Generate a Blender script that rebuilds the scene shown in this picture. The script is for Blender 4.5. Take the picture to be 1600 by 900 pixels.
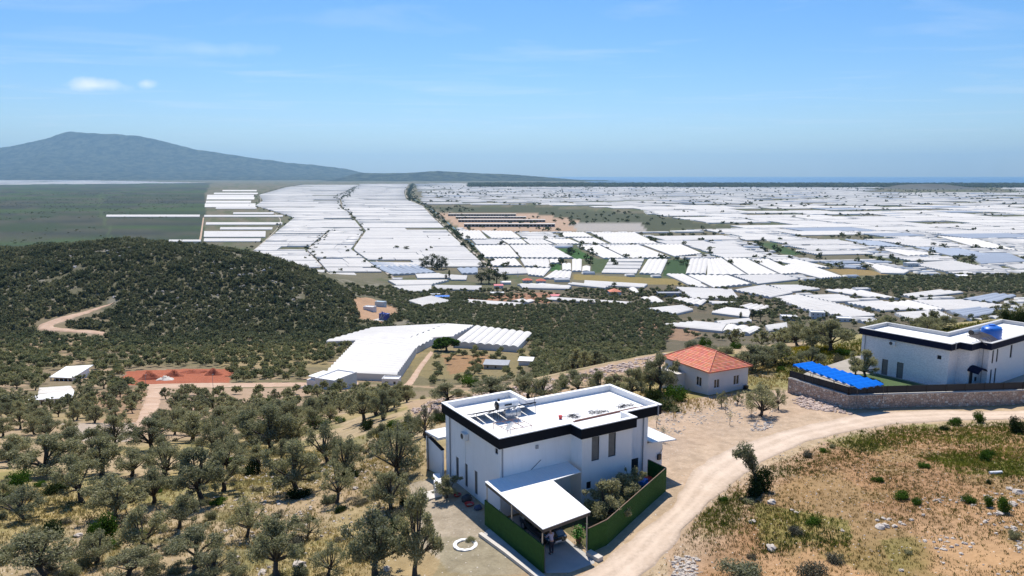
import bpy, math, random
import numpy as np

for o in list(bpy.data.objects):
    bpy.data.objects.remove(o)
SC = bpy.context.scene
COL = SC.collection
R = math.radians

# ------------------------------------------------------------------ camera
CAM_F, CAM_P, CAM_H = 1130.0, math.atan(176 / 1130.0), 26.0      # focal length in px of a 1600 px frame, pitch down, height over the villa yard
cam_data = bpy.data.cameras.new("camera")
cam_data.sensor_width = 36.0
cam_data.lens = 36.0 * CAM_F / 1600.0
cam_data.clip_start = 1.0
cam_data.clip_end = 200000.0
cam = bpy.data.objects.new("camera", cam_data)
cam.location = (0, 0, CAM_H)
cam.rotation_euler = (math.pi / 2 - CAM_P, 0, 0)
COL.objects.link(cam)
SC.camera = cam

# ------------------------------------------------------------------ sky, sun, exposure
SUN_EL, SUN_AZ = 60.0, -5.0          # degrees; azimuth from +Y towards +X (the sun stands ahead, high)
world = bpy.data.worlds.new("World")
SC.world = world
world.use_nodes = True
wn, wl = world.node_tree.nodes, world.node_tree.links
wn.clear()
w_out = wn.new("ShaderNodeOutputWorld")
w_bg = wn.new("ShaderNodeBackground")
w_sky = wn.new("ShaderNodeTexSky")
w_sky.sky_type = 'NISHITA'
w_sky.sun_disc = False
w_sky.sun_elevation = R(SUN_EL)
w_sky.sun_rotation = R(SUN_AZ)
w_sky.altitude = 100
w_sky.air_density = 1.0
w_sky.dust_density = 0.45
w_sky.ozone_density = 3.0
w_bg.inputs["Strength"].default_value = 0.094
# thin cirrus high in the sky, laid out by direction
w_tc = wn.new("ShaderNodeTexCoord")
w_sep = wn.new("ShaderNodeSeparateXYZ")
wl.new(w_tc.outputs["Generated"], w_sep.inputs[0])
def wmath(op, a, b=None, clamp=False):
    n = wn.new("ShaderNodeMath"); n.operation = op; n.use_clamp = clamp
    for i, v in enumerate((a, b)):
        if v is None: continue
        if isinstance(v, (int, float)): n.inputs[i].default_value = v
        else: wl.new(v, n.inputs[i])
    return n.outputs[0]
zc = wmath('MAXIMUM', w_sep.outputs[2], 0.02)
w_cmb = wn.new("ShaderNodeCombineXYZ")
wl.new(wmath('DIVIDE', w_sep.outputs[0], zc), w_cmb.inputs[0])
wl.new(wmath('DIVIDE', w_sep.outputs[1], zc), w_cmb.inputs[1])
w_map = wn.new("ShaderNodeMapping")
w_map.inputs["Scale"].default_value = (0.55, 1.1, 1)
w_map.inputs["Location"].default_value = (0.7, 0.35, 0)
wl.new(w_cmb.outputs[0], w_map.inputs[0])
w_no = wn.new("ShaderNodeTexNoise")
w_no.inputs["Scale"].default_value = 0.8
w_no.inputs["Detail"].default_value = 7
w_no.inputs["Roughness"].default_value = 0.58
w_no.inputs["Distortion"].default_value = 0.6
wl.new(w_map.outputs[0], w_no.inputs[0])
w_rmp = wn.new("ShaderNodeMapRange")
w_rmp.inputs[1].default_value = 0.52; w_rmp.inputs[2].default_value = 0.80
w_rmp.inputs[3].default_value = 0.0; w_rmp.inputs[4].default_value = 0.34
wl.new(w_no.outputs["Fac"], w_rmp.inputs[0])
w_mix = wn.new("ShaderNodeMixRGB")
w_mix.inputs[2].default_value = (7.2, 7.6, 8.2, 1)
wl.new(w_rmp.outputs[0], w_mix.inputs[0])
w_hsv = wn.new("ShaderNodeHueSaturation")
w_hsv.inputs["Saturation"].default_value = 1.36
wl.new(w_sky.outputs[0], w_hsv.inputs["Color"])
w_tint = wn.new("ShaderNodeMixRGB"); w_tint.blend_type = 'MULTIPLY'; w_tint.inputs[0].default_value = 1.0; w_tint.inputs[2].default_value = (.77, .85, 0.98, 1)
wl.new(w_hsv.outputs[0], w_tint.inputs[1])
wl.new(w_tint.outputs[0], w_mix.inputs[1])
# one small bright cloud low over the mountain
w_u = wmath('DIVIDE', w_sep.outputs[0], wmath('MAXIMUM', w_sep.outputs[1], .01)); w_v = wmath('DIVIDE', w_sep.outputs[2], wmath('MAXIMUM', w_sep.outputs[1], .01))
w_n2 = wn.new("ShaderNodeTexNoise"); w_n2.inputs["Scale"].default_value = 34; w_n2.inputs["Detail"].default_value = 6
wl.new(w_tc.outputs["Generated"], w_n2.inputs[0]); w_acc = None
for cu, cv, ru, rv, k in ((-.560, .119, .050, .0105, .6), (-.49, .121, .014, .007, .4), (-.41, .165, .10, .010, .14)):
    e = wmath('SQRT', wmath('ADD', wmath('POWER', wmath('DIVIDE', wmath('SUBTRACT', w_u, cu), ru), 2.0), wmath('POWER', wmath('DIVIDE', wmath('SUBTRACT', w_v, cv), rv), 2.0)))
    e = wmath('ADD', e, wmath('MULTIPLY', wmath('SUBTRACT', w_n2.outputs["Fac"], .5), 1.7)); e = wmath('MULTIPLY', wmath('SUBTRACT', 1.0, e, True), k); e = wmath('MULTIPLY', e, 1.3, True)
    w_acc = e if w_acc is None else wmath('MAXIMUM', w_acc, e)
w_mx2 = wn.new("ShaderNodeMixRGB"); w_mx2.inputs[2].default_value = (8.6, 8.7, 8.9, 1)
wl.new(w_acc, w_mx2.inputs[0]); wl.new(w_mix.outputs[0], w_mx2.inputs[1])
wl.new(w_mx2.outputs[0], w_bg.inputs["Color"])
wl.new(w_bg.outputs[0], w_out.inputs["Surface"])

sun_data = bpy.data.lights.new("sun", 'SUN')
sun_data.energy = 4.0
sun_data.angle = R(0.53)
sun_data.color = (1.0, 0.94, 0.855)
sun = bpy.data.objects.new("sun", sun_data)
sun.rotation_euler = (R(90 - SUN_EL), 0, R(180 - SUN_AZ))
COL.objects.link(sun)

SC.view_settings.view_transform = 'Standard'
SC.view_settings.look = 'None'
SC.view_settings.exposure = 0.58
SC.view_settings.gamma = 1.0
SC.view_settings.use_curve_mapping = False
SC.cycles.max_bounces = 7
SC.cycles.diffuse_bounces = 5
SC.cycles.transparent_max_bounces = 8
SC.cycles.volume_bounces = 0
SC.cycles.use_denoising = True

HAZE_DENSITY = 2.6e-5

# ------------------------------------------------------------------ helpers
_cp, _sp = math.cos(CAM_P), math.sin(CAM_P)
def ray(px, py):
    x, y = (px - 800) / CAM_F, (450 - py) / CAM_F
    return np.array((x, _cp + y * _sp, -_sp + y * _cp))
def at_z(px, py, z):
    d = ray(px, py); t = (z - CAM_H) / d[2]
    return np.array((d[0] * t, d[1] * t, z))
def at_y(px, py, Y):
    d = ray(px, py); t = Y / d[1]
    return np.array((d[0] * t, Y, CAM_H + d[2] * t))

class NT:
    """small helper to build node trees"""
    def __init__(s, name):
        s.m = bpy.data.materials.new(name); s.m.use_nodes = True
        s.n, s.l = s.m.node_tree.nodes, s.m.node_tree.links
        s.n.clear(); s.out = s.n.new("ShaderNodeOutputMaterial")
    def node(s, t, **kw):
        n = s.n.new(t)
        for k, v in kw.items(): setattr(n, k, v)
        return n
    def put(s, sock, v):
        if v is None: return
        if hasattr(v, "is_output"): s.l.new(v, sock)
        elif isinstance(v, (tuple, list)) and len(v) == 3 and sock.type == 'RGBA': sock.default_value = (*v, 1)
        else: sock.default_value = v
    def coord(s, which="Object"):
        return s.node("ShaderNodeTexCoord").outputs[which]
    def pos(s):
        return s.node("ShaderNodeNewGeometry").outputs["Position"]
    def mapping(s, v, scale=(1, 1, 1), rot=(0, 0, 0)):
        n = s.node("ShaderNodeMapping"); s.put(n.inputs[0], v)
        n.inputs["Scale"].default_value = scale; n.inputs["Rotation"].default_value = rot
        return n.outputs[0]
    def noise(s, v, scale, detail=4, rough=0.55, dist=0.0):
        n = s.node("ShaderNodeTexNoise"); s.put(n.inputs["Vector"], v)
        n.inputs["Scale"].default_value = scale; n.inputs["Detail"].default_value = detail
        n.inputs["Roughness"].default_value = rough; n.inputs["Distortion"].default_value = dist
        return n.outputs["Fac"]
    def voro(s, v, scale, feature='F1', out="Distance", rnd=1.0):
        n = s.node("ShaderNodeTexVoronoi", feature=feature); s.put(n.inputs["Vector"], v)
        n.inputs["Scale"].default_value = scale; n.inputs["Randomness"].default_value = rnd
        return n.outputs[out]
    def ramp(s, f, a, b, lo=0.0, hi=1.0):
        n = s.node("ShaderNodeMapRange"); s.put(n.inputs[0], f)
        for i, v in enumerate((a, b, lo, hi)): n.inputs[i + 1].default_value = v
        return n.outputs[0]
    def mix(s, f, a, b, mode='MIX'):
        n = s.node("ShaderNodeMixRGB", blend_type=mode)
        s.put(n.inputs[0], f); s.put(n.inputs[1], a); s.put(n.inputs[2], b)
        return n.outputs[0]
    def math(s, op, a, b=None):
        n = s.node("ShaderNodeMath", operation=op); s.put(n.inputs[0], a); s.put(n.inputs[1], b)
        return n.outputs[0]
    def bump(s, h, strength=0.3, dist=0.05):
        n = s.node("ShaderNodeBump"); s.put(n.inputs["Height"], h)
        n.inputs["Strength"].default_value = strength; n.inputs["Distance"].default_value = dist
        return n.outputs[0]
    def principled(s, color, rough=0.8, normal=None, metallic=0.0, spec=None, **kw):
        n = s.node("ShaderNodeBsdfPrincipled")
        s.put(n.inputs["Base Color"], color); s.put(n.inputs["Roughness"], rough); s.put(n.inputs["Normal"], normal)
        n.inputs["Metallic"].default_value = metallic
        if spec is not None: n.inputs["Specular IOR Level"].default_value = spec
        for k, v in kw.items(): s.put(n.inputs[k.replace("_", " ")], v)
        s.l.new(n.outputs[0], s.out.inputs["Surface"])
        return n

def simple(name, col, rough=0.7, var=0.12, scale=3.0, metallic=0.0, bump=0.0, spec=None, coord="Object"):
    t = NT(name); c = t.coord(coord)
    n1 = t.noise(c, scale, 5, 0.6); n2 = t.noise(c, scale * 0.17, 3, 0.5)
    f = t.math('ADD', t.math('MULTIPLY', n1, 0.6), t.math('MULTIPLY', n2, 0.4))
    lo, hi = tuple(x * (1 - var) for x in col), tuple(min(x * (1 + var), 0.95) for x in col)
    colr = t.mix(t.ramp(f, 0.3, 0.7), lo, hi)
    t.principled(colr, rough, t.bump(n1, bump, 0.02) if bump else None, metallic, spec)
    return t.m

class MB:
    """collects faces and links them as ONE mesh object"""
    def __init__(s): s.v, s.f, s.mi = [], [], []
    def add(s, verts, faces, mi=0):
        b = len(s.v); s.v += [tuple(map(float, p)) for p in verts]
        s.f += [tuple(b + i for i in f) for f in faces]; s.mi += [mi] * len(faces)
        return s
    def box(s, x0, x1, y0, y1, z0, z1, mi=0):
        v = [(x0, y0, z0), (x1, y0, z0), (x1, y1, z0), (x0, y1, z0), (x0, y0, z1), (x1, y0, z1), (x1, y1, z1), (x0, y1, z1)]
        return s.add(v, [(0, 3, 2, 1), (4, 5, 6, 7), (0, 1, 5, 4), (1, 2, 6, 5), (2, 3, 7, 6), (3, 0, 4, 7)], mi)
    def cbox(s, c, size, rz=0.0, tilt=None, mi=0):
        sx, sy, sz = (q / 2 for q in size); out = []
        for dz in (-sz, sz):
            for dx, dy in ((-sx, -sy), (sx, -sy), (sx, sy), (-sx, sy)):
                p = np.array((dx, dy, dz))
                if tilt is not None: p = rotx(tilt) @ p
                p = rotz(rz) @ p + np.array(c); out.append(p)
        return s.add(out, [(0, 3, 2, 1), (4, 5, 6, 7), (0, 1, 5, 4), (1, 2, 6, 5), (2, 3, 7, 6), (3, 0, 4, 7)], mi)
    def prism(s, poly, z0, z1, mi=0, bottom=True):
        """vertical prism over an anticlockwise polygon; z0 / z1 numbers or lists"""
        n = len(poly); a = z0 if hasattr(z0, '__len__') else [z0] * n; b = z1 if hasattr(z1, '__len__') else [z1] * n
        v = [(p[0], p[1], a[i]) for i, p in enumerate(poly)] + [(p[0], p[1], b[i]) for i, p in enumerate(poly)]
        f = [tuple(range(n, 2 * n))] + [(i, (i + 1) % n, n + (i + 1) % n, n + i) for i in range(n)]
        if bottom: f.append(tuple(range(n - 1, -1, -1)))
        return s.add(v, f, mi)
    def tube(s, pts, rad, seg=8, cap=True, mi=0):
        pts = [np.array(p, float) for p in pts]; n = len(pts)
        rad = rad if hasattr(rad, '__len__') else [rad] * n
        vs = []; ref = None
        for i, p in enumerate(pts):
            d = pts[min(i + 1, n - 1)] - pts[max(i - 1, 0)]; d = d / (np.linalg.norm(d) + 1e-9)
            if ref is None or abs(d @ ref) > 0.95: ref = np.array((0, 0, 1.0)) if abs(d[2]) < 0.9 else np.array((1.0, 0, 0))
            a = np.cross(d, ref); a /= np.linalg.norm(a); b = np.cross(d, a)
            for k in range(seg):
                t = 2 * math.pi * k / seg; vs.append(p + rad[i] * (math.cos(t) * a + math.sin(t) * b))
        f = [(i * seg + k, i * seg + (k + 1) % seg, (i + 1) * seg + (k + 1) % seg, (i + 1) * seg + k) for i in range(n - 1) for k in range(seg)]
        if cap: f += [tuple(range(seg - 1, -1, -1)), tuple((n - 1) * seg + k for k in range(seg))]
        return s.add(vs, f, mi)
    def bar(s, p, q, w=0.05, mi=0): return s.tube([p, q], w / 2, 4, True, mi)
    def lathe(s, c, prof, seg=16, mi=0):
        v = []; f = []
        for r, z in prof:
            for k in range(seg):
                t = 2 * math.pi * k / seg; v.append((c[0] + r * math.cos(t), c[1] + r * math.sin(t), c[2] + z))
        for i in range(len(prof) - 1):
            for k in range(seg): f.append((i * seg + k, i * seg + (k + 1) % seg, (i + 1) * seg + (k + 1) % seg, (i + 1) * seg + k))
        f += [tuple(range(seg - 1, -1, -1)), tuple((len(prof) - 1) * seg + k for k in range(seg))]
        return s.add(v, f, mi)
    def ball(s, c, r, seg=10, rings=6, jit=0.0, rnd=None, mi=0):
        r = r if hasattr(r, '__len__') else (r, r, r); v = []; f = []
        rnd = rnd or random
        for i in range(1, rings):
            ph = math.pi * i / rings
            for k in range(seg):
                t = 2 * math.pi * k / seg; q = 1 + jit * (rnd.random() - .5) * 2
                v.append((c[0] + q * r[0] * math.sin(ph) * math.cos(t), c[1] + q * r[1] * math.sin(ph) * math.sin(t), c[2] + q * r[2] * math.cos(ph)))
        v += [(c[0], c[1], c[2] + r[2]), (c[0], c[1], c[2] - r[2])]; T, B = len(v) - 2, len(v) - 1
        for i in range(rings - 2):
            for k in range(seg): f.append((i * seg + k, (i + 1) * seg + k, (i + 1) * seg + (k + 1) % seg, i * seg + (k + 1) % seg))
        for k in range(seg):
            f.append((T, k, (k + 1) % seg)); f.append((B, (rings - 2) * seg + (k + 1) % seg, (rings - 2) * seg + k))
        return s.add(v, f, mi)
    def build(s, name, mats, parent=None, smooth=False, loc=None):
        me = bpy.data.meshes.new(name)
        v = np.array(s.v, float)
        if loc is not None: v = v - np.array(loc)
        me.from_pydata(v.tolist(), [], s.f); me.update()
        for m in (mats if isinstance(mats, (list, tuple)) else [mats]): me.materials.append(m)
        if any(s.mi): me.polygons.foreach_set("material_index", s.mi)
        if smooth: me.polygons.foreach_set("use_smooth", [True] * len(s.f))
        o = bpy.data.objects.new(name, me); COL.objects.link(o)
        if parent is not None: o.parent = parent
        if loc is not None: o.location = loc
        return o

def rotz(a): c, s = math.cos(a), math.sin(a); return np.array(((c, -s, 0), (s, c, 0), (0, 0, 1.0)))
def rotx(a): c, s = math.cos(a), math.sin(a); return np.array(((1.0, 0, 0), (0, c, -s), (0, s, c)))

def np_mesh(name, V, F, mat, parent=None, smooth=False, attr=None, mi=None, loc=None):
    """V (n,3) floats, F (m,k) ints"""
    me = bpy.data.meshes.new(name); V = np.asarray(V, np.float32); F = np.asarray(F, np.int32)
    if loc is not None: V = V - np.asarray(loc, np.float32)
    k = F.shape[1]
    me.vertices.add(len(V)); me.vertices.foreach_set("co", V.ravel())
    me.loops.add(F.size); me.loops.foreach_set("vertex_index", F.ravel())
    me.polygons.add(len(F)); me.polygons.foreach_set("loop_start", np.arange(0, F.size, k, dtype=np.int32))
    me.polygons.foreach_set("loop_total", np.full(len(F), k, np.int32))
    if smooth: me.polygons.foreach_set("use_smooth", np.ones(len(F), bool))
    me.update(calc_edges=True)
    for m in (mat if isinstance(mat, (list, tuple)) else [mat]): me.materials.append(m)
    if mi is not None: me.polygons.foreach_set("material_index", np.asarray(mi, np.int32))
    for an, av in (attr or {}).items():
        a = me.attributes.new(an, 'FLOAT_COLOR', 'POINT')
        av = np.asarray(av, np.float32)
        if av.shape[1] == 3: av = np.c_[av, np.ones(len(av), np.float32)]
        a.data.foreach_set("color", av.ravel())
    o = bpy.data.objects.new(name, me); COL.objects.link(o)
    if parent is not None: o.parent = parent
    if loc is not None: o.location = loc
    return o

def tag(o, label=None, cat=None, group=None, kind=None):
    for k, v in (("label", label), ("category", cat), ("group", group), ("kind", kind)):
        if v: o[k] = v
    return o
def thing(name, label, cat, loc=(0, 0, 0), rz=0.0, group=None):
    o = bpy.data.objects.new(name, None); COL.objects.link(o)
    o.empty_display_size = 0.5
    o.location = tuple(float(q) for q in loc); o.rotation_euler = (0, 0, rz)
    return tag(o, label, cat, group)
KIDS = {}
def copy_tree(o, parent=None):
    c = o.copy(); COL.objects.link(c)
    if parent is not None: c.parent = parent
    for ch in o.children: copy_tree(ch, c)
    return c

def in_poly(x, y, poly):
    poly = np.asarray(poly)[:, :2]; x = np.asarray(x); y = np.asarray(y)
    ins = np.zeros(x.shape, bool); n = len(poly); j = n - 1
    for i in range(n):
        xi, yi = poly[i]; xj, yj = poly[j]
        c = ((yi > y) != (yj > y)) & (x < (xj - xi) * (y - yi) / (yj - yi + 1e-12) + xi)
        ins ^= c; j = i
    return ins
def poly_dist(x, y, line):
    """distance to a polyline"""
    line = np.asarray(line, float)[:, :2]; d = np.full(np.shape(x), 1e9)
    for a, b in zip(line[:-1], line[1:]):
        ab = b - a; t = np.clip(((x - a[0]) * ab[0] + (y - a[1]) * ab[1]) / (ab @ ab + 1e-9), 0, 1)
        d = np.minimum(d, np.hypot(x - a[0] - t * ab[0], y - a[1] - t * ab[1]))
    return d
_vr = np.random.RandomState(5)
_lat = _vr.rand(256, 256)
def vnoise(x, y, scale):
    """value noise 0..1"""
    X, Y = np.asarray(x) / scale, np.asarray(y) / scale
    xi, yi = np.floor(X).astype(int), np.floor(Y).astype(int); fx, fy = X - xi, Y - yi
    fx, fy = fx * fx * (3 - 2 * fx), fy * fy * (3 - 2 * fy)
    L = lambda i, j: _lat[i % 256, j % 256]
    return (L(xi, yi) * (1 - fx) + L(xi + 1, yi) * fx) * (1 - fy) + (L(xi, yi + 1) * (1 - fx) + L(xi + 1, yi + 1) * fx) * fy
def fnoise(x, y, scale, oct=4):
    s, a, t = 0, 1.0, 0
    for k in range(oct): s = s + a * vnoise(x + 37.7 * k, y - 91.3 * k, scale / 2 ** k); t += a; a *= 0.5
    return s / t

# ================================================================== TERRAIN
PLAIN = -104.0
CP = []          # control points (x, y, z)
def cz(px, py, z): CP.append(at_z(px, py, z))
def cy(px, py, Y): CP.append(at_y(px, py, Y))
# hillside the villas stand on
for p in [(600, 900, -.4), (757, 818, 0), (850, 893, 0), (940, 868, -.1), (1040, 765, 0), (693, 745, 0), (1000, 900, 0), (780, 700, 0), (900, 720, 0), (960, 700, 0),
          (1110, 720, -.3), (1210, 690, -.8), (1100, 890, .5), (1300, 890, 1.4), (1600, 890, 2.4), (1300, 760, .8), (1600, 760, 1.5),
          (1600, 668, -.4), (1200, 760, .2), (1400, 690, -.4), (1330, 652, -1.5), (1590, 646, -1.4), (1450, 648, -1.5), (1230, 665, -1.1),
          (1090, 616, -2.5), (1170, 606, -2.5), (1250, 620, -2.0), (1240, 580, -2.8), (1290, 548, -3.0), (1440, 512, -2.5), (1560, 498, -1.8), (1700, 500, -2),
          (1360, 600, -1.9), (1590, 600, -1.9), (1100, 660, -1.5), (1230, 545, -5), (1180, 552, -6)]: cz(*p)
# olive slope on the left
for px in (-250, 0, 250, 480):
    for py, z in ((890, -2), (785, -4), (720, -9), (680, -15)): cz(px, py, z + (1.0 if px == 480 else -0.6 if px < 0 else 0))
for px in (-250, 0, 180, 380, 520):
    for py, z in ((640, -30), (610, -45), (585, -57), (560, -65), (532, -79)): cz(px, py, z)
cz(580, 700, -5); cz(600, 660, -9); cz(640, 790, -.8); cz(560, 840, -1.2)
# bulldozed edge of the hillside and the valley behind it
for p in [(640, 627, -14), (700, 618, -13), (780, 606, -12), (900, 580, -9.5), (1040, 551, -8), (1130, 545, -7),
          (700, 660, -4.0), (800, 630, -6), (900, 605, -6), (1000, 585, -5)]: cz(*p)
for p in [(640, 600, -55), (760, 590, -58), (880, 568, -64), (1000, 540, -74), (640, 545, -68), (820, 540, -72), (640, 515, -80), (820, 515, -84),
          (980, 515, -82), (900, 490, -92), (1050, 500, -88), (1120, 520, -84), (1230, 510, -88), (1400, 490, -93), (1600, 478, -97), (1750, 470, -99),
          (1250, 480, -97), (1100, 480, -96), (760, 475, -97), (640, 490, -88)]: cz(*p)
# scrub hill
for p in [(-120, 398, 720), (0, 392, 720), (100, 385, 720), (200, 378, 720), (300, 384, 720), (350, 391, 712), (400, 399, 700), (440, 414, 682), (480, 433, 662), (530, 460, 632), (560, 478, 600),
          (200, 450, 585), (60, 460, 580), (330, 450, 590), (100, 492, 520), (430, 470, 580), (-150, 460, 590), (300, 500, 520)]: cy(*p)
for px in (-200, 0, 200, 400, 520): cz(px, 526, -82.5)
cz(600, 470, -96); cz(640, 455, -100)
for Y in (1000, 1400):
    for a in (-1.0, -.6, -.3, 0, .3, .6, 1.0): CP.append(np.array((a * Y, Y, PLAIN)))
for px in (700, 850, 1000, 1150, 1300, 1600, 1800): cz(px, 446, -101.5)
for a, y, z in ((-.9, 18, -1), (0, 18, 1.5), (.9, 18, 4), (1.1, 40, 4), (1.1, 75, 0), (-1.1, 40, -3), (-1.1, 70, -9), (-1.0, 110, -20), (-1, 200, -44), (-1, 330, -68), (-1, 480, -82), (1, 200, -30), (1, 350, -75), (1, 500, -90)):
    CP.append(np.array((a * y, y, z)))
CP = np.array(CP)
def _key(x, y): return np.c_[np.asarray(x) / np.asarray(y) * 1.6, np.log(np.asarray(y))]
_K = _key(CP[:, 0], CP[:, 1])
def _phi(r): return np.where(r > 1e-9, r * r * np.log(r + 1e-12), 0)
_n = len(CP)
_A = np.zeros((_n + 3, _n + 3))
_A[:_n, :_n] = _phi(np.linalg.norm(_K[:, None] - _K[None], axis=2)) + np.eye(_n) * 0.0008
_A[:_n, _n] = 1; _A[:_n, _n + 1:] = _K; _A[_n, :_n] = 1; _A[_n + 1:, :_n] = _K.T
_W = np.linalg.solve(_A, np.r_[CP[:, 2], np.zeros(3)])
def H(x, y):
    sc = np.isscalar(x) or np.ndim(x) == 0
    x = np.atleast_1d(np.asarray(x, float)).ravel(); y = np.atleast_1d(np.asarray(y, float)).ravel()
    yy = np.clip(y, 14, 1500); xx = np.clip(x / np.maximum(y, 14), -1.25, 1.25) * yy
    out = np.empty(len(x))
    for i in range(0, len(x), 60000):
        k = _key(xx[i:i + 60000], yy[i:i + 60000])
        d = np.sqrt((k[:, None, 0] - _K[None, :, 0]) ** 2 + (k[:, None, 1] - _K[None, :, 1]) ** 2)
        out[i:i + 60000] = _phi(d) @ _W[:_n] + _W[_n] + k @ _W[_n + 1:]
    f = np.clip((y - 850) / 350, 0, 1); f = f * f * (3 - 2 * f)
    out = np.clip(out, PLAIN, 8) * (1 - f) + PLAIN * f
    # roughness of open land, less where people have levelled it
    rough = (fnoise(x, y, 9.0, 3) - .5) * 0.5 + (fnoise(x + 500, y, 2.2, 2) - .5) * .16
    big = (fnoise(x, y + 900, 45.0, 3) - .5) * 7.0 * np.clip((y - 430) / 120, 0, 1) * np.clip((900 - y) / 150, 0, 1) * np.clip(-x / 80 - .2, 0, 1)
    dv = np.maximum(np.abs(x - 6) - 11, np.abs(y - 54) - 9)
    out = out + rough * np.clip(dv / 5, 0.0, 1) * np.clip((900 - y) / 200, 0, 1) * np.clip(RD_dist(x, y) / 4 - .5, 0.06, 1) + big
    lev = np.clip(1 - dv / 3.0, 0, 1); out = out * (1 - lev) + np.clip(out, -.25, .12) * lev
    return float(out[0]) if sc else out
_RDL = None
def RD_dist(x, y):
    global _RDL
    if _RDL is None:
        _RDL = np.array([at_z(px, py, -.5 if py > 700 else -1.2)[:2] for px, py in ((960, 890), (1030, 830), (1090, 770), (1150, 715), (1230, 685), (1330, 660), (1450, 650), (1650, 646))])
    return np.where(np.asarray(y) < 130, poly_dist(np.asarray(x), np.asarray(y), _RDL) - 3, 99)
_TT = np.exp(np.linspace(math.log(30), math.log(1400), 500))
def ground(px, py, up=0.0):
    """the point of the land seen at a pixel"""
    d = ray(px, py); d = d / d[1]
    X, Y, Z = d[0] * _TT, _TT, CAM_H + d[2] * _TT
    g = Z - H(X, Y)
    i = np.argmax(g < 0)
    if g[i] >= 0:
        return at_z(px, py, PLAIN)
    a, b = _TT[max(i - 1, 0)], _TT[i]
    tt = np.linspace(a, b, 40); g = CAM_H + d[2] * tt - H(d[0] * tt, tt); j = min(np.argmax(g < 0), 39)
    t = tt[j]
    return np.array((d[0] * t, t, float(H(d[0] * t, t)) + up))
def gpoly(pts): return np.array([ground(*p) for p in pts])

# ------------------------------------------------------------------ ground sheet: a fan whose cells grow with distance
NA = 620
ys = np.r_[2.0, 5.0, 9.0, np.exp(np.linspace(math.log(15), math.log(34), 40, endpoint=False)), np.exp(np.linspace(math.log(34), math.log(140), 300, endpoint=False)), np.exp(np.linspace(math.log(140), math.log(1300), 330, endpoint=False)), np.exp(np.linspace(math.log(1300), math.log(70000), 70))]
aa = np.r_[np.linspace(-4.5, -.98, 36)[:-1], np.linspace(-.98, .98, NA - 70), np.linspace(.98, 4.5, 36)[1:]]
GX = (aa[None, :] * ys[:, None]).ravel(); GY = np.repeat(ys, NA)
GZ = H(GX, GY)
GZ = np.where(GY > 11000, np.minimum(GZ, PLAIN), GZ)
_t = np.clip((.13 - GX / GY) / .15, 0, 1); coast = np.clip((GY + GX * .12 - 12600 - 30000 * _t * _t * (3 - 2 * _t)) / 800, 0, 1)
GZ = GZ - coast * 9.0

# colour of the soil, by where it lies
col = np.zeros((len(GX), 3))
nz1, nz2, nz3 = fnoise(GX, GY, 14, 4), fnoise(GX + 300, GY, 5, 4), fnoise(GX, GY + 777, 60, 4)
def blend(mask, c, k=1.0):
    global col
    m = np.clip(mask, 0, 1)[:, None] * k
    col = col * (1 - m) + np.array(c)[None, :] * m
def ss(v, a, b): t = np.clip((v - a) / (b - a), 0, 1); return t * t * (3 - 2 * t)
wx = GX + (fnoise(GX, GY, 7, 3) - .5) * 4; wy = GY + (fnoise(GX + 91, GY, 7, 3) - .5) * 4
big_w = np.clip(GY / 60, 1, 12)
wx2 = GX + (fnoise(GX, GY, 40, 3) - .5) * 3 * big_w; wy2 = GY + (fnoise(GX + 91, GY, 40, 3) - .5) * 3 * big_w
# slope with dry grass and stony soil
col[:] = (.40, .315, .20)
blend(ss(nz1, .42, .6), (.36, .29, .14)); blend(ss(nz2, .5, .68), (.20, .19, .075), .75); blend(ss(nz3, .55, .7), (.37, .275, .19), .7)
# valley floor
val = ss(GY, 130, 190)
blend(val, (.23, .185, .12)); blend(val * ss(nz3, .45, .6), (.17, .15, .085)); blend(val * ss(nz1, .56, .68), (.38, .28, .19), .8)
blend(val * ss(GX, -40, 60) * ss(GY, 200, 300), (.115, .105, .075), .85)
# scrub hill
hill = ss(GY, 440, 520) * ss(-GX, -30, 40) * (GY < 900)
blend(hill, (.13, .125, .08)); blend(hill * ss(nz1, .56, .66), (.28, .26, .22), .6)
# plain
pl = ss(GY, 780, 900)
blend(pl, (.15, .14, .095)); blend(pl * ss(nz3, .5, .62), (.10, .115, .06)); blend(pl * ss(nz1, .6, .7), (.2, .17, .12), .5)
def zone(pts, c, k=1.0, warp=1, z=None):
    g = np.array([at_z(px, py, z) for px, py in pts]) if z is not None else gpoly(pts)
    m = in_poly(wx2 if warp == 2 else wx if warp else GX, wy2 if warp == 2 else wy if warp else GY, g)
    blend(m.astype(float), c, k); return m
# marsh on the left of the plain
marsh = zone([(-900, 288), (330, 286), (322, 300), (318, 382), (395, 396), (340, 430), (-1200, 430)], (.042, .064, .036), 1, 0, PLAIN)
mz = fnoise(GX * .35, GY, 150, 5)
blend(marsh * ss(mz, .45, .55), (.075, .078, .06), .9); blend(marsh * ss(mz, .58, .66), (.04, .05, .045), .9)
blend(marsh * ss(fnoise(GX * .2, GY + 4000, 90, 4), .55, .62), (.055, .095, .035), .8)
blend(in_poly(wx2, wy2, np.array([at_z(*p, PLAIN) for p in ((157, 300), (161, 300), (157, 325), (184, 380), (178, 380), (152, 325))])).astype(float), (.085, .12, .055), .55)
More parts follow.
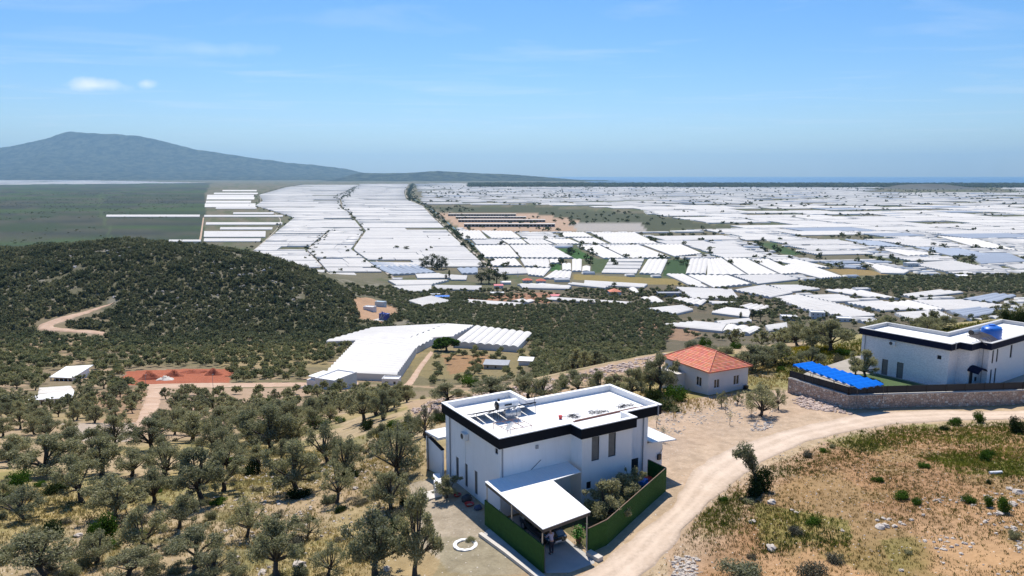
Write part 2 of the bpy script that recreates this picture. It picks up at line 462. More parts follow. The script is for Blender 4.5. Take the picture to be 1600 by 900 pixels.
# green and ochre fields
for pts, c in (([(870, 388), (900, 388), (932, 405), (897, 405)], (.045, .11, .03)), ([(860, 413), (877, 413), (878, 425), (862, 424)], (.045, .12, .035)),
               ([(1045, 406), (1078, 405), (1070, 432), (1034, 432)], (.045, .085, .035)), ([(925, 405), (960, 405), (945, 426), (922, 427)], (.07, .10, .045)),
               ([(894, 429), (1063, 438), (1070, 449), (1005, 447), (897, 439)], (.25, .20, .08)), ([(1175, 377), (1200, 377), (1256, 397), (1232, 400)], (.055, .10, .04)),
               ([(1290, 421), (1345, 419), (1388, 430), (1322, 432)], (.27, .20, .09)), ([(662, 324), (830, 322), (1010, 335), (1150, 356), (1010, 361), (860, 348), (720, 334)], (.075, .085, .05)),
               ([(680, 333), (830, 333), (905, 345), (905, 362), (725, 361)], (.42, .30, .22)), ([(890, 350), (1000, 350), (1010, 362), (905, 362)], (.36, .34, .32))):
    zone(pts, c, 1, 0, PLAIN)
# red and pale soil patches in the valley
zone([(165, 602), (200, 580), (300, 576), (362, 576), (358, 598), (240, 602)], (.36, .115, .065), .95)
for pts, c, k in (([(150, 612), (235, 610), (232, 640), (205, 680), (150, 668)], (.38, .22, .14), .45), ([(230, 606), (480, 606), (480, 650), (240, 676)], (.40, .29, .21), .75),
                  ([(100, 660), (205, 660), (205, 690), (110, 690)], (.42, .36, .31), .8), ([(620, 545), (820, 548), (800, 590), (660, 590)], (.24, .20, .10), .7),
                  ([(690, 555), (760, 553), (780, 575), (700, 585)], (.34, .18, .10), .6), ([(1000, 503), (1100, 512), (1090, 535), (990, 525)], (.33, .21, .14), .7),
                  ([(330, 540), (500, 530), (510, 575), (350, 575)], (.31, .25, .13), .6), ([(735, 462), (865, 458), (860, 473), (740, 475)], (.38, .20, .13), .8),
                  ([(550, 470), (590, 468), (625, 490), (600, 508), (565, 498)], (.44, .28, .18), .9), ([(20, 490), (150, 478), (175, 500), (40, 530)], (.33, .25, .17), .35),
                  ([(640, 627), (780, 606), (900, 580), (1040, 551), (1050, 575), (900, 612), (770, 632), (650, 660)], (.40, .29, .20), .85)):
    zone(pts, c, k, 2)
# levelled earth round the villa and the cottage, the field across the road
zone([(1010, 660), (1050, 630), (1210, 610), (1300, 622), (1340, 650), (1230, 672), (1130, 700), (1060, 760), (1030, 740)], (.47, .355, .265), .9)
zone([(640, 760), (700, 740), (760, 800), (860, 905), (690, 905), (650, 850)], (.40, .345, .27), .9)
zone([(690, 850), (770, 830), (850, 905), (660, 910)], (.25, .23, .15), .55)
zone([(1250, 540), (1600, 495), (1700, 520), (1340, 560), (1260, 620), (1200, 600)], (.28, .26, .11), .7)
_rd = np.where(GY < 130, poly_dist(wx2, wy2, np.array([at_z(px, py, -.5 if py > 700 else -1.2)[:2] for px, py in ((930, 950), (960, 890), (1030, 830), (1090, 770), (1150, 715), (1230, 685), (1330, 660), (1450, 650), (1700, 645))])), 99)
fld = zone([(1030, 870), (1100, 805), (1200, 722), (1300, 690), (1400, 665), (1900, 650), (2200, 900), (1800, 1200), (900, 1200)], (.45, .285, .15), .95)
blend(fld * ss(nz1, .46, .60), (.29, .165, .075), .9); blend(fld * ss(nz2, .50, .62), (.20, .165, .055), .75); blend(fld * ss(nz3, .5, .6), (.40, .25, .15), .5)
blend(ss(-_rd, -6.5, -3.2) * (.6 + .4 * nz2), (.50, .385, .28), .85)
for pts, k in (([(1350, 672), (1500, 660), (1620, 662), (1640, 700), (1520, 690), (1390, 690)], .85), ([(1440, 715), (1520, 700), (1640, 700), (1650, 745), (1500, 745)], .9),
               ([(1170, 790), (1320, 820), (1330, 850), (1190, 870), (1180, 840)], .7), ([(1370, 850), (1500, 840), (1520, 890), (1400, 900)], .5), ([(1270, 690), (1360, 672), (1420, 700), (1330, 710)], .6), ([(1090, 800), (1160, 770), (1150, 830), (1090, 850)], .4)):
    m = zone(pts, (.17, .195, .05), 0, 2)
    blend(m * ss(nz2 * .6 + nz1 * .4, .42, .60), (.20, .205, .06), k * .9)
print("terrain", len(GX), GZ.min(), GZ.max())

def ground_material():
    t = NT("soil"); P = t.pos()
    a = t.node("ShaderNodeAttribute", attribute_name="soil").outputs["Color"]
    n1 = t.noise(P, .9, 6, .65); n2 = t.noise(P, 5.5, 4, .7); n3 = t.noise(P, .11, 5, .6)
    c = t.mix(t.ramp(n1, .3, .72), t.mix(1.0, a, (.66, .64, .60), 'MULTIPLY'), t.mix(1.0, a, (1.22, 1.2, 1.17), 'MULTIPLY'))
    c = t.mix(t.ramp(n2, .35, .7, .0, .5), c, t.mix(1.0, a, (.62, .60, .55), 'MULTIPLY'))
    c = t.mix(t.ramp(n3, .4, .65, 0, .35), c, t.mix(1.0, a, (1.2, 1.1, .95), 'MULTIPLY'))
    # small pale stones lying in the soil
    v = t.voro(P, 2.6); vr = t.voro(P, 2.6, out="Color")
    rnd = t.node("ShaderNodeSeparateColor"); t.put(rnd.inputs[0], vr)
    big = t.math('MULTIPLY', t.ramp(v, .20, .12), t.math('GREATER_THAN', rnd.outputs[0], .70))
    near = t.node("ShaderNodeSeparateXYZ"); t.put(near.inputs[0], P)
    big = t.math('MULTIPLY', big, t.ramp(near.outputs[1], 130, 90))
    v2 = t.voro(P, 7.0); c = t.mix(t.math('MULTIPLY', t.ramp(v2, .16, .10), t.ramp(near.outputs[1], 100, 70, 0, .35)), c, (.55, .48, .40))
    c = t.mix(big, c, (.56, .49, .41))
    h = t.math('ADD', t.math('MULTIPLY', n2, .5), t.math('ADD', n1, t.math('MULTIPLY', big, .35)))
    t.principled(c, .95, t.bump(h, .55, .25), spec=.1)
    return t.m
M_SOIL = ground_material()
idx = np.arange(len(ys) * NA).reshape(len(ys), NA)
GF = np.stack((idx[:-1, :-1], idx[:-1, 1:], idx[1:, 1:], idx[1:, :-1]), -1).reshape(-1, 4)
g = np_mesh("ground", np.c_[GX, GY, GZ], GF, M_SOIL, smooth=True, attr={"soil": col})
tag(g, "dry stony hillside falling to a wide farmed plain", None, None, "structure")

EXCL = []       # ground taken by roads and buildings: no trees there
def excl(poly, margin=0.0):
    p = np.asarray(poly, float)[:, :2]
    if margin: c = p.mean(0); p = c + (p - c) * (1 + margin / (np.linalg.norm(p - c, axis=1, keepdims=True) + 1e-6))
    EXCL.append(p)

def earth_mat(name, base, dark, scale=.35, bump=.3, lanes=False):
    t = NT(name); P = t.pos()
    n1 = t.noise(P, scale, 6, .62); n2 = t.noise(P, scale * 9, 5, .65); n3 = t.noise(t.mapping(P, (1, .35, 1), (0, 0, -.6)), scale * 2.2, 4, .6)
    c = t.mix(t.ramp(n1, .35, .68), dark, base); c = t.mix(t.ramp(n2, .45, .75, 0, .45), c, tuple(q * .72 for q in dark)); c = t.mix(t.ramp(n3, .5, .7, 0, .4), c, tuple(min(q * 1.15, .8) for q in base))
    v = t.voro(P, 5.0); c = t.mix(t.ramp(v, .14, .06, 0, .5), c, (.6, .54, .46))
    if lanes:
        w = t.node("ShaderNodeSeparateColor"); t.put(w.inputs[0], t.node("ShaderNodeAttribute", attribute_name="lane").outputs["Color"]); w = t.math('ADD', w.outputs[0], t.math('MULTIPLY', t.math('SUBTRACT', t.noise(P, .25, 3), .5), .22))
        for q in (.30, .62):
            d = t.math('ABSOLUTE', t.math('SUBTRACT', w, q)); c = t.mix(t.ramp(d, .10, .02, 0, .28), c, tuple(min(k_ * 1.17, .85) for k_ in base))
        d = t.math('ABSOLUTE', t.math('SUBTRACT', w, .46)); c = t.mix(t.math('MULTIPLY', t.ramp(d, .09, .02, 0, .3), t.ramp(n2, .35, .6)), c, tuple(k_ * .70 for k_ in dark))
        e = t.math('ABSOLUTE', t.math('SUBTRACT', w, .5)); c = t.mix(t.math('MULTIPLY', t.ramp(e, .33, .47), t.ramp(n2, .3, .55, .25, 1.0)), c, tuple(k_ * .78 for k_ in dark))
    t.principled(c, .95, t.bump(t.math('ADD', n1, t.math('MULTIPLY', n2, .6)), bump, .12), spec=.1)
    return t.m
M_ROAD = earth_mat("road_earth", (.60, .48, .37), (.50, .385, .285), lanes=True)
M_TRACK = earth_mat("track_earth", (.52, .38, .28), (.42, .28, .19), .15)
def strip(name, L, Rr, mat, label, up=.05, nl=160, nw=18, jit=.35, px=True, maxd=None):
    def res(l):
        l = np.asarray(l, float); s = np.r_[0, np.cumsum(np.linalg.norm(np.diff(l, axis=0), axis=1))]; q = np.linspace(0, s[-1], nl)
        return np.c_[np.interp(q, s, l[:, 0]), np.interp(q, s, l[:, 1])]
    def sm(l):
        for _ in range(14): l[1:-1] = l[1:-1] * .5 + (l[:-2] + l[2:]) * .25
        return l
    if px: L, Rr = [ground(*p)[:2] for p in L], [ground(*p)[:2] for p in Rr]
    L, Rr = sm(res(L)), sm(res(Rr))
    w = np.linspace(0, 1, nw)
    X = L[:, None, 0] * (1 - w) + Rr[:, None, 0] * w; Y = L[:, None, 1] * (1 - w) + Rr[:, None, 1] * w
    j = (fnoise(X * 1.0, Y * 1.0, 2.5, 3) - .5) * 2 * jit; edge = np.abs(w - .5) * 2
    wid = np.linalg.norm(L - Rr, axis=1)[:, None]; dirv = (Rr - L) / (wid + 1e-6)
    X = X + dirv[:, None, 0] * (j * edge ** 3); Y = Y + dirv[:, None, 1] * (j * edge ** 3)
    Z = H(X.ravel(), Y.ravel()).reshape(X.shape) + up
    Z[:, 0] -= up * 2.2; Z[:, -1] -= up * 2.2
    i = np.arange(nl * nw).reshape(nl, nw)
    F = np.stack((i[:-1, :-1], i[:-1, 1:], i[1:, 1:], i[1:, :-1]), -1).reshape(-1, 4)
    if ((Rr - L)[0][0] * (L[-1] - L[0])[1] - (Rr - L)[0][1] * (L[-1] - L[0])[0]) < 0: F = F[:, ::-1]
    lane = np.repeat(w[None, :], nl, 0).ravel(); o = np_mesh(name, np.c_[X.ravel(), Y.ravel(), Z.ravel()], F, mat, smooth=True, attr={"lane": np.c_[lane, lane, lane]})
    tag(o, label, None, None, "structure"); excl(np.r_[L, Rr[::-1]])
    return o
strip("dirt_road", [(845, 960), (895, 905), (945, 878), (990, 838), (1045, 795), (1062, 760), (1085, 730), (1130, 702), (1210, 676), (1300, 656), (1345, 644), (1480, 641), (1620, 639), (1760, 638)],
      [(965, 960), (1000, 905), (1040, 866), (1092, 806), (1152, 750), (1197, 721), (1265, 690), (1340, 673), (1390, 664), (1500, 657), (1620, 653), (1760, 650)], M_ROAD, "pale compacted dirt road curving past the villas", .06, 260, 26, .5)
strip("dirt_track", [(198, 690), (218, 640), (230, 608)], [(226, 690), (249, 640), (257, 608)], M_TRACK, "straight dirt track climbing to the red soil heaps", .15, 60, 8, .8)
strip("gravel_lane", [(230, 608), (330, 606), (420, 605), (500, 604), (560, 604)], [(230, 600), (330, 598), (420, 598), (500, 597), (560, 597)], M_TRACK, "gravel lane running along the red soil heaps", .2, 80, 8, .8)
strip("hill_track", [(180, 472), (110, 492), (57, 508), (58, 516), (110, 520), (162, 525)], [(172, 477), (115, 498), (84, 508), (84, 511), (120, 516), (164, 519)], M_TRACK, "switchback dirt track on the scrub hill", .5, 120, 8, 1.5)
strip("side_track", [(622, 606), (650, 575), (672, 548)], [(640, 606), (660, 577), (678, 552)], M_TRACK, "dirt track beside the stepped white greenhouse", .3, 40, 6, .8)

# ------------------------------------------------------------------ sea
t = NT("sea_water"); P = t.pos()
t.principled((.02, .11, .24), .35, t.bump(t.noise(P, .02, 4), .2, 2.0), spec=.5)
o = np_mesh("sea", [(-80000, 11500, PLAIN - 4), (80000, 11500, PLAIN - 4), (80000, 70000, PLAIN - 4), (-80000, 70000, PLAIN - 4)], [(0, 1, 2, 3)], t.m)
tag(o, "blue sea along the horizon", None, None, "structure")

# ------------------------------------------------------------------ mountains and hills beyond the plain
t = NT("forested_slope"); P = t.pos()
n1 = t.noise(P, .004, 8, .65); n2 = t.noise(P, .03, 5, .7)
c = t.mix(t.ramp(n1, .4, .62), (.008, .018, .010), (.14, .15, .075)); c = t.mix(t.ramp(n2, .60, .68, 0, .9), c, (.30, .26, .21))
t.principled(c, .95, t.bump(t.math('ADD', n1, n2), 1.0, 160), spec=.05); M_MOUNT = t.m
def range_mesh(name, ridge, Y0, depth_f, depth_b, label, rough=60, nx=260, ny=60, seed=0, mat=None):
    """ridge: list of (px, py) of the skyline; the ridge runs at distance Y0"""
    rp = np.array([at_y(px, py, Y0) for px, py in ridge])
    xs = np.linspace(rp[0, 0], rp[-1, 0], nx); hs = np.interp(xs, rp[:, 0], rp[:, 2]) - PLAIN
    k = np.ones(5) / 5; hs[2:-2] = np.convolve(hs, k, 'valid')
    v = np.r_[np.linspace(-1, 0, ny * 2 // 3), np.linspace(0, 1, ny // 3)[1:]]
    yy = np.where(v < 0, Y0 + v * depth_f, Y0 + v * depth_b)
    X, V = np.meshgrid(xs, v); Y = np.repeat(yy[:, None], nx, 1)
    prof = np.clip(1 - np.abs(V), 0, 1); prof = np.where(V < 0, prof ** 1.25, prof ** 1.1)
    gul = np.abs(fnoise(X * 1.0 + seed * 999, Y * .35, 900 * rough / 60, 5) - .5) * 2
    hh = hs[None, :] * prof * (1 - .55 * (1 - gul) * np.sin(np.pi * np.clip(1 - np.abs(V), 0, 1)) * (np.abs(V) > .04))
    hh = hh + (fnoise(X + 50, Y, 160 * rough / 60, 3) - .5) * rough * .5 * np.clip(hh / 80, 0, 1) + (fnoise(X, Y, 500 * rough / 60, 3) - .5) * rough * np.clip(hh / 80, 0, 1) * np.clip(np.abs(V) * 6, .0, 1)
    Z = PLAIN + hh - 3
    i = np.arange(len(v) * nx).reshape(len(v), nx)
    F = np.stack((i[:-1, :-1], i[:-1, 1:], i[1:, 1:], i[1:, :-1]), -1).reshape(-1, 4)
    o = np_mesh(name, np.c_[X.ravel(), Y.ravel(), Z.ravel()], F, mat or M_MOUNT, smooth=True)
    return tag(o, label, None, None, "structure")
range_mesh("mountain", [(-420, 262), (-260, 250), (-120, 244), (0, 231), (40, 224), (75, 216), (95, 208), (108, 204.5), (120, 206), (140, 208.5), (180, 209), (215, 212), (240, 217), (262, 222), (300, 232), (350, 240), (400, 247), (450, 254), (500, 259), (540, 264), (570, 270), (620, 274), (700, 278), (800, 283), (900, 289)], 26000, 6500, 5000, "broad forested mountain hazy blue beyond the plain", 110, 420, 110, 1)
range_mesh("low_ridge", [(520, 281), (560, 270), (600, 270.5), (640, 270), (680, 267), (720, 269), (760, 271), (800, 272.5), (840, 275.5), (870, 278), (900, 280.5), (960, 282.5), (1010, 284), (1100, 285)], 18500, 2200, 1800, "low wooded ridge trailing off the mountain towards the sea", 30, 260, 40, 2)
range_mesh("lone_hill", [(1352, 303), (1380, 294), (1400, 289), (1425, 287.5), (1450, 287), (1475, 287.5), (1500, 290.5), (1530, 294), (1570, 300), (1600, 304)], 7200, 500, 500, "low bare hill alone among the far greenhouses", 16, 160, 40, 3, simple("bare_hill", (.07, .068, .055), .95, .4, .01, coord="Object"))
# ------------------------------------------------------------------ haze
hz = MB().box(-42000, 42000, -300, 69000, PLAIN - 14, 1900)
t = NT("haze_air")
v = t.node("ShaderNodeVolumePrincipled")
v.inputs["Color"].default_value = (.46, .76, 1.0, 1); v.inputs["Density"].default_value = HAZE_DENSITY; v.inputs["Anisotropy"].default_value = 0.4
t.l.new(v.outputs[0], t.out.inputs["Volume"])
o = hz.build("haze", t.m); tag(o, "thin blue haze over the plain", None, None, "stuff")

# ================================================================== MATERIALS FOR BUILDINGS
t = NT("white_render"); c = t.coord("Object"); n1 = t.noise(c, .6, 5, .6); n2 = t.noise(t.mapping(c, (2.2, 2.2, .22)), 1.6, 5, .65); n3 = t.noise(c, 9, 4, .6)
cc = t.mix(t.ramp(n1, .35, .7), (.83, .82, .81), (.87, .86, .85)); cc = t.mix(t.ramp(n2, .54, .80, 0, .4), cc, (.68, .66, .63)); sz = t.node("ShaderNodeSeparateXYZ"); t.put(sz.inputs[0], c); cc = t.mix(t.math('MULTIPLY', t.ramp(sz.outputs[2], 1.1, -.1, 0, .5), t.ramp(n1, .3, .65)), cc, (.60, .55, .49))
t.principled(cc, .88, t.bump(n3, .12, .02)); M_RENDER = t.m
M_RENDER2 = simple("aged_white_render", (.70, .685, .66), .9, .09, .5, bump=.08)
t = NT("white_brick"); c = t.coord("Object")
n1 = t.noise(c, 7, 5, .6); n2 = t.noise(t.mapping(c, (1, 1, 2.6)), 5.5, 2, .4)
t.principled(t.mix(t.ramp(n2, .4, .62), (.70, .695, .69), (.86, .85, .84)), .85, t.bump(n2, .8, .06)); M_WBRICK = t.m
M_DARK = simple("dark_fascia", (.008, .010, .015), .7, .15, 1.0, spec=.12)
M_NAVY = simple("navy_fascia", (.009, .013, .034), .7, .12, 1.0, spec=.12)
M_CAP = simple("white_cap", (.80, .79, .77), .75, .05, 2)
M_PARA = simple("grey_parapet", (.52, .51, .49), .85, .06, 1.2)
t = NT("roof_membrane"); c = t.coord("Object")
n1 = t.noise(c, .35, 4, .6); n2 = t.noise(c, 2.5, 5, .65)
t.principled(t.mix(t.ramp(n1, .58, .72), t.mix(t.ramp(n2, .35, .7), (.80, .79, .77), (.86, .85, .83)), (.76, .70, .63)), .8, t.bump(n2, .1, .02)); M_ROOF = t.m
M_GLASS = NT("window_glass"); M_GLASS.principled((.03, .035, .04), .08, spec=.6); M_GLASS = M_GLASS.m
M_CURT = simple("glass_with_curtain", (.17, .175, .175), .25, .2, 3, spec=.5)
M_FRAME = simple("dark_frame", (.02, .02, .023), .5, .1)
M_WFRAME = simple("white_frame", (.75, .75, .74), .5, .05)
M_PIPE = simple("grey_pipe", (.30, .31, .33), .5, .1)
M_METAL = simple("galvanised_steel", (.42, .43, .45), .38, .12, 4, metallic=.7)
M_DMETAL = simple("dark_steel", (.06, .06, .065), .5, .15, 4, metallic=.3)
M_RUST = simple("rusty_steel", (.20, .085, .06), .8, .3, 5)
M_PANEL = NT("collector_glass"); M_PANEL.principled((.015, .018, .03), .12, spec=.6); M_PANEL = M_PANEL.m
M_TANK = simple("white_tank", (.78, .79, .80), .3, .05, 2)
M_BLACK = simple("black_paint", (.012, .012, .014), .35, .1)
M_RED = simple("red_plastic", (.48, .03, .025), .45, .1)
M_BLUE = simple("blue_plastic", (.02, .15, .55), .4, .1)
M_CONC = simple("concrete", (.42, .40, .375), .9, .16, .9, bump=.15)
M_CONC_L = simple("pale_concrete", (.56, .52, .46), .9, .14, 1.2, bump=.15)
M_WOOD = simple("weathered_wood", (.30, .20, .13), .8, .25, 4)
def corrugated(name, col, period, axis_rot, rough=.35, metallic=.0):
    t = NT(name); c = t.coord("Object")
    w = t.node("ShaderNodeTexWave", wave_type='BANDS', bands_direction='X', wave_profile='SIN'); t.put(w.inputs["Vector"], t.mapping(c, (1, 1, 1), (0, 0, axis_rot)))
    w.inputs["Scale"].default_value = .314 / period
    n = t.noise(c, 1.2, 4)
    t.principled(t.mix(t.ramp(n, .3, .7), col, tuple(q * .93 for q in col)), rough, t.bump(w.outputs["Fac"], .6, .03), metallic); return t.m
M_SHEET = corrugated("white_sheet_roof", (.83, .83, .82), .25, 0, .5)
t = NT("artificial_hedge"); c = t.coord("Object")
n1 = t.noise(c, 28, 3, .7); n2 = t.noise(c, 3, 4, .6)
cc = t.mix(t.ramp(n1, .35, .7), (.018, .065, .014), (.06, .16, .03)); cc = t.mix(t.ramp(n2, .4, .7, 0, .5), cc, (.02, .06, .012))
t.principled(cc, .8, t.bump(n1, 1.0, .05), spec=.2); M_HEDGE = t.m
t = NT("roof_tile"); c = t.coord("Object")
w1 = t.node("ShaderNodeTexWave", wave_type='BANDS', bands_direction='Z', wave_profile='SAW'); t.put(w1.inputs["Vector"], c); w1.inputs["Scale"].default_value = 1.62
n1 = t.noise(c, 2.3, 4); n2 = t.voro(t.mapping(c, (3.2, 3.2, 5)), 1.0, out="Color")
cc = t.mix(t.ramp(n1, .3, .7), (.55, .145, .075), (.67, .225, .125)); cc = t.mix(.24, cc, n2, 'OVERLAY'); cc = t.mix(t.ramp(w1.outputs["Fac"], .12, .0, 0, .85), cc, (.80, .50, .38))
t.principled(cc, .8, t.bump(w1.outputs["Fac"], .5, .05)); M_TILE = t.m
t = NT("rubble_stone"); c = t.coord("Object")
vc = t.voro(c, 3.4, out="Color"); ve = t.voro(c, 3.4, 'DISTANCE_TO_EDGE'); sp = t.node("ShaderNodeSeparateColor"); t.put(sp.inputs[0], vc)
cc = t.mix(sp.outputs[0], (.42, .30, .23), (.62, .49, .39)); cc = t.mix(t.ramp(sp.outputs[1], .8, .9), cc, (.70, .64, .56)); cc = t.mix(t.ramp(ve, .05, .015), cc, (.30, .235, .185))
t.principled(cc, .9, t.bump(t.ramp(ve, 0, .12), .9, .08)); M_STONEWALL = t.m

def wall_run(mb, p0, p1, z0, z1, holes=(), depth=.16, mi=0):
    """one wall face from p0 to p1 (outside on the right hand of the way), with real openings and reveals"""
    p0, p1 = np.array(p0, float), np.array(p1, float); L = np.linalg.norm(p1 - p0); d = (p1 - p0) / L; nrm = np.array((d[1], -d[0]))
    S = sorted({0, L, *[h[0] for h in holes], *[h[1] for h in holes]}); Z = sorted({z0, z1, *[h[2] for h in holes], *[h[3] for h in holes]})
    P = lambda s, z, o=0: (*(p0 + d * s + nrm * o), z)
    for a, b in zip(S[:-1], S[1:]):
        for e, f in zip(Z[:-1], Z[1:]):
            if any(h[0] <= a and b <= h[1] and h[2] <= e and f <= h[3] for h in holes): continue
            mb.add([P(a, e), P(b, e), P(b, f), P(a, f)], [(0, 1, 2, 3)], mi)
    for a, b, e, f in holes:
        mb.add([P(a, e), P(b, e), P(b, f), P(a, f), P(a, e, -depth), P(b, e, -depth), P(b, f, -depth), P(a, f, -depth)], [(0, 4, 5, 1), (1, 5, 6, 2), (2, 6, 7, 3), (3, 7, 4, 0)], mi)
    return lambda s, z, o=0: np.array(P(s, z, o))
def window(P, h, parent, glass=None, frame=None, depth=.16, w=.05, mull=0, sill=False, name="window"):
    """a window filling the opening h = (s0, s1, z0, z1): frame, with the pane (and sill) as its children"""
    a, b, e, f = h; mb = MB()
    def slab(s0, s1, q0, q1, o0, o1):
        v = [P(s0, q0, o0), P(s1, q0, o0), P(s1, q1, o0), P(s0, q1, o0), P(s0, q0, o1), P(s1, q0, o1), P(s1, q1, o1), P(s0, q1, o1)]
        return v, [(0, 1, 2, 3), (7, 6, 5, 4), (0, 4, 5, 1), (1, 5, 6, 2), (2, 6, 7, 3), (3, 7, 4, 0)]
    i, j = -depth + .09, -depth + .03
    for q in ((a, b, e, e + w), (a, b, f - w, f), (a, a + w, e + w, f - w), (b - w, b, e + w, f - w)): mb.add(*slab(*q, i, j))
    for k in range(mull):
        s = a + (b - a) * (k + 1) / (mull + 1); mb.add(*slab(s - w / 2, s + w / 2, e + w, f - w, i - .002, j))
    fr = mb.build(name, frame or M_FRAME, parent)
    g = MB().add(*slab(a + w * .5, b - w * .5, e + w * .5, f - w * .5, -depth + .055, -depth + .045)).build("pane", glass or M_GLASS, fr)
    if sill: MB().add(*slab(a - .08, b + .08, e - .07, e - .003, .07, -.05)).build("sill", M_CAP, fr)
    return fr
def ring(mb, outer, inner, z0, z1, mi=0):
    """closed band between two polygons of equal count"""
    n = len(outer); v = [(*p, z0) for p in outer] + [(*p, z0) for p in inner] + [(*p, z1) for p in outer] + [(*p, z1) for p in inner]; f = []
    for i in range(n):
        j = (i + 1) % n
        f += [(i, j, 2 * n + j, 2 * n + i), (n + j, n + i, 3 * n + i, 3 * n + j), (2 * n + i, 2 * n + j, 3 * n + j, 3 * n + i), (j, i, n + i, n + j)]
    mb.add(v, f, mi)
def inset(poly, d):
    """inset an axis-aligned anticlockwise polygon by d"""
    n = len(poly); out = []
    for i in range(n):
        p, a, b = np.array(poly[i], float), np.array(poly[i - 1], float), np.array(poly[(i + 1) % n], float)
        d1, d2 = (p - a) / np.linalg.norm(p - a), (b - p) / np.linalg.norm(b - p)
        n1, n2 = np.array((-d1[1], d1[0])), np.array((-d2[1], d2[0])); out.append(tuple(p + d * (n1 + n2)))
    return out
def air_con(name, P, s, z, parent):
    mb = MB(); a = [P(s - .42, z, .04), P(s + .42, z, .04), P(s + .42, z, .36), P(s - .42, z, .36)]
    v = [tuple(q) for q in a] + [(q[0], q[1], z + .58) for q in a]
    mb.add(v, [(0, 1, 2, 3), (7, 6, 5, 4), (1, 0, 4, 5), (2, 1, 5, 6), (3, 2, 6, 7), (0, 3, 7, 4)])
    o = mb.build(name, M_WFRAME, parent)
    nrm = P(0, 0, 1) - P(0, 0, 0); d = P(1, 0, 0) - P(0, 0, 0); c = P(s - .1, z + .29, .365)
    g = MB(); ringv = [c + .23 * (math.cos(q) * d + math.sin(q) * np.array((0, 0, 1))) + nrm * .004 for q in np.linspace(0, 2 * math.pi, 16, endpoint=False)]
    g.add(ringv, [tuple(range(16))]); g.build("fan_grille", M_DMETAL, o); return o

# ================================================================== FIRST VILLA
VA, VR = at_z(780, 685.6, 6.6), R(30.6)
VO = np.array((VA[0], VA[1], 0.0))
def V1(x, y, z=0.0): return rotz(VR) @ np.array((x, y, z)) + VO
villa = thing("flat_roofed_villa", "white flat-roofed villa with black fascia beside the green screen fences", "villa", VO, VR)
OUT = [(0, 0), (6.5, 0), (6.5, -1.45), (12.05, -1.45), (12.05, 0), (16, 0), (16, 7.1), (6.9, 7.1), (6.9, 10.1), (0, 10.1)]
WALL = [(.25, .3), (6.75, .3), (6.75, -1.2), (11.8, -1.2), (11.8, .25), (14.75, .25), (14.75, 6.85), (6.65, 6.85), (6.65, 9.85), (.25, 9.85)]
wb = MB(); hol = {0: [(1.0, 1.6, .9, 1.9)], 2: [(.95, 1.72, 3.62, 5.62), (2.62, 3.38, 3.62, 5.62), (.5, .95, 1.4, 2.0)], 4: [(1.1, 2.0, .1, 2.2)], 9: [(1.95, 2.48, .45, 2.45), (3.6, 4.12, .45, 2.45), (5.35, 5.85, .45, 2.45), (8.75, 9.2, 5.05, 5.5)]}
runs = {}
for i in range(10): runs[i] = wall_run(wb, WALL[i], WALL[(i + 1) % 10], -.8, 5.78, hol.get(i, ()))
# the terrace wall and the lean-to walls of white render belong to the same wall
wb.build("wall", M_RENDER, villa)
for i, hs in hol.items():
    for h in hs: window(runs[i], h, villa, M_CURT if i in (2, 9) and h[3] > 2.1 and h[2] > .3 and h[3] != 5.5 else M_GLASS)
mb = MB(); ring(mb, OUT, inset(OUT, .22), 5.75, 6.56); mb.add([(*p, 5.76) for p in inset(OUT, .02)], [tuple(range(9, -1, -1))])
fas = mb.build("fascia", M_DARK, villa)
mb = MB(); ring(mb, inset(OUT, .221), inset(OUT, .30), 6.0, 6.555); mb.build("parapet", M_CAP, villa)
mb = MB(); ring(mb, inset(OUT, -.03), inset(OUT, .32), 6.562, 6.63); mb.build("coping", M_CAP, villa)
MB().prism(inset(OUT, .31), 5.95, 6.08).build("roof", M_ROOF, villa)
for pts in ([(.19, .95, 6.0), (.19, .95, 5.6), (.17, .95, 5.5), (.17, .95, .1)], ):
    pass
def pipe(pts, r=.055): return MB().tube(pts, r, 8).build("downpipe", M_PIPE, villa)
pipe([(.18, 8.9, 5.74), (.18, 8.9, 3.2), (.18, 8.9, .3)]); pipe([(.42, .22, 5.74), (.42, .22, 3.4)], .05); pipe([(14.2, .17, 5.74), (14.2, .17, .4)])
MB().tube([(.2, 6.05, 4.75), (.2, 6.05, .3)], .022, 6).build("drain_hose", M_CAP, villa)
MB().box(15.55, 15.68, -.05, .12, 5.7, 6.66).build("scupper", M_PIPE, villa)
air_con("air_conditioner", runs[9], 3.95, 4.6, villa)
MB().box(3.4, 3.62, .18, .298, 5.05, 5.32).build("wall_lamp", M_PIPE, villa)
MB().tube([(3.0, .27, 3.42), (3.9, .27, 4.05)], .02, 5).build("cable", M_DMETAL, villa)
# patio cover behind, with its low side wall
mb = MB().prism([(-.15, 9.86), (.05, 9.86), (.05, 13.2), (-.15, 13.2)], -1.0, [2.35, 2.35, 2.75, 2.75]); tw = mb.build("terrace_wall", M_RENDER, villa)
MB().prism([(-.2, 9.86), (.1, 9.86), (.1, 13.25), (-.2, 13.25)], [2.36, 2.36, 2.76, 2.76], [2.46, 2.46, 2.86, 2.86]).build("coping", M_DARK, tw)
mb = MB().prism([(-.45, 9.9), (4.5, 9.9), (4.5, 12.7), (-.45, 12.7)], [3.45, 3.45, 3.2, 3.2], [3.55, 3.55, 3.3, 3.3])
for k in range(6): y = 10.2 + .45 * k; mb.box(-.47, 4.52, y, y + .05, 3.2, 3.58 - .09 * (y - 9.9))
pc = mb.build("patio_cover", M_SHEET, villa)
MB().tube([(-.3, 12.5, 3.2), (-.3, 12.5, -1)], .05, 6).build("post", M_DMETAL, pc)
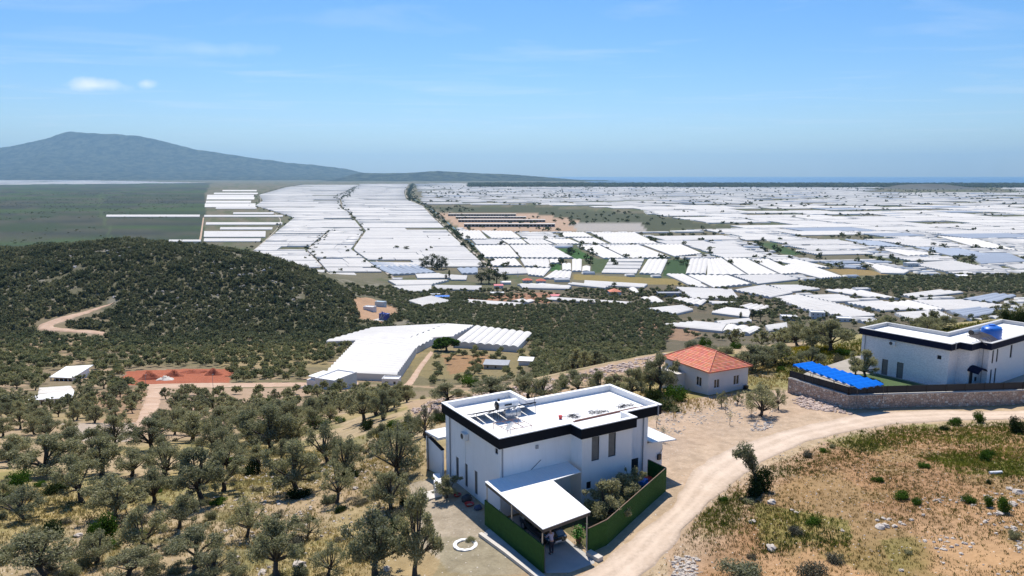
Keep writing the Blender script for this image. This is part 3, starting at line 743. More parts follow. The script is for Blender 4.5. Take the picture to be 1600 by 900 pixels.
# lean-to on the right
lw = MB(); wall_run(lw, (14.76, .4), (16.6, .4), -.4, 3.2); wall_run(lw, (16.6, .4), (16.6, 4.6), -.4, 3.2); wall_run(lw, (16.6, 4.6), (14.76, 4.6), -.4, 3.2)
lo = lw.build("lean_to", M_RENDER, villa)
mb = MB().prism([(14.76, -.35), (17.45, -.35), (17.45, 4.9), (14.76, 4.9)], [3.45, 3.22, 3.22, 3.45], [3.57, 3.34, 3.34, 3.57])
mb.build("lean_to_roof", M_SHEET, lo); MB().box(17.46, 17.52, -.35, 4.9, 3.2, 3.33).build("gutter", M_PIPE, lo)
MB().cbox((16.2, .3, 1.75), (.35, .18, .5)).build("meter_box", M_BLACK, lo); MB().tube([(16.3, .34, 2.0), (16.6, .34, 2.4), (16.62, .36, 2.7)], .02, 5).build("cable", M_BLACK, lo)
excl([V1(*p) for p in [(-2.5, -9.5), (5.5, -9), (17.8, -3.5), (19, 5), (16, 9), (7, 13.5), (-2.2, 13.5)]])

# ------------------------------------------------------------------ things on the villa roof
RZ = 6.081
sh = thing("solar_water_heater", "solar water heater with white horizontal tank on the near villa roof", "water heater", V1(2.5, 5.4, RZ), VR)
def loc1(pts): return [(p[0] - 2.5, p[1] - 5.4, p[2] - RZ) for p in pts]
MB().tube(loc1([(2.55, 4.9, 7.35), (2.62, 4.9, 7.35), (4.4, 4.9, 7.35), (4.47, 4.9, 7.35)]), [.34, .37, .37, .34], 20).build("tank", M_TANK, sh, True)
MB().tube(loc1([(2.50, 4.9, 7.35), (2.56, 4.9, 7.35)]), [.33, .385], 20).build("end_cap", M_BLACK, sh, True)
MB().tube(loc1([(3.1, 4.535, 7.40), (3.75, 4.535, 7.40)]), .075, 6).build("dark_lettered_band", M_BLACK, sh)
MB().tube(loc1([(2.8, 5, 7.7), (2.8, 5, 7.88)]), [.1, .13], 8).build("vent", M_BLACK, sh)
mb = MB(); mb.tube(loc1([(3.1, 4.5, 6.72), (4.4, 4.35, 6.72)]), .34, 18)
for q in (.3, .72): mb.tube(loc1([(3.1 + 1.3 * q - .05, 4.5 - .15 * q, 6.72), (3.1 + 1.3 * q + .05, 4.5 - .15 * q, 6.72)]), .375, 18)
mb.build("storage_drum", M_METAL, sh, True)
for x0, x1 in ((.75, 2.5), (2.6, 4.6), (4.7, 6.55)):
    pn = MB()
    for k in range(2):
        a = x0 + (x1 - x0) * k / 2 + .05; b = x0 + (x1 - x0) * (k + 1) / 2 - .05
        v = loc1([(a, 5.1, 7.0), (b, 5.1, 7.0), (b, 6.9, 6.32), (a, 6.9, 6.32), (a, 5.07, 6.92), (b, 5.07, 6.92), (b, 6.87, 6.24), (a, 6.87, 6.24)])
        pn.add(v, [(0, 1, 2, 3), (7, 6, 5, 4), (0, 4, 5, 1), (1, 5, 6, 2), (2, 6, 7, 3), (3, 7, 4, 0)])
    pn.build("collector_panel", M_PANEL, sh)
fr = MB()
for x in (.8, 2.4, 2.75, 4.3, 4.9, 6.45):
    fr.bar(*loc1([(x, 5.12, RZ), (x, 5.12, 6.98)]), w=.045); fr.bar(*loc1([(x, 6.8, RZ), (x, 5.12, 6.95)]), w=.04)
fr.bar(*loc1([(.75, 5.12, 6.9), (6.5, 5.12, 6.9)]), w=.045); fr.bar(*loc1([(.3, 5.3, 6.5), (2.6, 4.9, 7.0)]), w=.03); fr.bar(*loc1([(2.4, 5.0, 7.0), (2.8, 4.9, 7.6)]), w=.02)
for x in (2.75, 4.3): fr.bar(*loc1([(x, 4.7, RZ), (x, 4.9, 7.1)]), w=.05)
fr.build("support_frame", M_DMETAL, sh)
rk = thing("pipe_rack", "low rusty pipe rack lying on the roof in front of the water heater", "rack", V1(1.5, 1.4, RZ), VR)
mb = MB(); 
for a, b in (((0, 0), (2.25, 0)), ((2.25, 0), (2.2, 2.0)), ((2.2, 2.0), (-.1, 2.0)), ((-.1, 2.0), (0, 0)), ((.75, 0), (.7, 2)), ((1.5, 0), (1.45, 2)), ((-.05, 1), (2.22, 1))): mb.bar((*a, .45), (*b, .45), .05)
mb.build("grid", M_RUST, rk)
for p in ((0, 0), (2.25, 0), (2.2, 2), (-.1, 2)): MB().bar((*p, 0), (*p, .45), .05).build("leg", M_RUST, rk)
ds = thing("satellite_dish", "small white satellite dish on the near corner of the villa roof", "satellite dish", V1(1.55, 1.0, RZ), VR)
MB().tube([(0, 0, 0), (0, 0, .75)], .025, 6).build("mast", M_METAL, ds); MB().box(-.28, .28, -.2, .2, 0, .05).build("base", M_CONC, ds)
mb = MB(); d0 = rotx(R(62)); prof = [(.02, 0), (.2, .02), (.36, .07), (.42, .1)]; vv = []; ff = []
for r, z in prof:
    for k in range(16): vv.append(rotz(R(200)) @ d0 @ np.array((r * math.cos(k * math.pi / 8), r * math.sin(k * math.pi / 8), z)) + np.array((0, 0, .85)))
for i in range(3):
    for k in range(16): ff.append((i * 16 + k, i * 16 + (k + 1) % 16, (i + 1) * 16 + (k + 1) % 16, (i + 1) * 16 + k))
mb.add(vv, ff); mb.build("reflector", M_TANK, ds, True)
rl = MB().tube([(7.7, 1.35, RZ + .06), (15.3, 1.5, RZ + .06)], .05, 6); rl.tube([(8.0, 1.52, RZ + .05), (14.6, 1.66, RZ + .05)], .04, 6); rl.tube([(1.9, .55, RZ + .05), (6.2, .5, RZ + .05)], .04, 6)
o = rl.build("pipe", M_RUST, None); o.location = VO; o.rotation_euler = (0, 0, VR); tag(o, "long dark red pipes laid along the villa roof edge", "pipe")
o = MB().lathe((0, 0, 0), [(.12, 0), (.16, .18), (.17, .3), (.14, .3)], 12).build("bucket", M_RED); o.location = V1(7.3, 2.6, RZ); tag(o, "small red bucket standing on the white villa roof", "bucket")
rnd = random.Random(3)
for k, (x, y, lab) in enumerate(((8.4, 2.35, "loose wire mesh bundle beside the red bucket on the villa roof"), (11.0, 2.35, "loose wire mesh bundle, middle of the three on the villa roof"), (14.0, 2.5, "loose wire mesh bundle nearest the far right roof corner"))):
    mb = MB()
    for i in range(22):
        a = rnd.random() * 6.28; cx, cy = rnd.uniform(-.75, .75), rnd.uniform(-.45, .45); q = [(cx + .22 * math.cos(a + j) * (1 + .3 * rnd.random()), cy + .16 * math.sin(a + j), .03 + .1 * rnd.random()) for j in np.linspace(0, 5, 7)]
        mb.tube(q, .014, 4)
    o = mb.build("wire_bundle", M_DMETAL); o.location = V1(x, y, RZ); o.rotation_euler = (0, 0, VR); tag(o, lab, "wire bundle", "wire bundles on the villa roof")
o = MB().tube([(0, 0, 0), (0, 0, 1.1)], .02, 6).bar((-.3, 0, 1.05), (.3, 0, 1.05), .02).bar((-.3, 0, .9), (.3, 0, .9), .02).build("antenna", M_DMETAL); o.location = V1(7.4, 6.75, 6.0); tag(o, "thin roof aerial by the inner corner of the villa parapet", "aerial")

# ------------------------------------------------------------------ carport, fences, yard
cp = thing("carport", "carport with white sheet roof built against the villa", "carport", V1(0, 0, 0), VR)
CR = [(-1.1, .28), (-1.0, -7.55), (3.2, -7.15), (3.55, -1.95), (6.3, -1.75), (6.45, .28)]
zt = [3.36 + p[1] * .045 for p in CR]
MB().prism(CR, [z - .05 for z in zt], zt).build("roof", M_SHEET, cp)
mb = MB()
for a, b, za, zb in ((CR[1], CR[2], zt[1], zt[2]), (CR[0], CR[1], zt[0], zt[1]), (CR[2], CR[3], zt[2], zt[3])):
    q = [np.array((*a, za - .052)), np.array((*b, zb - .052))]; d = (q[1] - q[0]); nn = np.array((d[1], -d[0], 0)); nn /= np.linalg.norm(nn) + 1e-9; q = [w - nn * .06 for w in q]
    mb.add([q[0], q[1], q[1] - (0, 0, .26), q[0] - (0, 0, .26), q[0] - nn * .05, q[1] - nn * .05, q[1] - nn * .05 - (0, 0, .26), q[0] - nn * .05 - (0, 0, .26)], [(0, 3, 2, 1), (4, 5, 6, 7), (3, 7, 6, 2), (0, 4, 7, 3), (1, 2, 6, 5)])
mb.build("edge_beam", M_DMETAL, cp)
for p, zz in (((-.93, -7.4), 2.95), ((3.0, -7.0), 2.95), ((-.98, -3.5), 3.1), ((-1.0, .1), 3.25), ((3.3, -2.2), 3.15)): MB().bar((*p, -.15), (*p, zz), .1).build("post", M_METAL, cp)
def hedge_fence(name, pts, h0, h1, label, rail=False, px=None):
    f = thing(name, label, "fence", V1(*pts[0], 0), VR); o0 = np.array(pts[0])
    P = [np.array(p) - o0 for p in pts]; mb = MB(); po = []
    for i in range(len(P) - 1):
        a, b = P[i], P[i + 1]; L = np.linalg.norm(b - a); d = (b - a) / L; nn = np.array((d[1], -d[0])) * .05; n = max(2, int(L / .5))
        tops = [h1[i] + (h1[i + 1] - h1[i]) * k / n + random.Random(k + i).uniform(-.015, .015) for k in range(n + 1)]; bot = [h0[i] + (h0[i + 1] - h0[i]) * k / n for k in range(n + 1)]
        for k in range(n):
            p, q = a + d * L * k / n, a + d * L * (k + 1) / n
            v = [(*(p - nn), bot[k]), (*(q - nn), bot[k + 1]), (*(q - nn), tops[k + 1]), (*(p - nn), tops[k]), (*(p + nn), bot[k]), (*(q + nn), bot[k + 1]), (*(q + nn), tops[k + 1]), (*(p + nn), tops[k])]
            mb.add(v, [(1, 0, 3, 2), (4, 5, 6, 7), (3, 7, 6, 2)] + ([(0, 4, 7, 3)] if k == 0 else []) + ([(1, 2, 6, 5)] if k == n - 1 else []))
    mb.build("panel", M_HEDGE, f)
    for i in range(len(P) - 1):
        L = np.linalg.norm(P[i + 1] - P[i]); m = max(1, round(L / 2.6))
        for k in range(m + (i == len(P) - 2)):
            q = P[i] + (P[i + 1] - P[i]) * k / m; d = (P[i + 1] - P[i]) / L; q = q + np.array((-d[1], d[0])) * .085
            zz = h1[i] + (h1[i + 1] - h1[i]) * k / m; zb = h0[i] + (h0[i + 1] - h0[i]) * k / m
            MB().bar((*q, zb - .15), (*q, zz + .06), .05).build("post", M_DMETAL, f)
    if rail:
        mb = MB()
        for i in range(len(P) - 1): mb.tube([(*P[i], h1[i] + .035), (*P[i + 1], h1[i + 1] + .035)], .035, 6)
        mb.build("top_rail", M_WOOD, f)
    return f
hedge_fence("screen_fence", [(-1.12, .2), (-1.08, -3.8), (-1.02, -7.7)], [-.15, -.15, -.15], [1.95, 1.95, 1.92], "green artificial hedge fence along the open side of the carport")
hedge_fence("screen_fence", [(3.1, -7.05), (4.95, -6.75), (14.6, -2.3), (14.35, -.4)], [-.3, -.35, -.3, -.1], [1.75, 1.8, 2.0, 2.1], "green artificial hedge fence with wooden rail facing the dirt road", True)
def drape(name, pts, mat, label, up, kind="structure", n=40):
    P = np.array(pts)[:, :2]; lo, hi = P.min(0), P.max(0); st = max((hi - lo).max() / n, .05)
    mb = MB(); c = P.mean(0); m = 14; v = []; f = []
    # radial fan with rings, follows the land
    E = np.r_[P, P[:1]]; s = np.r_[0, np.cumsum(np.linalg.norm(np.diff(E, axis=0), axis=1))]; q = np.linspace(0, s[-1], 64, endpoint=False)
    B = np.c_[np.interp(q, s, E[:, 0]), np.interp(q, s, E[:, 1])]
    V = np.concatenate([c + (B - c) * r for r in np.linspace(.02, 1, m)]); Z = H(V[:, 0], V[:, 1]) + up; Z[-64:] -= 2.0 * up
    F = [(i * 64 + k, (i + 1) * 64 + k, (i + 1) * 64 + (k + 1) % 64, i * 64 + (k + 1) % 64) for i in range(m - 1) for k in range(64)]
    a2 = np.roll(P, -1, 0)
    if (P[:, 0] * a2[:, 1] - a2[:, 0] * P[:, 1]).sum() < 0: F = [g[::-1] for g in F]
    o = np_mesh(name, np.c_[V, Z], F, mat); return tag(o, label, None, None, kind)
drape("driveway", [V1(*p) for p in [(-.95, .2), (-.9, -7.9), (.5, -8.6), (2.95, -8.4), (3.05, -7.0), (3.0, .2)]], M_CONC, "concrete driveway under the carport", .045)
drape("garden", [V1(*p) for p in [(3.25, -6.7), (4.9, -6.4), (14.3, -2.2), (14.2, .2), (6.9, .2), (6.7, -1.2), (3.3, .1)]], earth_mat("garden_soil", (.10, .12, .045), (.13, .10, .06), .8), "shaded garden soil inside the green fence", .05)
def kerb(pts, w, h, label, mat=M_CONC_L, name="kerb_wall"):
    mb = MB(); P = [V1(*p) for p in pts]
    for a, b in zip(P[:-1], P[1:]):
        d = (b - a)[:2]; d /= np.linalg.norm(d); nn = np.array((-d[1], d[0])) * w / 2
        za, zb = float(H(a[0], a[1])), float(H(b[0], b[1]))
        v = [(*(a[:2] - nn), za - .4), (*(b[:2] - nn), zb - .4), (*(b[:2] + nn), zb - .4), (*(a[:2] + nn), za - .4), (*(a[:2] - nn), za + h), (*(b[:2] - nn), zb + h), (*(b[:2] + nn), zb + h), (*(a[:2] + nn), za + h)]
        mb.add(v, [(0, 3, 2, 1), (4, 5, 6, 7), (0, 1, 5, 4), (1, 2, 6, 5), (2, 3, 7, 6), (3, 0, 4, 7)])
    return tag(mb.build(name, mat), label, "kerb")
kerb([(-2.2, -1.0), (-1.95, -4.3), (-1.75, -8.2)], .3, .22, "low pale concrete kerb outside the carport fence")
kerb([(3.05, -7.15), (3.25, -8.3)], .5, .28, "short pale concrete kerb at the mouth of the driveway")
drape("gravel_strip", [V1(*p) for p in [(-2.0, -.8), (-1.15, -.3), (-1.1, -8.3), (-1.7, -8.5)]], M_CONC, "dusty concrete strip below the green fence", .03)
# white ring of a planting circle on the gravel
rgp = ground(727, 852); mb = MB(); seg = 28; rr = [(.88, 0), (.88, .09), (.62, .09), (.62, 0)]
v = [(r * math.cos(2 * math.pi * k / seg), r * math.sin(2 * math.pi * k / seg), z + .02 * math.sin(k * 2.3)) for r, z in rr for k in range(seg)]
mb.add(v, [(i * seg + k, i * seg + (k + 1) % seg, (i + 1) * seg + (k + 1) % seg, (i + 1) * seg + k) for i in range(3) for k in range(seg)])
o = mb.build("planting_ring", M_CAP); o.location = rgp + (0, 0, -.01); tag(o, "white concrete ring laid on the gravel left of the carport", "planting ring")

# ================================================================== COTTAGE
CO = at_z(1107.7, 583.5, .7); CO = np.array((CO[0], CO[1], -2.6)); CRt = R(27.4)
cot = thing("cottage", "small white cottage with a red tiled hip roof", "cottage", CO, CRt)
W_, D_, zE, zR = 7.7, 9.6, 3.3, 5.2
cw = MB(); ch = {0: [(.95, 1.95, .95, 2.2), (4.35, 5.4, .95, 2.3)], 3: [(6.35, 7.45, .95, 2.25)]}
cr = [(.4, .4), (W_ - .4, .4), (W_ - .4, D_ - .4), (.4, D_ - .4)]; cruns = {i: wall_run(cw, cr[i], cr[(i + 1) % 4], -.8, zE - .02, ch.get(i, ())) for i in range(4)}
cw.build("wall", M_RENDER2, cot)
for i, hs in ch.items():
    for h in hs: window(cruns[i], h, cot, M_GLASS, M_WFRAME, mull=1, w=.08, sill=True)
def hip_roof(mb, w, d, z0, z1, f=2.9, b=3.1, x0=0, y0=0, th=.12):
    e = [(x0, y0), (x0 + w, y0), (x0 + w, y0 + d), (x0, y0 + d)]; a, c = (x0 + w / 2, y0 + f), (x0 + w / 2, y0 + d - b)
    v = [(*p, z0) for p in e] + [(*a, z1), (*c, z1)] + [(*p, z0 - th) for p in e]
    mb.add(v, [(0, 1, 4), (1, 2, 5, 4), (2, 3, 5), (3, 0, 4, 5), (0, 6, 7, 1), (1, 7, 8, 2), (2, 8, 9, 3), (3, 9, 6, 0), (6, 9, 8, 7)])
    return v
mb = MB(); hv = hip_roof(mb, W_, D_, zE + .08, zR); ro = mb.build("roof", M_TILE, cot)
# courses of tiles as real steps on the slopes seen from the road
mb = MB()
for (A, B, T0, T1) in ((hv[0], hv[1], hv[4], hv[4]), (hv[3], hv[0], hv[5], hv[4]), (hv[1], hv[2], hv[4], hv[5])):
    A, B, T0, T1 = map(np.array, (A, B, T0, T1)); n = 15; nn = np.cross(B - A, T0 - A); nn /= np.linalg.norm(nn)
    for k in range(n):
        f0, f1 = k / n, (k + 1) / n; p, q = A + (T0 - A) * f0, B + (T1 - B) * f0; r, s = B + (T1 - B) * f1, A + (T0 - A) * f1
        mb.add([p + nn * .055, q + nn * .055, r + nn * .012, s + nn * .012, p + nn * .003, q + nn * .003], [(0, 1, 2, 3), (4, 5, 1, 0)])
mb.build("tile_courses", M_TILE, ro)
mb = MB()
for a, b in ((0, 4), (1, 4), (2, 5), (3, 5), (4, 5)): mb.tube([np.array(hv[a]) + (0, 0, .04), np.array(hv[b]) + (0, 0, .05)], .09, 6)
mb.build("ridge_tile", M_TILE, ro)
MB().box(-.9, .38, 5.0, 8.6, -.6, 2.0).build("side_porch", M_RENDER2, cot); MB().box(-1.1, .36, 4.8, 8.8, 2.02, 2.14).build("porch_slab", M_CONC_L, cot)
excl([rotz(CRt) @ np.array((*p, 0)) + CO for p in [(-2, -1), (9, -1), (9, 11), (-2, 11)]])
for k, (s, z) in enumerate(((6.35, 1.15), (6.42, .75))):
    mb = MB(); 
    for j in range(3): mb.box(-.28, .28, -.2, .2, j * .12, j * .12 + .08)
    o = mb.build("crate", M_BLACK); o.location = rotz(CRt) @ np.array((s + .4, .15, .0)) + CO + (0, 0, .05 + k * .36); o.rotation_euler = (0, 0, CRt); tag(o, ("dark crate under another against the cottage wall", "dark crate on top of another against the cottage wall")[k], "crate")

# ================================================================== SECOND VILLA
B_A = at_z(1343, 512, 5.45); BR = R(34.2); BO = np.array((B_A[0], B_A[1], -.65))
def V2(x, y, z=0.0): return rotz(BR) @ np.array((x, y, z)) + BO
v2 = thing("brick_villa", "white brick villa with navy fascia behind the stone wall", "villa", BO, BR)
O2 = [(0, -11.9), (2.1, -11.9), (2.1, -13.3), (4.5, -13.3), (4.5, -14.5), (22.5, -14.5), (22.5, -8.2), (6.8, -8.2), (6.8, 0), (0, 0)]
W2 = [(.3, -11.6), (2.4, -11.6), (2.4, -13.0), (4.8, -13.0), (4.8, -14.2), (22.2, -14.2), (22.2, -8.5), (6.5, -8.5), (6.5, -.3), (.3, -.3)]
h2 = {2: [(.45, 1.45, .2, 2.35)], 4: [(.9, 1.35, 3.3, 5.0), (2.1, 2.55, 3.3, 5.0), (.85, 1.3, .5, 2.5), (2.05, 2.5, .5, 2.5), (6.0, 6.6, 3.3, 5.0)], 9: [(3.0, 3.8, .2, 2.4), (5.0, 5.85, .2, 2.4), (9.9, 10.4, 3.85, 4.35)]}
wb = MB(); r2 = {i: wall_run(wb, W2[i], W2[(i + 1) % 10], -.5, 5.2, h2.get(i, ())) for i in range(10)}
wb.build("wall", M_WBRICK, v2)
for i, hs in h2.items():
    for h in hs:
        if i == 2: d = window(r2[i], h, v2, M_BLACK, name="door")
        else: window(r2[i], h, v2, M_CURT if h[1] - h[0] > .6 else M_GLASS)
mb = MB(); ring(mb, O2, inset(O2, .25), 5.25, 6.05); mb.add([(*p, 5.26) for p in inset(O2, .02)], [tuple(range(9, -1, -1))]); mb.build("fascia", M_NAVY, v2)
mb = MB(); ring(mb, inset(O2, .251), inset(O2, .34), 5.5, 6.045); mb.build("parapet", M_PARA, v2)
mb = MB(); ring(mb, inset(O2, -.02), inset(O2, .36), 6.055, 6.12); mb.build("coping", M_PARA, v2)
MB().prism(inset(O2, .35), 5.45, 5.62).build("roof", M_ROOF, v2)
air_con("air_conditioner", r2[9], 3.9 + .35, 4.5, v2)
MB().tube([(.2, -.8, 5.2), (.2, -.8, 0)], .05, 6).build("downpipe", M_PIPE, v2); MB().tube([(4.62, -13.6, 5.2), (4.62, -13.6, .1)], .05, 6).build("downpipe", M_PIPE, v2); MB().box(1.0, 1.12, -11.98, -11.8, 5.2, 6.16).build("scupper", M_PIPE, v2)
# arched canopy over the door
mb = MB(); n = 10; v = []
for k in range(n + 1):
    a = math.pi * (.12 + .76 * k / n); v += [(3.3 - 1.3 * math.cos(a), -13.01, 2.45 + .75 * math.sin(a)), (3.3 - 1.3 * math.cos(a), -14.35, 2.25 + .75 * math.sin(a))]
m0 = len(v); v += [(x, y, z - .06) for x, y, z in v]
f = [(2 * k, 2 * k + 1, 2 * k + 3, 2 * k + 2) for k in range(n)] + [(m0 + 2 * k, m0 + 2 * k + 2, m0 + 2 * k + 3, m0 + 2 * k + 1) for k in range(n)] + [(2 * k + 1, m0 + 2 * k + 1, m0 + 2 * k + 3, 2 * k + 3) for k in range(n)]
mb.add(v, f); mb.build("door_canopy", M_NAVY, v2)
MB().box(4.35, 4.6, -13.12, -13.002, 1.0, 1.5).build("meter_box", M_FRAME, v2)
excl([V2(*p) for p in [(-1, 1), (-1, -17), (24, -17), (24, -6), (9, 2)]])
# roof things
WT_S = 1.3
wt = thing("water_tank", "blue plastic water tank on the roof of the brick villa", "water tank", V2(9.8, -12.2, 5.621), BR)
mb = MB(); prof = [(1.05, 0), (1.12, .1), (1.08, .3), (1.14, .42), (1.08, .55), (1.14, .68), (1.08, .82), (1.12, .95), (.98, 1.12), (.6, 1.28)]
mb.lathe((0, 0, 0), prof, 20); tk = mb.build("tank", M_BLUE, wt, True); tk.scale = (1.15, .85, 1); wt.scale = (1.2, 1.2, 1.35)
MB().lathe((0, 0, 1.27), [(.32, 0), (.34, .12), (.2, .16)], 14).build("lid", M_BLUE, wt)
mb = MB()
for q in range(-2, 3): mb.box(q * .5 - .06, q * .5 + .06, -.55, .55, 1.03 + .05, 1.22 - .04 * abs(q))
mb.build("rib", M_BLUE, wt)
s2 = thing("solar_water_heater", "solar heater with slatted tubes beside the blue tank", "water heater", V2(6.5, -11.9, 5.621), BR)
MB().tube([(-.9, .3, 1.2), (.95, .3, 1.2)], .32, 16).build("tank", M_METAL, s2); MB().tube([(-.98, .3, 1.2), (-.88, .3, 1.2)], .34, 16).build("end_cap", M_BLACK, s2)
mb = MB()
for k in range(11): mb.tube([(-2.0 + k * .36, .2, 1.0), (-2.0 + k * .36, -1.0, .75), (-2.1 + k * .36, -2.1, .2)], .05, 6)
mb.build("collector_tubes", simple("weathered_tubes", (.10, .085, .075), .5, .3, 4), s2)
mb = MB()
for x in (-1.9, -.6, .7, 1.5): mb.bar((x, .3, 0), (x, .3, 1.05), .05); mb.bar((x, -2.0, 0), (x, .2, .95), .05)
mb.bar((-2.1, -1.0, .7), (1.7, -1.0, .7), .04); mb.bar((-2.1, .2, .95), (1.7, .2, .95), .04); mb.build("support_frame", M_METAL, s2)
# stone retaining wall, mesh fence, yard
SW = [at_z(px, py, .05) for px, py in ((1232, 590), (1326, 617.5), (1600, 609.5))]; d = SW[2] - SW[1]; SW.append(SW[2] + d * .5)
yard_poly = [SW[0], SW[1], SW[3], SW[3] + np.array((-3, 22, 0)), V2(7, 4), V2(-6, 3)]
MB().prism([tuple(p[:2]) for p in yard_poly], -3.5, -.35).build("yard", simple("yard_paving", (.34, .30, .24), .9, .2, 1.5)); tag(bpy.data.objects["yard"], "paved yard behind the stone wall", None, None, "structure")
lw = [SW[1] + (2.6, .9, 0), SW[1] + (10.5, 1.8, 0), V2(-.3, -11), V2(-.3, -3), SW[0] + (7.5, 3, 0)]
t = NT("lawn_grass"); P = t.pos(); t.principled(t.mix(t.ramp(t.noise(P, 3, 5), .3, .7), (.04, .085, .02), (.075, .12, .035)), .9, t.bump(t.noise(P, 30, 3), .8, .05)); M_LAWN = t.m
MB().prism([tuple(p[:2]) for p in lw], -.349, -.32).build("lawn", M_LAWN); tag(bpy.data.objects["lawn"], "small green lawn behind the stone wall", None, None, "structure")
excl([p[:2] for p in yard_poly], 1.0)
st = thing("stone_wall", "long rubble stone wall with pale coping along the road", "wall", SW[1])
mb, mc = MB(), MB()
for a, b in zip(SW[:-1], SW[1:]):
    a, b = a - SW[1], b - SW[1]; d = (b - a)[:2]; L = np.linalg.norm(d); d = d / L; nn = np.array((-d[1], d[0]))
    for m_, w0, w1, z0, z1 in ((mb, -.02, .5, -3.5, -.09), (mc, -.07, .55, -.088, .0)):
        e0 = 0 if a[0] > -.1 and abs(a[1]) < .1 else 0
        v = [(*(a[:2] + nn * w0), z0), (*(b[:2] + nn * w0), z0), (*(b[:2] + nn * w1), z0), (*(a[:2] + nn * w1), z0), (*(a[:2] + nn * w0), z1), (*(b[:2] + nn * w0), z1), (*(b[:2] + nn * w1), z1), (*(a[:2] + nn * w1), z1)]
        m_.add(v, [(0, 3, 2, 1), (4, 5, 6, 7), (0, 1, 5, 4), (1, 2, 6, 5), (2, 3, 7, 6), (3, 0, 4, 7)])
mb.build("masonry", M_STONEWALL, st); mc.build("coping", M_CONC_L, st)
t = NT("dark_mesh"); c = t.coord(); t.principled((.02, .021, .024), .7); M_MESH = t.m
mf = thing("mesh_fence", "low black mesh fence standing on the stone wall", "fence", SW[1] + (0, 0, .01)); mb = MB()
for a, b in zip(SW[:-1], SW[1:]):
    a, b = a - SW[1], b - SW[1]; d = (b - a)[:2]; L = np.linalg.norm(d); d = d / L; nn = np.array((-d[1], d[0])) * .25
    v = [(*(a[:2] + nn * .95), .04), (*(b[:2] + nn * .95), .04), (*(b[:2] + nn * .95), .92), (*(a[:2] + nn * .95), .92), (*(a[:2] + nn * 1.05), .04), (*(b[:2] + nn * 1.05), .04), (*(b[:2] + nn * 1.05), .92), (*(a[:2] + nn * 1.05), .92)]
    mb.add(v, [(0, 1, 2, 3), (7, 6, 5, 4), (3, 2, 6, 7), (0, 4, 5, 1)])
    m = round(L / 2.4)
    for k in range(m + 1):
        q = a[:2] + d * L * k / m + nn * .8; MB().bar((*q, 0), (*q, 1.0), .06).build("post", M_BLACK, mf)
mb.build("mesh_panel", M_MESH, mf)
# blue shade pergola in the yard corner
pz = 1.5; PQ = [at_z(1238.5, 571.5, pz), at_z(1268, 567, pz), at_z(1381, 600, pz), at_z(1340, 606.5, pz)]
pg = thing("pergola", "bright blue shade cloth pergola in the corner of the walled yard", "pergola", (PQ[3][0], PQ[3][1], -.32)); po = np.array((PQ[3][0], PQ[3][1], -.32))
nu, nv = 109, 49; V = []; 
for i in range(nu):
    for j in range(nv):
        s, q = i / (nu - 1), j / (nv - 1); p = (PQ[3] * (1 - s) + PQ[0] * s) * (1 - q) + (PQ[2] * (1 - s) + PQ[1] * s) * q - po
        ph = s * 9; k = (ph % 1); sag = .27 * k - .21 * abs(math.sin(q * 4 * math.pi)) * (1 - k); V.append((p[0], p[1], p[2] + sag))
F = [(i * nv + j, i * nv + j + 1, (i + 1) * nv + j + 1, (i + 1) * nv + j) for i in range(nu - 1) for j in range(nv - 1)]
t = NT("blue_shade_cloth"); dif = t.node("ShaderNodeBsdfDiffuse"); tr = t.node("ShaderNodeBsdfTranslucent"); mx = t.node("ShaderNodeMixShader"); mx.inputs[0].default_value = .12
for b in (dif, tr): b.inputs["Color"].default_value = (.012, .165, .66, 1)
t.l.new(dif.outputs[0], mx.inputs[1]); t.l.new(tr.outputs[0], mx.inputs[2]); t.l.new(mx.outputs[0], t.out.inputs["Surface"])
np_mesh("shade_cloth", V, F, t.m, pg, True)
mb = MB(); q = [p - po for p in PQ]
for a, b in ((0, 1), (1, 2), (2, 3), (3, 0)): mb.bar(q[a] - (0, 0, .12), q[b] - (0, 0, .12), .08)
for k in range(1, 9): s = k / 9; mb.bar(q[3] * (1 - s) + q[0] * s - (0, 0, .13), q[2] * (1 - s) + q[1] * s - (0, 0, .13), .05)
mb.build("roof_frame", M_DMETAL, pg)
for k in (0, .33, .66, 1):
    for a, b in ((3, 0), (2, 1)):
        p = q[a] * (1 - k) + q[b] * k; MB().bar((p[0], p[1], 0), (p[0], p[1], p[2] - .12), .07).build("post", M_DMETAL, pg)

# ================================================================== PLANTS
def leaf_mat(name, a, b, c, trans=.25, world_var=0.0):
    t = NT(name); g = t.node("ShaderNodeNewGeometry"); oi = t.node("ShaderNodeObjectInfo")
    cc = t.mix(t.ramp(g.outputs["Random Per Island"], 0, .6), a, b); cc = t.mix(t.ramp(g.outputs["Random Per Island"], .6, 1.0), cc, c)
    cc = t.mix(1.0, cc, t.mix(oi.outputs["Random"], (.72, .76, .76), (1.22, 1.18, 1.06)), 'MULTIPLY')
    if world_var:
        n = t.noise(g.outputs["Position"], world_var, 3, .6); cc = t.mix(1.0, cc, t.mix(t.ramp(n, .35, .65), (.58, .66, .62), (1.35, 1.28, 1.14)), 'MULTIPLY')
    d = t.node("ShaderNodeBsdfDiffuse"); tr = t.node("ShaderNodeBsdfTranslucent"); mx = t.node("ShaderNodeMixShader"); mx.inputs[0].default_value = trans
    t.put(d.inputs["Color"], cc); t.put(tr.inputs["Color"], t.mix(1.0, cc, (1.1, 1.12, .85), 'MULTIPLY'))
    t.l.new(d.outputs[0], mx.inputs[1]); t.l.new(tr.outputs[0], mx.inputs[2]); t.l.new(mx.outputs[0], t.out.inputs["Surface"]); return t.m
M_OLIVE = leaf_mat("olive_leaves", (.175, .175, .10), (.295, .288, .185), (.42, .405, .29), .4)
M_OLIVE_F = leaf_mat("grove_leaves", (.135, .142, .085), (.225, .228, .145), (.33, .325, .225), .35, .09)
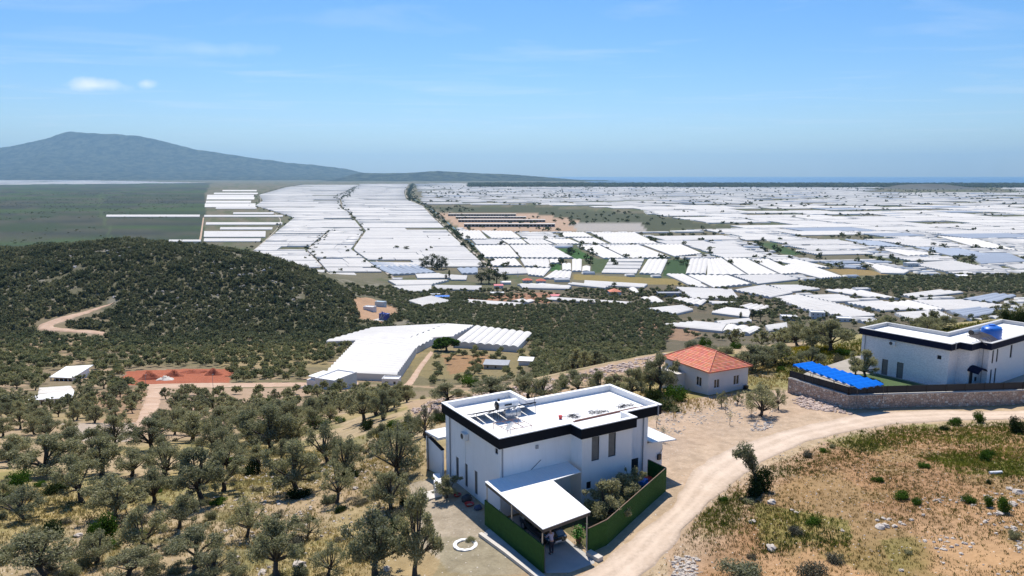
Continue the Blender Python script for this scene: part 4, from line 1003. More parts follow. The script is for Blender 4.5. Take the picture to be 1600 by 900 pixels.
M_SCRUB = leaf_mat("scrub_leaves", (.085, .095, .062), (.15, .157, .11), (.25, .25, .19), .3, .04)
M_GREEN = leaf_mat("green_leaves", (.035, .075, .012), (.075, .14, .022), (.11, .18, .04), .3)
M_DARKL = leaf_mat("dark_leaves", (.018, .034, .012), (.04, .062, .022), (.07, .09, .04), .2)
M_GREYL = leaf_mat("grey_twigs", (.10, .095, .07), (.16, .15, .11), (.21, .19, .14), .1)
M_FAR = leaf_mat("far_leaves", (.045, .062, .032), (.078, .095, .05), (.11, .122, .075), .15, .004)
M_BARK = simple("bark", (.075, .062, .05), .95, .3, 4, bump=.3)

def leaves(rs, P, L, W, up=0.3):
    n = len(P); a = rs.randn(n, 3); a[:, 2] += up * rs.rand(n); a /= np.linalg.norm(a, axis=1, keepdims=True)
    b = np.cross(a, rs.randn(n, 3)); b /= np.linalg.norm(b, axis=1, keepdims=True)
    l = (L * (.6 + .8 * rs.rand(n)))[:, None] / 2; w = (W * (.6 + .8 * rs.rand(n)))[:, None] / 2
    V = np.stack((P - a * l, P - b * w + a * l * .15, P + a * l, P + b * w + a * l * .15), 1).reshape(-1, 3)
    return V, np.arange(4 * n).reshape(n, 4)
def lobe_points(rs, lobes, n, shell=2.4):
    lobes = np.array(lobes); w = lobes[:, 3] ** 2; k = rs.choice(len(lobes), n, p=w / w.sum())
    d = rs.randn(n, 3); d /= np.linalg.norm(d, axis=1, keepdims=True); d[:, 2] *= .8
    # clumps inside a lobe: a few sub-directions per lobe gather the leaves
    sub = rs.randn(len(lobes), 9, 3); sub /= np.linalg.norm(sub, axis=2, keepdims=True)
    pick = sub[k, rs.randint(0, 9, n)]
    q = .55 * pick + .62 * d; q *= (.35 + .65 * rs.rand(n) ** (1 / shell))[:, None]
    return lobes[k, :3] + q * lobes[k, 3:4] * 1.05
def olive_variant(k, nleaf, L, W, sparse=1.0, lean=0.0, tall=1.0):
    rs = np.random.RandomState(100 + k); mb = MB()
    top = np.array((rs.uniform(-.3, .3) + lean, rs.uniform(-.3, .3), rs.uniform(1.0, 1.5) * tall))
    mb.tube([(0, 0, -.5), (0, 0, .05), top * (.5, .5, .45) + (.08, -.05, 0), top], [.36, .27, .2, .17], 7)
    lobes = []; n1 = rs.randint(5, 8); a0 = rs.rand() * 6.28
    for i in range(n1):
        a = a0 + i * 6.283 / n1 + rs.uniform(-.3, .3); r = rs.uniform(1.0, 1.75); lobes.append((top[0] + r * math.cos(a), top[1] + r * math.sin(a), rs.uniform(1.7, 3.4) * tall, rs.uniform(.55, 1.0)))
    for i in range(rs.randint(3, 6)):
        a = rs.rand() * 6.28; r = rs.uniform(0, 1.0); lobes.append((top[0] * 1.3 + r * math.cos(a), top[1] * 1.3 + r * math.sin(a), rs.uniform(3.4, 4.35) * tall, rs.uniform(.5, .85)))
    for i in range(8):
        a = rs.rand() * 6.28; r = rs.uniform(1.4, 2.3); lobes.append((top[0] + r * math.cos(a), top[1] + r * math.sin(a), rs.uniform(1.3, 4.3) * tall, rs.uniform(.26, .55)))
    for l in lobes[:-4]:
        c = np.array(l[:3]); m = top * .55 + c * .45 + rs.uniform(-.15, .15, 3); mb.tube([top - (0, 0, .1), m, c, c + (c - m) * .35], [.12, .075, .04, .015], 5)
    P = lobe_points(rs, lobes, int(nleaf * sparse))
    return mb, leaves(rs, P, L, W)
def bush_variant(k, nleaf, L, W, r=1.0, flat=.8):
    rs = np.random.RandomState(300 + k); lobes = [(0, 0, .55 * flat, .75)]
    for i in range(8):
        a = rs.rand() * 6.28; q = rs.uniform(.3, .75); lobes.append((q * math.cos(a), q * math.sin(a), rs.uniform(.25, .95) * flat, rs.uniform(.3, .55)))
    P = lobe_points(rs, lobes, nleaf); P[:, 2] = np.maximum(P[:, 2], .02); return leaves(rs, P * r, L, W)
def mesh_of(V, F, mat, name):
    o = np_mesh(name, V, F, mat); me = o.data; bpy.data.objects.remove(o); return me
def mb_mesh(mb, mat, name, smooth=True):
    o = mb.build(name, mat, None, smooth); me = o.data; bpy.data.objects.remove(o); return me
def add_part(name, me, parent):
    o = bpy.data.objects.new(name, me); COL.objects.link(o); o.parent = parent; return o
NEAR, MID = [], []
for k in range(9):
    mb, (V, F) = olive_variant(k, 7600, .21, .08, sparse=(1, .8, 1.1, .6, 1, .9, .45, 1.15, .75)[k], lean=(0, .3, 0, -.4, .2, 0, .5, 0, -.2)[k]); NEAR.append((mb_mesh(mb, M_BARK, "trunk"), mesh_of(V, F, M_OLIVE, "crown")))
for k in range(6):
    mb, (V, F) = olive_variant(40 + k, 1500, .46, .22, sparse=(1, .8, 1.1, .7, 1, .9)[k]); MID.append((mb_mesh(mb, M_BARK, "trunk"), mesh_of(V, F, M_OLIVE, "crown")))
BUSH = {}
for nm, mat, n in (("green", M_GREEN, 3000), ("dark", M_DARKL, 3400), ("grey", M_GREYL, 2200), ("olive", M_OLIVE, 3000)):
    BUSH[nm] = [mesh_of(*bush_variant(k + 7 * len(BUSH), n, .12, .06), mat, "foliage") for k in range(2)]

def project(p):
    dx, dy, dz = p[0], p[1], p[2] - CAM_H; dep = dy * _cp - dz * _sp; up = dy * _sp + dz * _cp
    return 800 + CAM_F * dx / dep, 450 - CAM_F * up / dep, dep
def visible(X, Y, Z, top=3.0):
    """line of sight over the land to points TOP above the ground"""
    t = np.linspace(.12, .985, 46)[None, :]
    xs, ys_ = X[:, None] * t, Y[:, None] * t; zs = CAM_H + (Z[:, None] + top - CAM_H) * t
    h = H(xs.ravel(), ys_.ravel()).reshape(xs.shape); return (zs > h - .3).all(1)
TREES = []      # (x, y, z, height, width, seed kind, named?)
trs = np.random.RandomState(11)
def tree_px(px, py, ptop, w, var=None, kind="olive"):
    g = ground(px, py); d = project(g)[2]; h = (py - ptop) * d / CAM_F / .95; TREES.append(dict(p=g, h=h, w=w * 1.16 * d / CAM_F, var=var, kind=kind, fixed=True))
# trees one can tell apart in the photograph: base, top, crown width
for a in [(223, 862, 782, 74, 0), (306, 888, 818, 92, 4), (315, 786, 694, 88, 7), (180, 808, 736, 84, 2), (41, 812, 752, 70, 3), (128, 786, 706, 76, 5), (75, 898, 822, 116, 8), (385, 840, 772, 56, 6),
          (280, 826, 764, 58, 5), (75, 742, 676, 100, 7), (159, 742, 678, 74, 2), (463, 770, 682, 88, 7), (526, 786, 712, 52, 6), (512, 722, 648, 56, 3), (543, 742, 678, 58, 1), (569, 660, 604, 60, 4), (599, 656, 606, 46, 0),
          (622, 742, 660, 80, 1), (611, 796, 732, 66, 2), (648, 902, 762, 78, 7), (586, 896, 786, 96, 2), (434, 902, 800, 90, 4), (514, 898, 842, 58, 6), (424, 704, 628, 84, 7), (697, 778, 738, 46, 0), (236, 704, 650, 70, 2), (300, 690, 640, 70, 0),
          (345, 668, 628, 60, 5), (390, 662, 630, 44, 1), (20, 720, 676, 66, 0), (110, 716, 664, 64, 4), (205, 744, 696, 62, 8), (260, 742, 690, 66, 1), (240, 786, 724, 62, 8), (350, 720, 660, 54, 3), (10, 790, 742, 50, 5), (150, 880, 828, 60, 1), (200, 903, 858, 80, 5), (340, 905, 850, 70, 3), (480, 840, 800, 40, 6),
          (455, 700, 645, 54, 2), (640, 690, 640, 48, 3), (590, 706, 660, 40, 5), (662, 680, 630, 34, 6),
          (700, 628, 596, 64, 0), (770, 622, 588, 80, 4), (826, 622, 580, 54, 2), (852, 626, 584, 58, 3), (905, 616, 578, 58, 5), (938, 614, 576, 46, 0), (984, 622, 574, 54, 7), (1016, 610, 566, 42, 2), (1030, 616, 552, 56, 7), (1059, 604, 558, 40, 4),
          (1172, 580, 536, 70, 2), (1192, 572, 538, 52, 0), (1185, 622, 596, 30, 3), (1188, 650, 596, 54, 3), (1216, 640, 604, 26, 6), (1268, 548, 498, 58, 2), (1296, 550, 496, 66, 4), (1264, 580, 542, 48, 5), (1246, 540, 500, 44, 1),           (1440, 516, 494, 36, 2), (1468, 514, 489, 44, 5), (1128, 636, 608, 18, 6), (1152, 632, 610, 18, 6),
          (1210, 568, 530, 46, 5), (1110, 560, 538, 40, 1)]: tree_px(*a)
for px, py, h, w, v in ((1352, 592, 4.2, 4.4, 7), (1336, 586, 2.6, 2.6, 4)): TREES.append(dict(p=at_z(px, py, -.35), h=h, w=w, var=v, kind="garden", fixed=True))
# garden olives inside the green fence
for x, y, h, w, v in ((6.9, -3.9, 3.6, 4.3, 7), (9.4, -3.0, 3.3, 3.6, 2), (4.4, -1.6, 2.6, 2.2, 5), (11.3, -2.2, 3.2, 2.0, 0)): TREES.append(dict(p=V1(x, y, -.1), h=h, w=w, var=v, kind="garden", fixed=True))
occ = [(t_["p"][0], t_["p"][1], t_["w"] * .42) for t_ in TREES]
def fill(poly_px, spacing, hr=(3.6, 5.6), prob=1.0, clump=0.0, kind="olive", seed=0, polyw=None):
    P = polyw if polyw is not None else gpoly(poly_px); lo, hi = P[:, :2].min(0), P[:, :2].max(0); rs = np.random.RandomState(seed + 50)
    gx, gy = np.meshgrid(np.arange(lo[0], hi[0], spacing), np.arange(lo[1], hi[1], spacing)); n = gx.size
    x = gx.ravel() + rs.uniform(-.42, .42, n) * spacing; y = gy.ravel() + rs.uniform(-.42, .42, n) * spacing
    k = in_poly(x, y, P) & (rs.rand(n) < prob)
    if clump: k &= fnoise(x + seed * 71, y, spacing * 6, 3) > clump
    for e in EXCL: k &= ~in_poly(x, y, e)
    for ox, oy, r in occ: k &= np.hypot(x - ox, y - oy) > r + spacing * .25
    x, y = x[k], y[k]
    if not len(x): return
    z = H(x, y); v = visible(x, y, z); x, y, z = x[v], y[v], z[v]
    h = rs.uniform(*hr, len(x))
    for i in range(len(x)): TREES.append(dict(p=np.array((x[i], y[i], z[i])), h=h[i], w=h[i] * rs.uniform(.9, 1.25), var=None, kind=kind, fixed=False))

# ================================================================== GREENHOUSES AND BUILDINGS OF THE PLAIN AND THE VALLEY
def film(name, col, wall=False):
    t = NT(name); g = t.node("ShaderNodeNewGeometry"); oi = t.node("ShaderNodeObjectInfo"); P = t.pos()
    n = t.noise(P, .05, 4, .6); n2 = t.noise(t.mapping(P, (.012, .14, 1), (0, 0, -.14)), 1.0, 3, .6)
    c = t.mix(t.ramp(n, .3, .7), tuple(q * .90 for q in col), col); c = t.mix(t.ramp(n2, .5, .75, 0, .25), c, tuple(q * .80 for q in col))
    c = t.mix(1.0, c, t.mix(g.outputs["Random Per Island"], (.90, .905, .92), (1, 1, .995)), 'MULTIPLY'); c = t.mix(1.0, c, t.mix(oi.outputs["Random"], (.90, .905, .92), (1, 1, .995)), 'MULTIPLY')
    d = t.node("ShaderNodeBsdfDiffuse"); tr = t.node("ShaderNodeBsdfTranslucent"); mx = t.node("ShaderNodeMixShader"); mx.inputs[0].default_value = .08
    t.put(d.inputs["Color"], c); t.put(tr.inputs["Color"], c); t.l.new(d.outputs[0], mx.inputs[1]); t.l.new(tr.outputs[0], mx.inputs[2]); t.l.new(mx.outputs[0], t.out.inputs["Surface"]); return t.m
M_FILM = film("greenhouse_film", (.79, .755, .695)); M_FILMW = film("greenhouse_side_film", (.74, .73, .70)); M_FILMB = film("grey_shade_film", (.42, .47, .54))
def gh_geo(q, bays, hs=2.3, ha=.9, seg=4, along=True):
    """q: front-left, front-right, back-right, back-left as (x, y, z)"""
    FL, FR, BR_, BL = [np.array(p, float) for p in q]
    if not along: FL, FR, BR_, BL = FR, BR_, BL, FL
    n = bays * seg; V = []
    for i in range(n + 1):
        t = i / n; k = (i % seg) / seg; z = hs + ha * math.sin(math.pi * k)
        l, r = FL * (1 - t) + BL * t, FR * (1 - t) + BR_ * t
        V += [l + (0, 0, z), r + (0, 0, z), l - (0, 0, 1.5), r - (0, 0, 1.5)]
    roof = [(4 * i, 4 * i + 1, 4 * i + 5, 4 * i + 4) for i in range(n)]
    wall = [(2, 3, 1, 0), (4 * n, 4 * n + 1, 4 * n + 3, 4 * n + 2)] + [(4 * i + 6, 4 * i + 2, 4 * i, 4 * i + 4) for i in range(n)] + [(4 * i + 3, 4 * i + 7, 4 * i + 5, 4 * i + 1) for i in range(n)]
    return np.array(V), roof, wall
GH = []         # dict(q, bays, mat, along, tag)
GH_SITES = []
rg = np.random.RandomState(21)
def pz_(px, py): return ground(px, py) if py > 425 else at_z(px, py, PLAIN)
def gh_px(pts, mat=0, along=None, bay=None, hs=1.6, flat=False):
    q = [at_z(*p, PLAIN) if flat else pz_(*p) for p in pts]; dep = np.linalg.norm((q[3] + q[2] - q[0] - q[1])[:2]) / 2; wid = np.linalg.norm((q[1] + q[2] - q[0] - q[3])[:2]) / 2
    al = (wid > dep * .6) if along is None else along; L = dep if al else wid
    GH.append(dict(q=q, bays=max(1, min(16, round(L / (bay or 7.5)))), mat=mat, along=al, hs=hs, dep=dep, wid=wid)); GH_SITES.append([p[:2] for p in q])
K1 = lambda x, y: (600 + x / 3.2, 260 + y / 3.2)
K5 = lambda x, y: (960 + x / 5.714, 400 + y / 5.714)
K8 = lambda x, y: (1200 + x / 4, 360 + y / 4)
K4 = lambda x, y: (720 + x / 5.714, 400 + y / 5.714)
K0 = lambda x, y: (300 + x / 5.623, 280 + y / 5.623)
K3 = lambda x, y: (480 + x / 6.154, 400 + y / 6.154)
# corners in the order back-left, back-right, front-right, front-left
def ghk(K, pts, **kw): p = [K(*w) for w in pts]; gh_px([p[3], p[2], p[1], p[0]], **kw)
for pts in ([(355, 325), (480, 325), (520, 367), (402, 367)], [(487, 325), (640, 328), (688, 363), (540, 363)], [(440, 372), (580, 372), (608, 393), (460, 393)], [(588, 370), (692, 370), (718, 392), (625, 392)], [(452, 400), (624, 398), (676, 460), (506, 460)],
            [(630, 398), (828, 396), (948, 462), (688, 462)], [(697, 369), (795, 369), (852, 393), (732, 393)], [(805, 368), (930, 368), (985, 391), (862, 391)], [(882, 334), (1000, 333), (1048, 357), (905, 357)], [(942, 362), (1058, 362), (1122, 391), (1000, 391)],
            [(1034, 334), (1255, 334), (1372, 390), (1142, 390)], [(965, 401), (1080, 399), (1212, 464), (1100, 464)], [(1092, 400), (1275, 397), (1435, 460), (1222, 464)], [(1300, 397), (1490, 395), (1590, 440), (1455, 455)], [(522, 468), (658, 467), (690, 503), (545, 503)],
            [(682, 468), (822, 469), (836, 513), (704, 503)], [(826, 470), (880, 470), (884, 488), (832, 488)], [(890, 491), (935, 491), (936, 525), (892, 525)], [(941, 470), (989, 470), (987, 529), (940, 529)], [(993, 505), (1032, 505), (1030, 530), (990, 530)],
            [(1128, 470), (1300, 468), (1296, 480), (1122, 481)], [(1118, 486), (1292, 488), (1288, 498), (1112, 497)], [(1110, 502), (1285, 503), (1280, 516), (1102, 514)], [(1100, 520), (1270, 522), (1262, 540), (1088, 537)], [(1320, 470), (1418, 470), (1384, 545), (1276, 540)],
            [(1532, 467), (1622, 466), (1608, 543), (1508, 543)], [(545, 515), (700, 514), (720, 540), (580, 545)], [(705, 514), (832, 516), (795, 556), (722, 548)], [(852, 527), (938, 532), (930, 566), (796, 566)], [(1003, 578), (1318, 597), (1300, 612), (1000, 596)],
            [(1412, 546), (1500, 546), (1590, 588), (1555, 610)], [(20, 578), (325, 576), (240, 598), (60, 600)], [(25, 606), (238, 602), (236, 628), (132, 634)], [(252, 602), (488, 606), (487, 625), (258, 620)], [(675, 598), (930, 604), (925, 619), (690, 614)]): ghk(K1, pts)
for pts in ([(832, 38), (958, 28), (1185, 178), (828, 178)], [(978, 28), (1178, 32), (1472, 174), (1205, 178)], [(1225, 42), (1380, 37), (1640, 165), (1495, 173)], [(660, 182), (1025, 187), (1230, 262), (890, 294)], [(465, 172), (615, 180), (850, 294), (710, 290)],
            [(548, 292), (1045, 313), (1105, 390), (695, 394)], [(1055, 187), (1480, 178), (1640, 220), (1275, 260)], [(1060, 318), (1330, 272), (1590, 340), (1385, 383)], [(235, 387), (375, 378), (452, 428), (375, 440)], [(485, 402), (560, 386), (825, 412), (765, 457)],
            [(285, 487), (600, 458), (702, 496), (525, 538)], [(832, 421), (1095, 430), (1072, 443), (872, 438)], [(1005, 478), (1222, 502), (1198, 562), (868, 520)], [(1095, 468), (1200, 442), (1385, 466), (1312, 518)], [(890, 604), (1195, 577), (1226, 600), (965, 633)],
            [(740, 607), (1000, 632), (960, 690), (435, 636)], [(1002, 633), (1308, 662), (1205, 714), (965, 690)], [(1345, 645), (1535, 618), (1543, 660), (1375, 690)], [(1435, 385), (1590, 362), (1600, 408), (1525, 414)]): ghk(K5, pts)
for pts, m in (([(25, 192), (175, 187), (385, 240), (255, 238)], 0), ([(70, 240), (195, 202), (470, 298), (335, 308)], 0), ([(310, 197), (590, 237), (610, 247), (470, 238)], 2), ([(600, 205), (880, 262), (850, 278), (705, 272)], 0), ([(5, 352), (175, 352), (325, 375), (125, 393)], 0), ([(355, 382), (560, 377), (825, 438), (630, 428)], 0),
               ([(35, 430), (180, 413), (430, 470), (210, 500)], 0), ([(215, 502), (432, 472), (670, 543), (475, 556)], 0), ([(480, 462), (695, 452), (985, 500), (705, 512)], 0), ([(825, 412), (1050, 382), (1220, 396), (905, 430)], 0), ([(730, 468), (890, 450), (1100, 506), (1000, 512)], 0), ([(895, 449), (1190, 445), (1530, 488), (1110, 508)], 0),
               ([(1200, 440), (1400, 404), (1550, 416), (1400, 462)], 2), ([(790, 530), (1055, 512), (1150, 560), (905, 583)], 0), ([(1115, 516), (1300, 492), (1470, 512), (1255, 558)], 2), ([(880, 215), (1150, 195), (1400, 250), (1100, 262)], 0), ([(1480, 225), (1640, 215), (1660, 240), (1560, 250)], 0), ([(480, 60), (700, 75), (860, 110), (640, 100)], 2), ([(1060, 40), (1300, 60), (1560, 130), (1300, 110)], 0), ([(690, 120), (860, 130), (1090, 155), (880, 165)], 0), ([(920, 110), (1200, 120), (1400, 160), (1150, 165)], 2), ([(1220, 150), (1500, 150), (1620, 200), (1330, 215)], 2)): ghk(K8, pts, mat=m)
# bluish nets, domed and village houses of film
for i in range(4): ghk(K3, [(650 + 105 * i, 108 - 4 * i + (0 if i else 4)), (745 + 105 * i, 106 - 3 * i), (940 + 100 * i, 186 - 6 * i), (790 + 105 * i + (30 if not i else 40), 190 - 4 * i)], mat=2)
ghk(K3, [(600, 70), (820, 74), (858, 108), (650, 105)], mat=2); ghk(K3, [(1040, 190), (1260, 180), (1380, 220), (1060, 225)]); ghk(K3, [(1290, 190), (1540, 205), (1530, 240), (1385, 238)]); ghk(K3, [(1440, 130), (1640, 125), (1640, 178), (1490, 180)], mat=2)
ghk(K3, [(975, 450), (1190, 402), (1390, 455), (1100, 500)], bay=4.0); ghk(K4, [(0, 425), (90, 405), (570, 440), (490, 458)], bay=9); ghk(K4, [(440, 415), (520, 402), (660, 412), (600, 428)], bay=9); ghk(K4, [(750, 400), (830, 384), (1540, 432), (1500, 446)], bay=9); ghk(K4, [(955, 262), (1010, 252), (1330, 285), (1290, 297)], bay=9); ghk(K4, [(1500, 300), (1560, 296), (1600, 340), (1550, 350)], bay=9); ghk(K4, [(505, 266), (760, 262), (990, 285), (960, 305)], bay=9)
# ribbed greenhouses in the valley below the villa: built with roof, end walls and gutters
def big_gh(pts, bays, label, along=True):
    q = [ground(*p) for p in pts]; GH_SITES.append([p[:2] for p in q]); c = sum(q) / 4; o = thing("ribbed_greenhouse", label, "greenhouse", c, 0, "ribbed greenhouses in the valley")
    V, rf, wl_ = gh_geo([p - c for p in q], bays, 3.0, .95, 5, along); MB().add(V, rf).build("roof", M_FILM, o); MB().add(V, wl_).build("side_film", M_FILMW, o)
    mb = MB(); n = bays * 5
    for i in range(5, n, 5): mb.tube([V[4 * i] + (0, 0, .06), V[4 * i + 1] + (0, 0, .05)], .26, 4)
    mb.build("gutter", M_PIPE, o)
big_gh([(512, 592), (621, 597), (650, 554), (557, 541)], 14, "largest ribbed white greenhouse behind the flat-roofed farmhouse")
big_gh([(558, 540), (651, 553), (680, 537), (598, 529)], 5, "short ribbed greenhouse stepped behind the largest one")
big_gh([(510, 541), (640, 537), (700, 512.5), (584, 519)], 8, "ribbed greenhouse at the back left against the dark grove")
big_gh([(641, 537), (709, 533), (741, 515.5), (701, 512.5)], 7, "small ribbed greenhouse at the back beside the green tree")
big_gh([(708, 543), (809, 551), (831, 527.5), (742, 516)], 8, "white greenhouse on the right of the bright green tree", False)

# strips of long houses left of the tree-lined road
R1 = [(391, 396), (414, 377), (458, 341), (432, 332), (398, 322), (410, 314), (404, 305), (446, 293), (478, 288)]
R2 = [(519, 436), (492, 404), (478, 392), (515, 361)]
R3 = [(618, 440), (586, 417), (550, 391), (570, 362), (545, 332), (534, 326), (532, 312), (522, 309), (561, 290)]
R4 = [(775, 430), (758, 415), (715.6, 376), (676.5, 338.7), (662, 322.7), (635.6, 312), (632, 301), (639, 287)]
def xat(line, y):
    ys_ = [p[1] for p in line]; xs_ = [p[0] for p in line]; return float(np.interp(y, ys_[::-1], xs_[::-1]))
def py_of(Y): return 450 - CAM_F * math.tan(CAM_P - math.atan((CAM_H - PLAIN) / Y)) if False else project((0, Y, PLAIN))[1]
def Y_of(py): return at_z(800, py, PLAIN)[1]
def strip_rows(L, Rr, y0, y1, seed, gap=3.0):
    rs = np.random.RandomState(seed); Y = Y_of(y0)
    while Y < Y_of(y1):
        k = max(1, Y / 2200); d = rs.choice([14, 22, 30, 44, 60, 75], p=[.12, .2, .25, .2, .15, .08]) * k; p0, p1 = py_of(Y), py_of(Y + d)
        l0, r0, l1, r1 = xat(L, p0), xat(Rr, p0), xat(L, p1), xat(Rr, p1); m = 2.2 / k; cuts = [0, 1]
        if rs.rand() < .55: cuts = [0, rs.uniform(.25, .75), 1]
        if rs.rand() < .18 and len(cuts) == 2: cuts = [0, .33, .66, 1]
        for a, b in zip(cuts[:-1], cuts[1:]):
            if rs.rand() < .05: continue
            a_, b_ = a + (.004 if a else 0), b - (.004 if b < 1 else 0); sh = rs.uniform(0, .25) * d if len(cuts) > 2 else 0
            f = lambda u, lo, hi: lo + m + (hi - lo - 2 * m) * u
            pe = py_of(Y + d - sh)
            gh_px([(f(a_, l0, r0), p0), (f(b_, l0, r0), p0), (f(b_, l1, r1), pe), (f(a_, l1, r1), pe)], along=True, bay=8, hs=1.5, flat=True)
        Y += d + (rs.choice([2.5, 4, 7, 16], p=[.45, .33, .16, .06])) * k ** .6
strip_rows(R1, R2, 431, 385, 31); strip_rows(R1, R2, 383, 361.5, 32); strip_rows(R2, R3, 432, 387, 33); strip_rows(R2, R3, 383.5, 361.5, 34); strip_rows(R1, R3, 361, 289, 35); strip_rows(R3, R4, 418, 287.5, 36)
for x0, x1, ya, yb in ((270, 570, 97, 107), (195, 580, 121, 133), (135, 545, 140, 158), (132, 550, 160, 180), (125, 520, 193, 210), (115, 560, 217, 248), (212, 568, 252, 263), (365, 720, 297, 309), (110, 800, 321, 334), (125, 795, 386, 404), (250, 708, 430, 447), (108, 648, 465, 513), (108, 606, 530, 553), (-750, 70, 318, 334), (-200, 80, 541, 554)):
    ghk(K0, [(x0, ya), (x1, ya), (x1 - 3, yb), (x0 - 4, yb)], along=True, bay=9)
# the far plain on the right: rows on the same field grid
d1 = np.array((-.143, 1.0)); d1 /= np.linalg.norm(d1); d2 = np.array((d1[1], -d1[0]))
HOLES = [np.array([at_z(*p, PLAIN)[:2] for p in q]) for q in ([(655, 322), (830, 320), (1000, 328), (1010, 335), (1160, 357), (1010, 363), (860, 363), (740, 363), (700, 345)], [(1170, 377), (1200, 377), (1258, 398), (1230, 400)], [(1370, 300), (1400, 290), (1520, 290), (1600, 301)])]
CELL = 5.0
P_LO, P_HI, Q_LO, Q_HI = -900.0, 3700.0, 500.0, 4300.0
OCC = np.zeros((int((Q_HI - Q_LO) / CELL), int((P_HI - P_LO) / CELL)), bool)
def occ_mark(W, grow=0.0):
    W = np.asarray(W)[:, :2]; pq = np.c_[W @ d2, W @ d1]; c = pq.mean(0)
    if grow: pq = c + (pq - c) * (1 + grow / (np.linalg.norm(pq - c, axis=1, keepdims=True) + 1e-6))
    i0, i1 = [int(np.clip((v - P_LO) / CELL, 0, OCC.shape[1])) for v in (pq[:, 0].min(), pq[:, 0].max() + CELL)]; j0, j1 = [int(np.clip((v - Q_LO) / CELL, 0, OCC.shape[0])) for v in (pq[:, 1].min(), pq[:, 1].max() + CELL)]
    if i1 <= i0 or j1 <= j0: return
    gx, gy = np.meshgrid(P_LO + (np.arange(i0, i1) + .5) * CELL, Q_LO + (np.arange(j0, j1) + .5) * CELL); OCC[j0:j1, i0:i1] |= in_poly(gx, gy, pq)
for s_ in GH_SITES: occ_mark(s_, 4.0)
for h_ in HOLES: occ_mark(h_)
for q in ([(870, 388), (900, 388), (932, 405), (897, 405)], [(860, 413), (877, 413), (878, 425), (862, 424)], [(1045, 406), (1078, 405), (1070, 432), (1034, 432)], [(925, 405), (960, 405), (945, 426), (922, 427)], [(894, 429), (1063, 438), (1070, 449), (1005, 447), (897, 439)], [(1290, 421), (1345, 419), (1388, 430), (1322, 432)],
          [(1240, 446), (1330, 436), (1420, 431), (1700, 430), (1700, 470), (1400, 462)], [(600, 436), (1000, 441), (1080, 470), (600, 480)], [(1390, 408), (1450, 410), (1500, 418), (1410, 418)], [(1500, 402), (1530, 402), (1530, 414), (1500, 414)]): occ_mark([at_z(*w, PLAIN) for w in q])
for l_, w_ in ((R4, 26), (R3, 9), (R1, 9)):
    P_ = np.array([at_z(*w, PLAIN)[:2] for w in l_]); gp, gq_ = np.meshgrid(P_LO + (np.arange(OCC.shape[1]) + .5) * CELL, Q_LO + (np.arange(OCC.shape[0]) + .5) * CELL); X_ = gp * d2[0] + gq_ * d1[0]; Y_ = gp * d2[1] + gq_ * d1[1]; OCC |= poly_dist(X_, Y_, P_) < w_
_rp = np.array([at_z(*w, PLAIN)[:2] for w in [(648, 300), (1100, 296), (2600, 300), (2600, 452), (1560, 452), (1000, 446), (778, 428), (758, 413), (690, 345), (662, 322)]])
OUT_ = ~in_poly(X_, Y_, _rp)
for q in ([(1228, 456), (1330, 463), (1640, 466), (1700, 500), (1330, 503), (1250, 486)], [(1050, 447), (1245, 450), (1240, 460), (1120, 462)]):
    OUT_ &= ~in_poly(X_, Y_, gpoly(q))
def pack(seed):
    rs = np.random.RandomState(seed); full = OCC | OUT_
    for w, d, step, keep in ((200, 110, 20, .6), (150, 80, 15, .75), (110, 65, 10, .9), (75, 45, 10, .95), (45, 32, 5, .95), (28, 22, 5, .9)):
        nw, nd, st = int(w / CELL), int(d / CELL), int(step / CELL); j = rs.randint(0, 5)
        while j < full.shape[0] - nd:
            i = rs.randint(0, 5)
            far_k = 1 if (Q_LO + j * CELL) < 2600 else 0
            while i < full.shape[1] - nw:
                if (w >= 75 or far_k) and not full[j:j + nd, i:i + nw].any():
                    a = max(int(nw * rs.uniform(.75, 1.0)), 3); b = max(int(nd * rs.uniform(.8, 1.0)), 3)
                    if rs.rand() < keep:
                        g0, g1 = rs.choice([.5, 1.2, 2.2]), rs.choice([.6, 1.2, 2.0]); x0, x1 = P_LO + i * CELL + g0, P_LO + (i + a) * CELL - g0; y0, y1 = Q_LO + j * CELL + g1, Q_LO + (j + b) * CELL - g1
                        W = [d2 * x0 + d1 * y0, d2 * x1 + d1 * y0, d2 * x1 + d1 * y1, d2 * x0 + d1 * y1]
                        zz = H(np.array([c[0] for c in W]), np.array([c[1] for c in W])); GH_SITES.append([np.array(c) for c in W]) if W[0][1] < 950 else None; full[j:j + b, i:i + a] = True; OCC[j:j + b, i:i + a] = True
                        GH.append(dict(q=[np.array((*c, z)) for c, z in zip(W, zz)], bays=max(1, min(12, round((y1 - y0) / 8))), mat=0 if rs.rand() > .08 else 2, along=True, hs=1.6, dep=y1 - y0, wid=x1 - x0))
                    else: full[j:j + b, i:i + a] = w > 60 and rs.rand() < .3
                    i += a
                else: i += st
            j += max(st, 1)
pack(51)
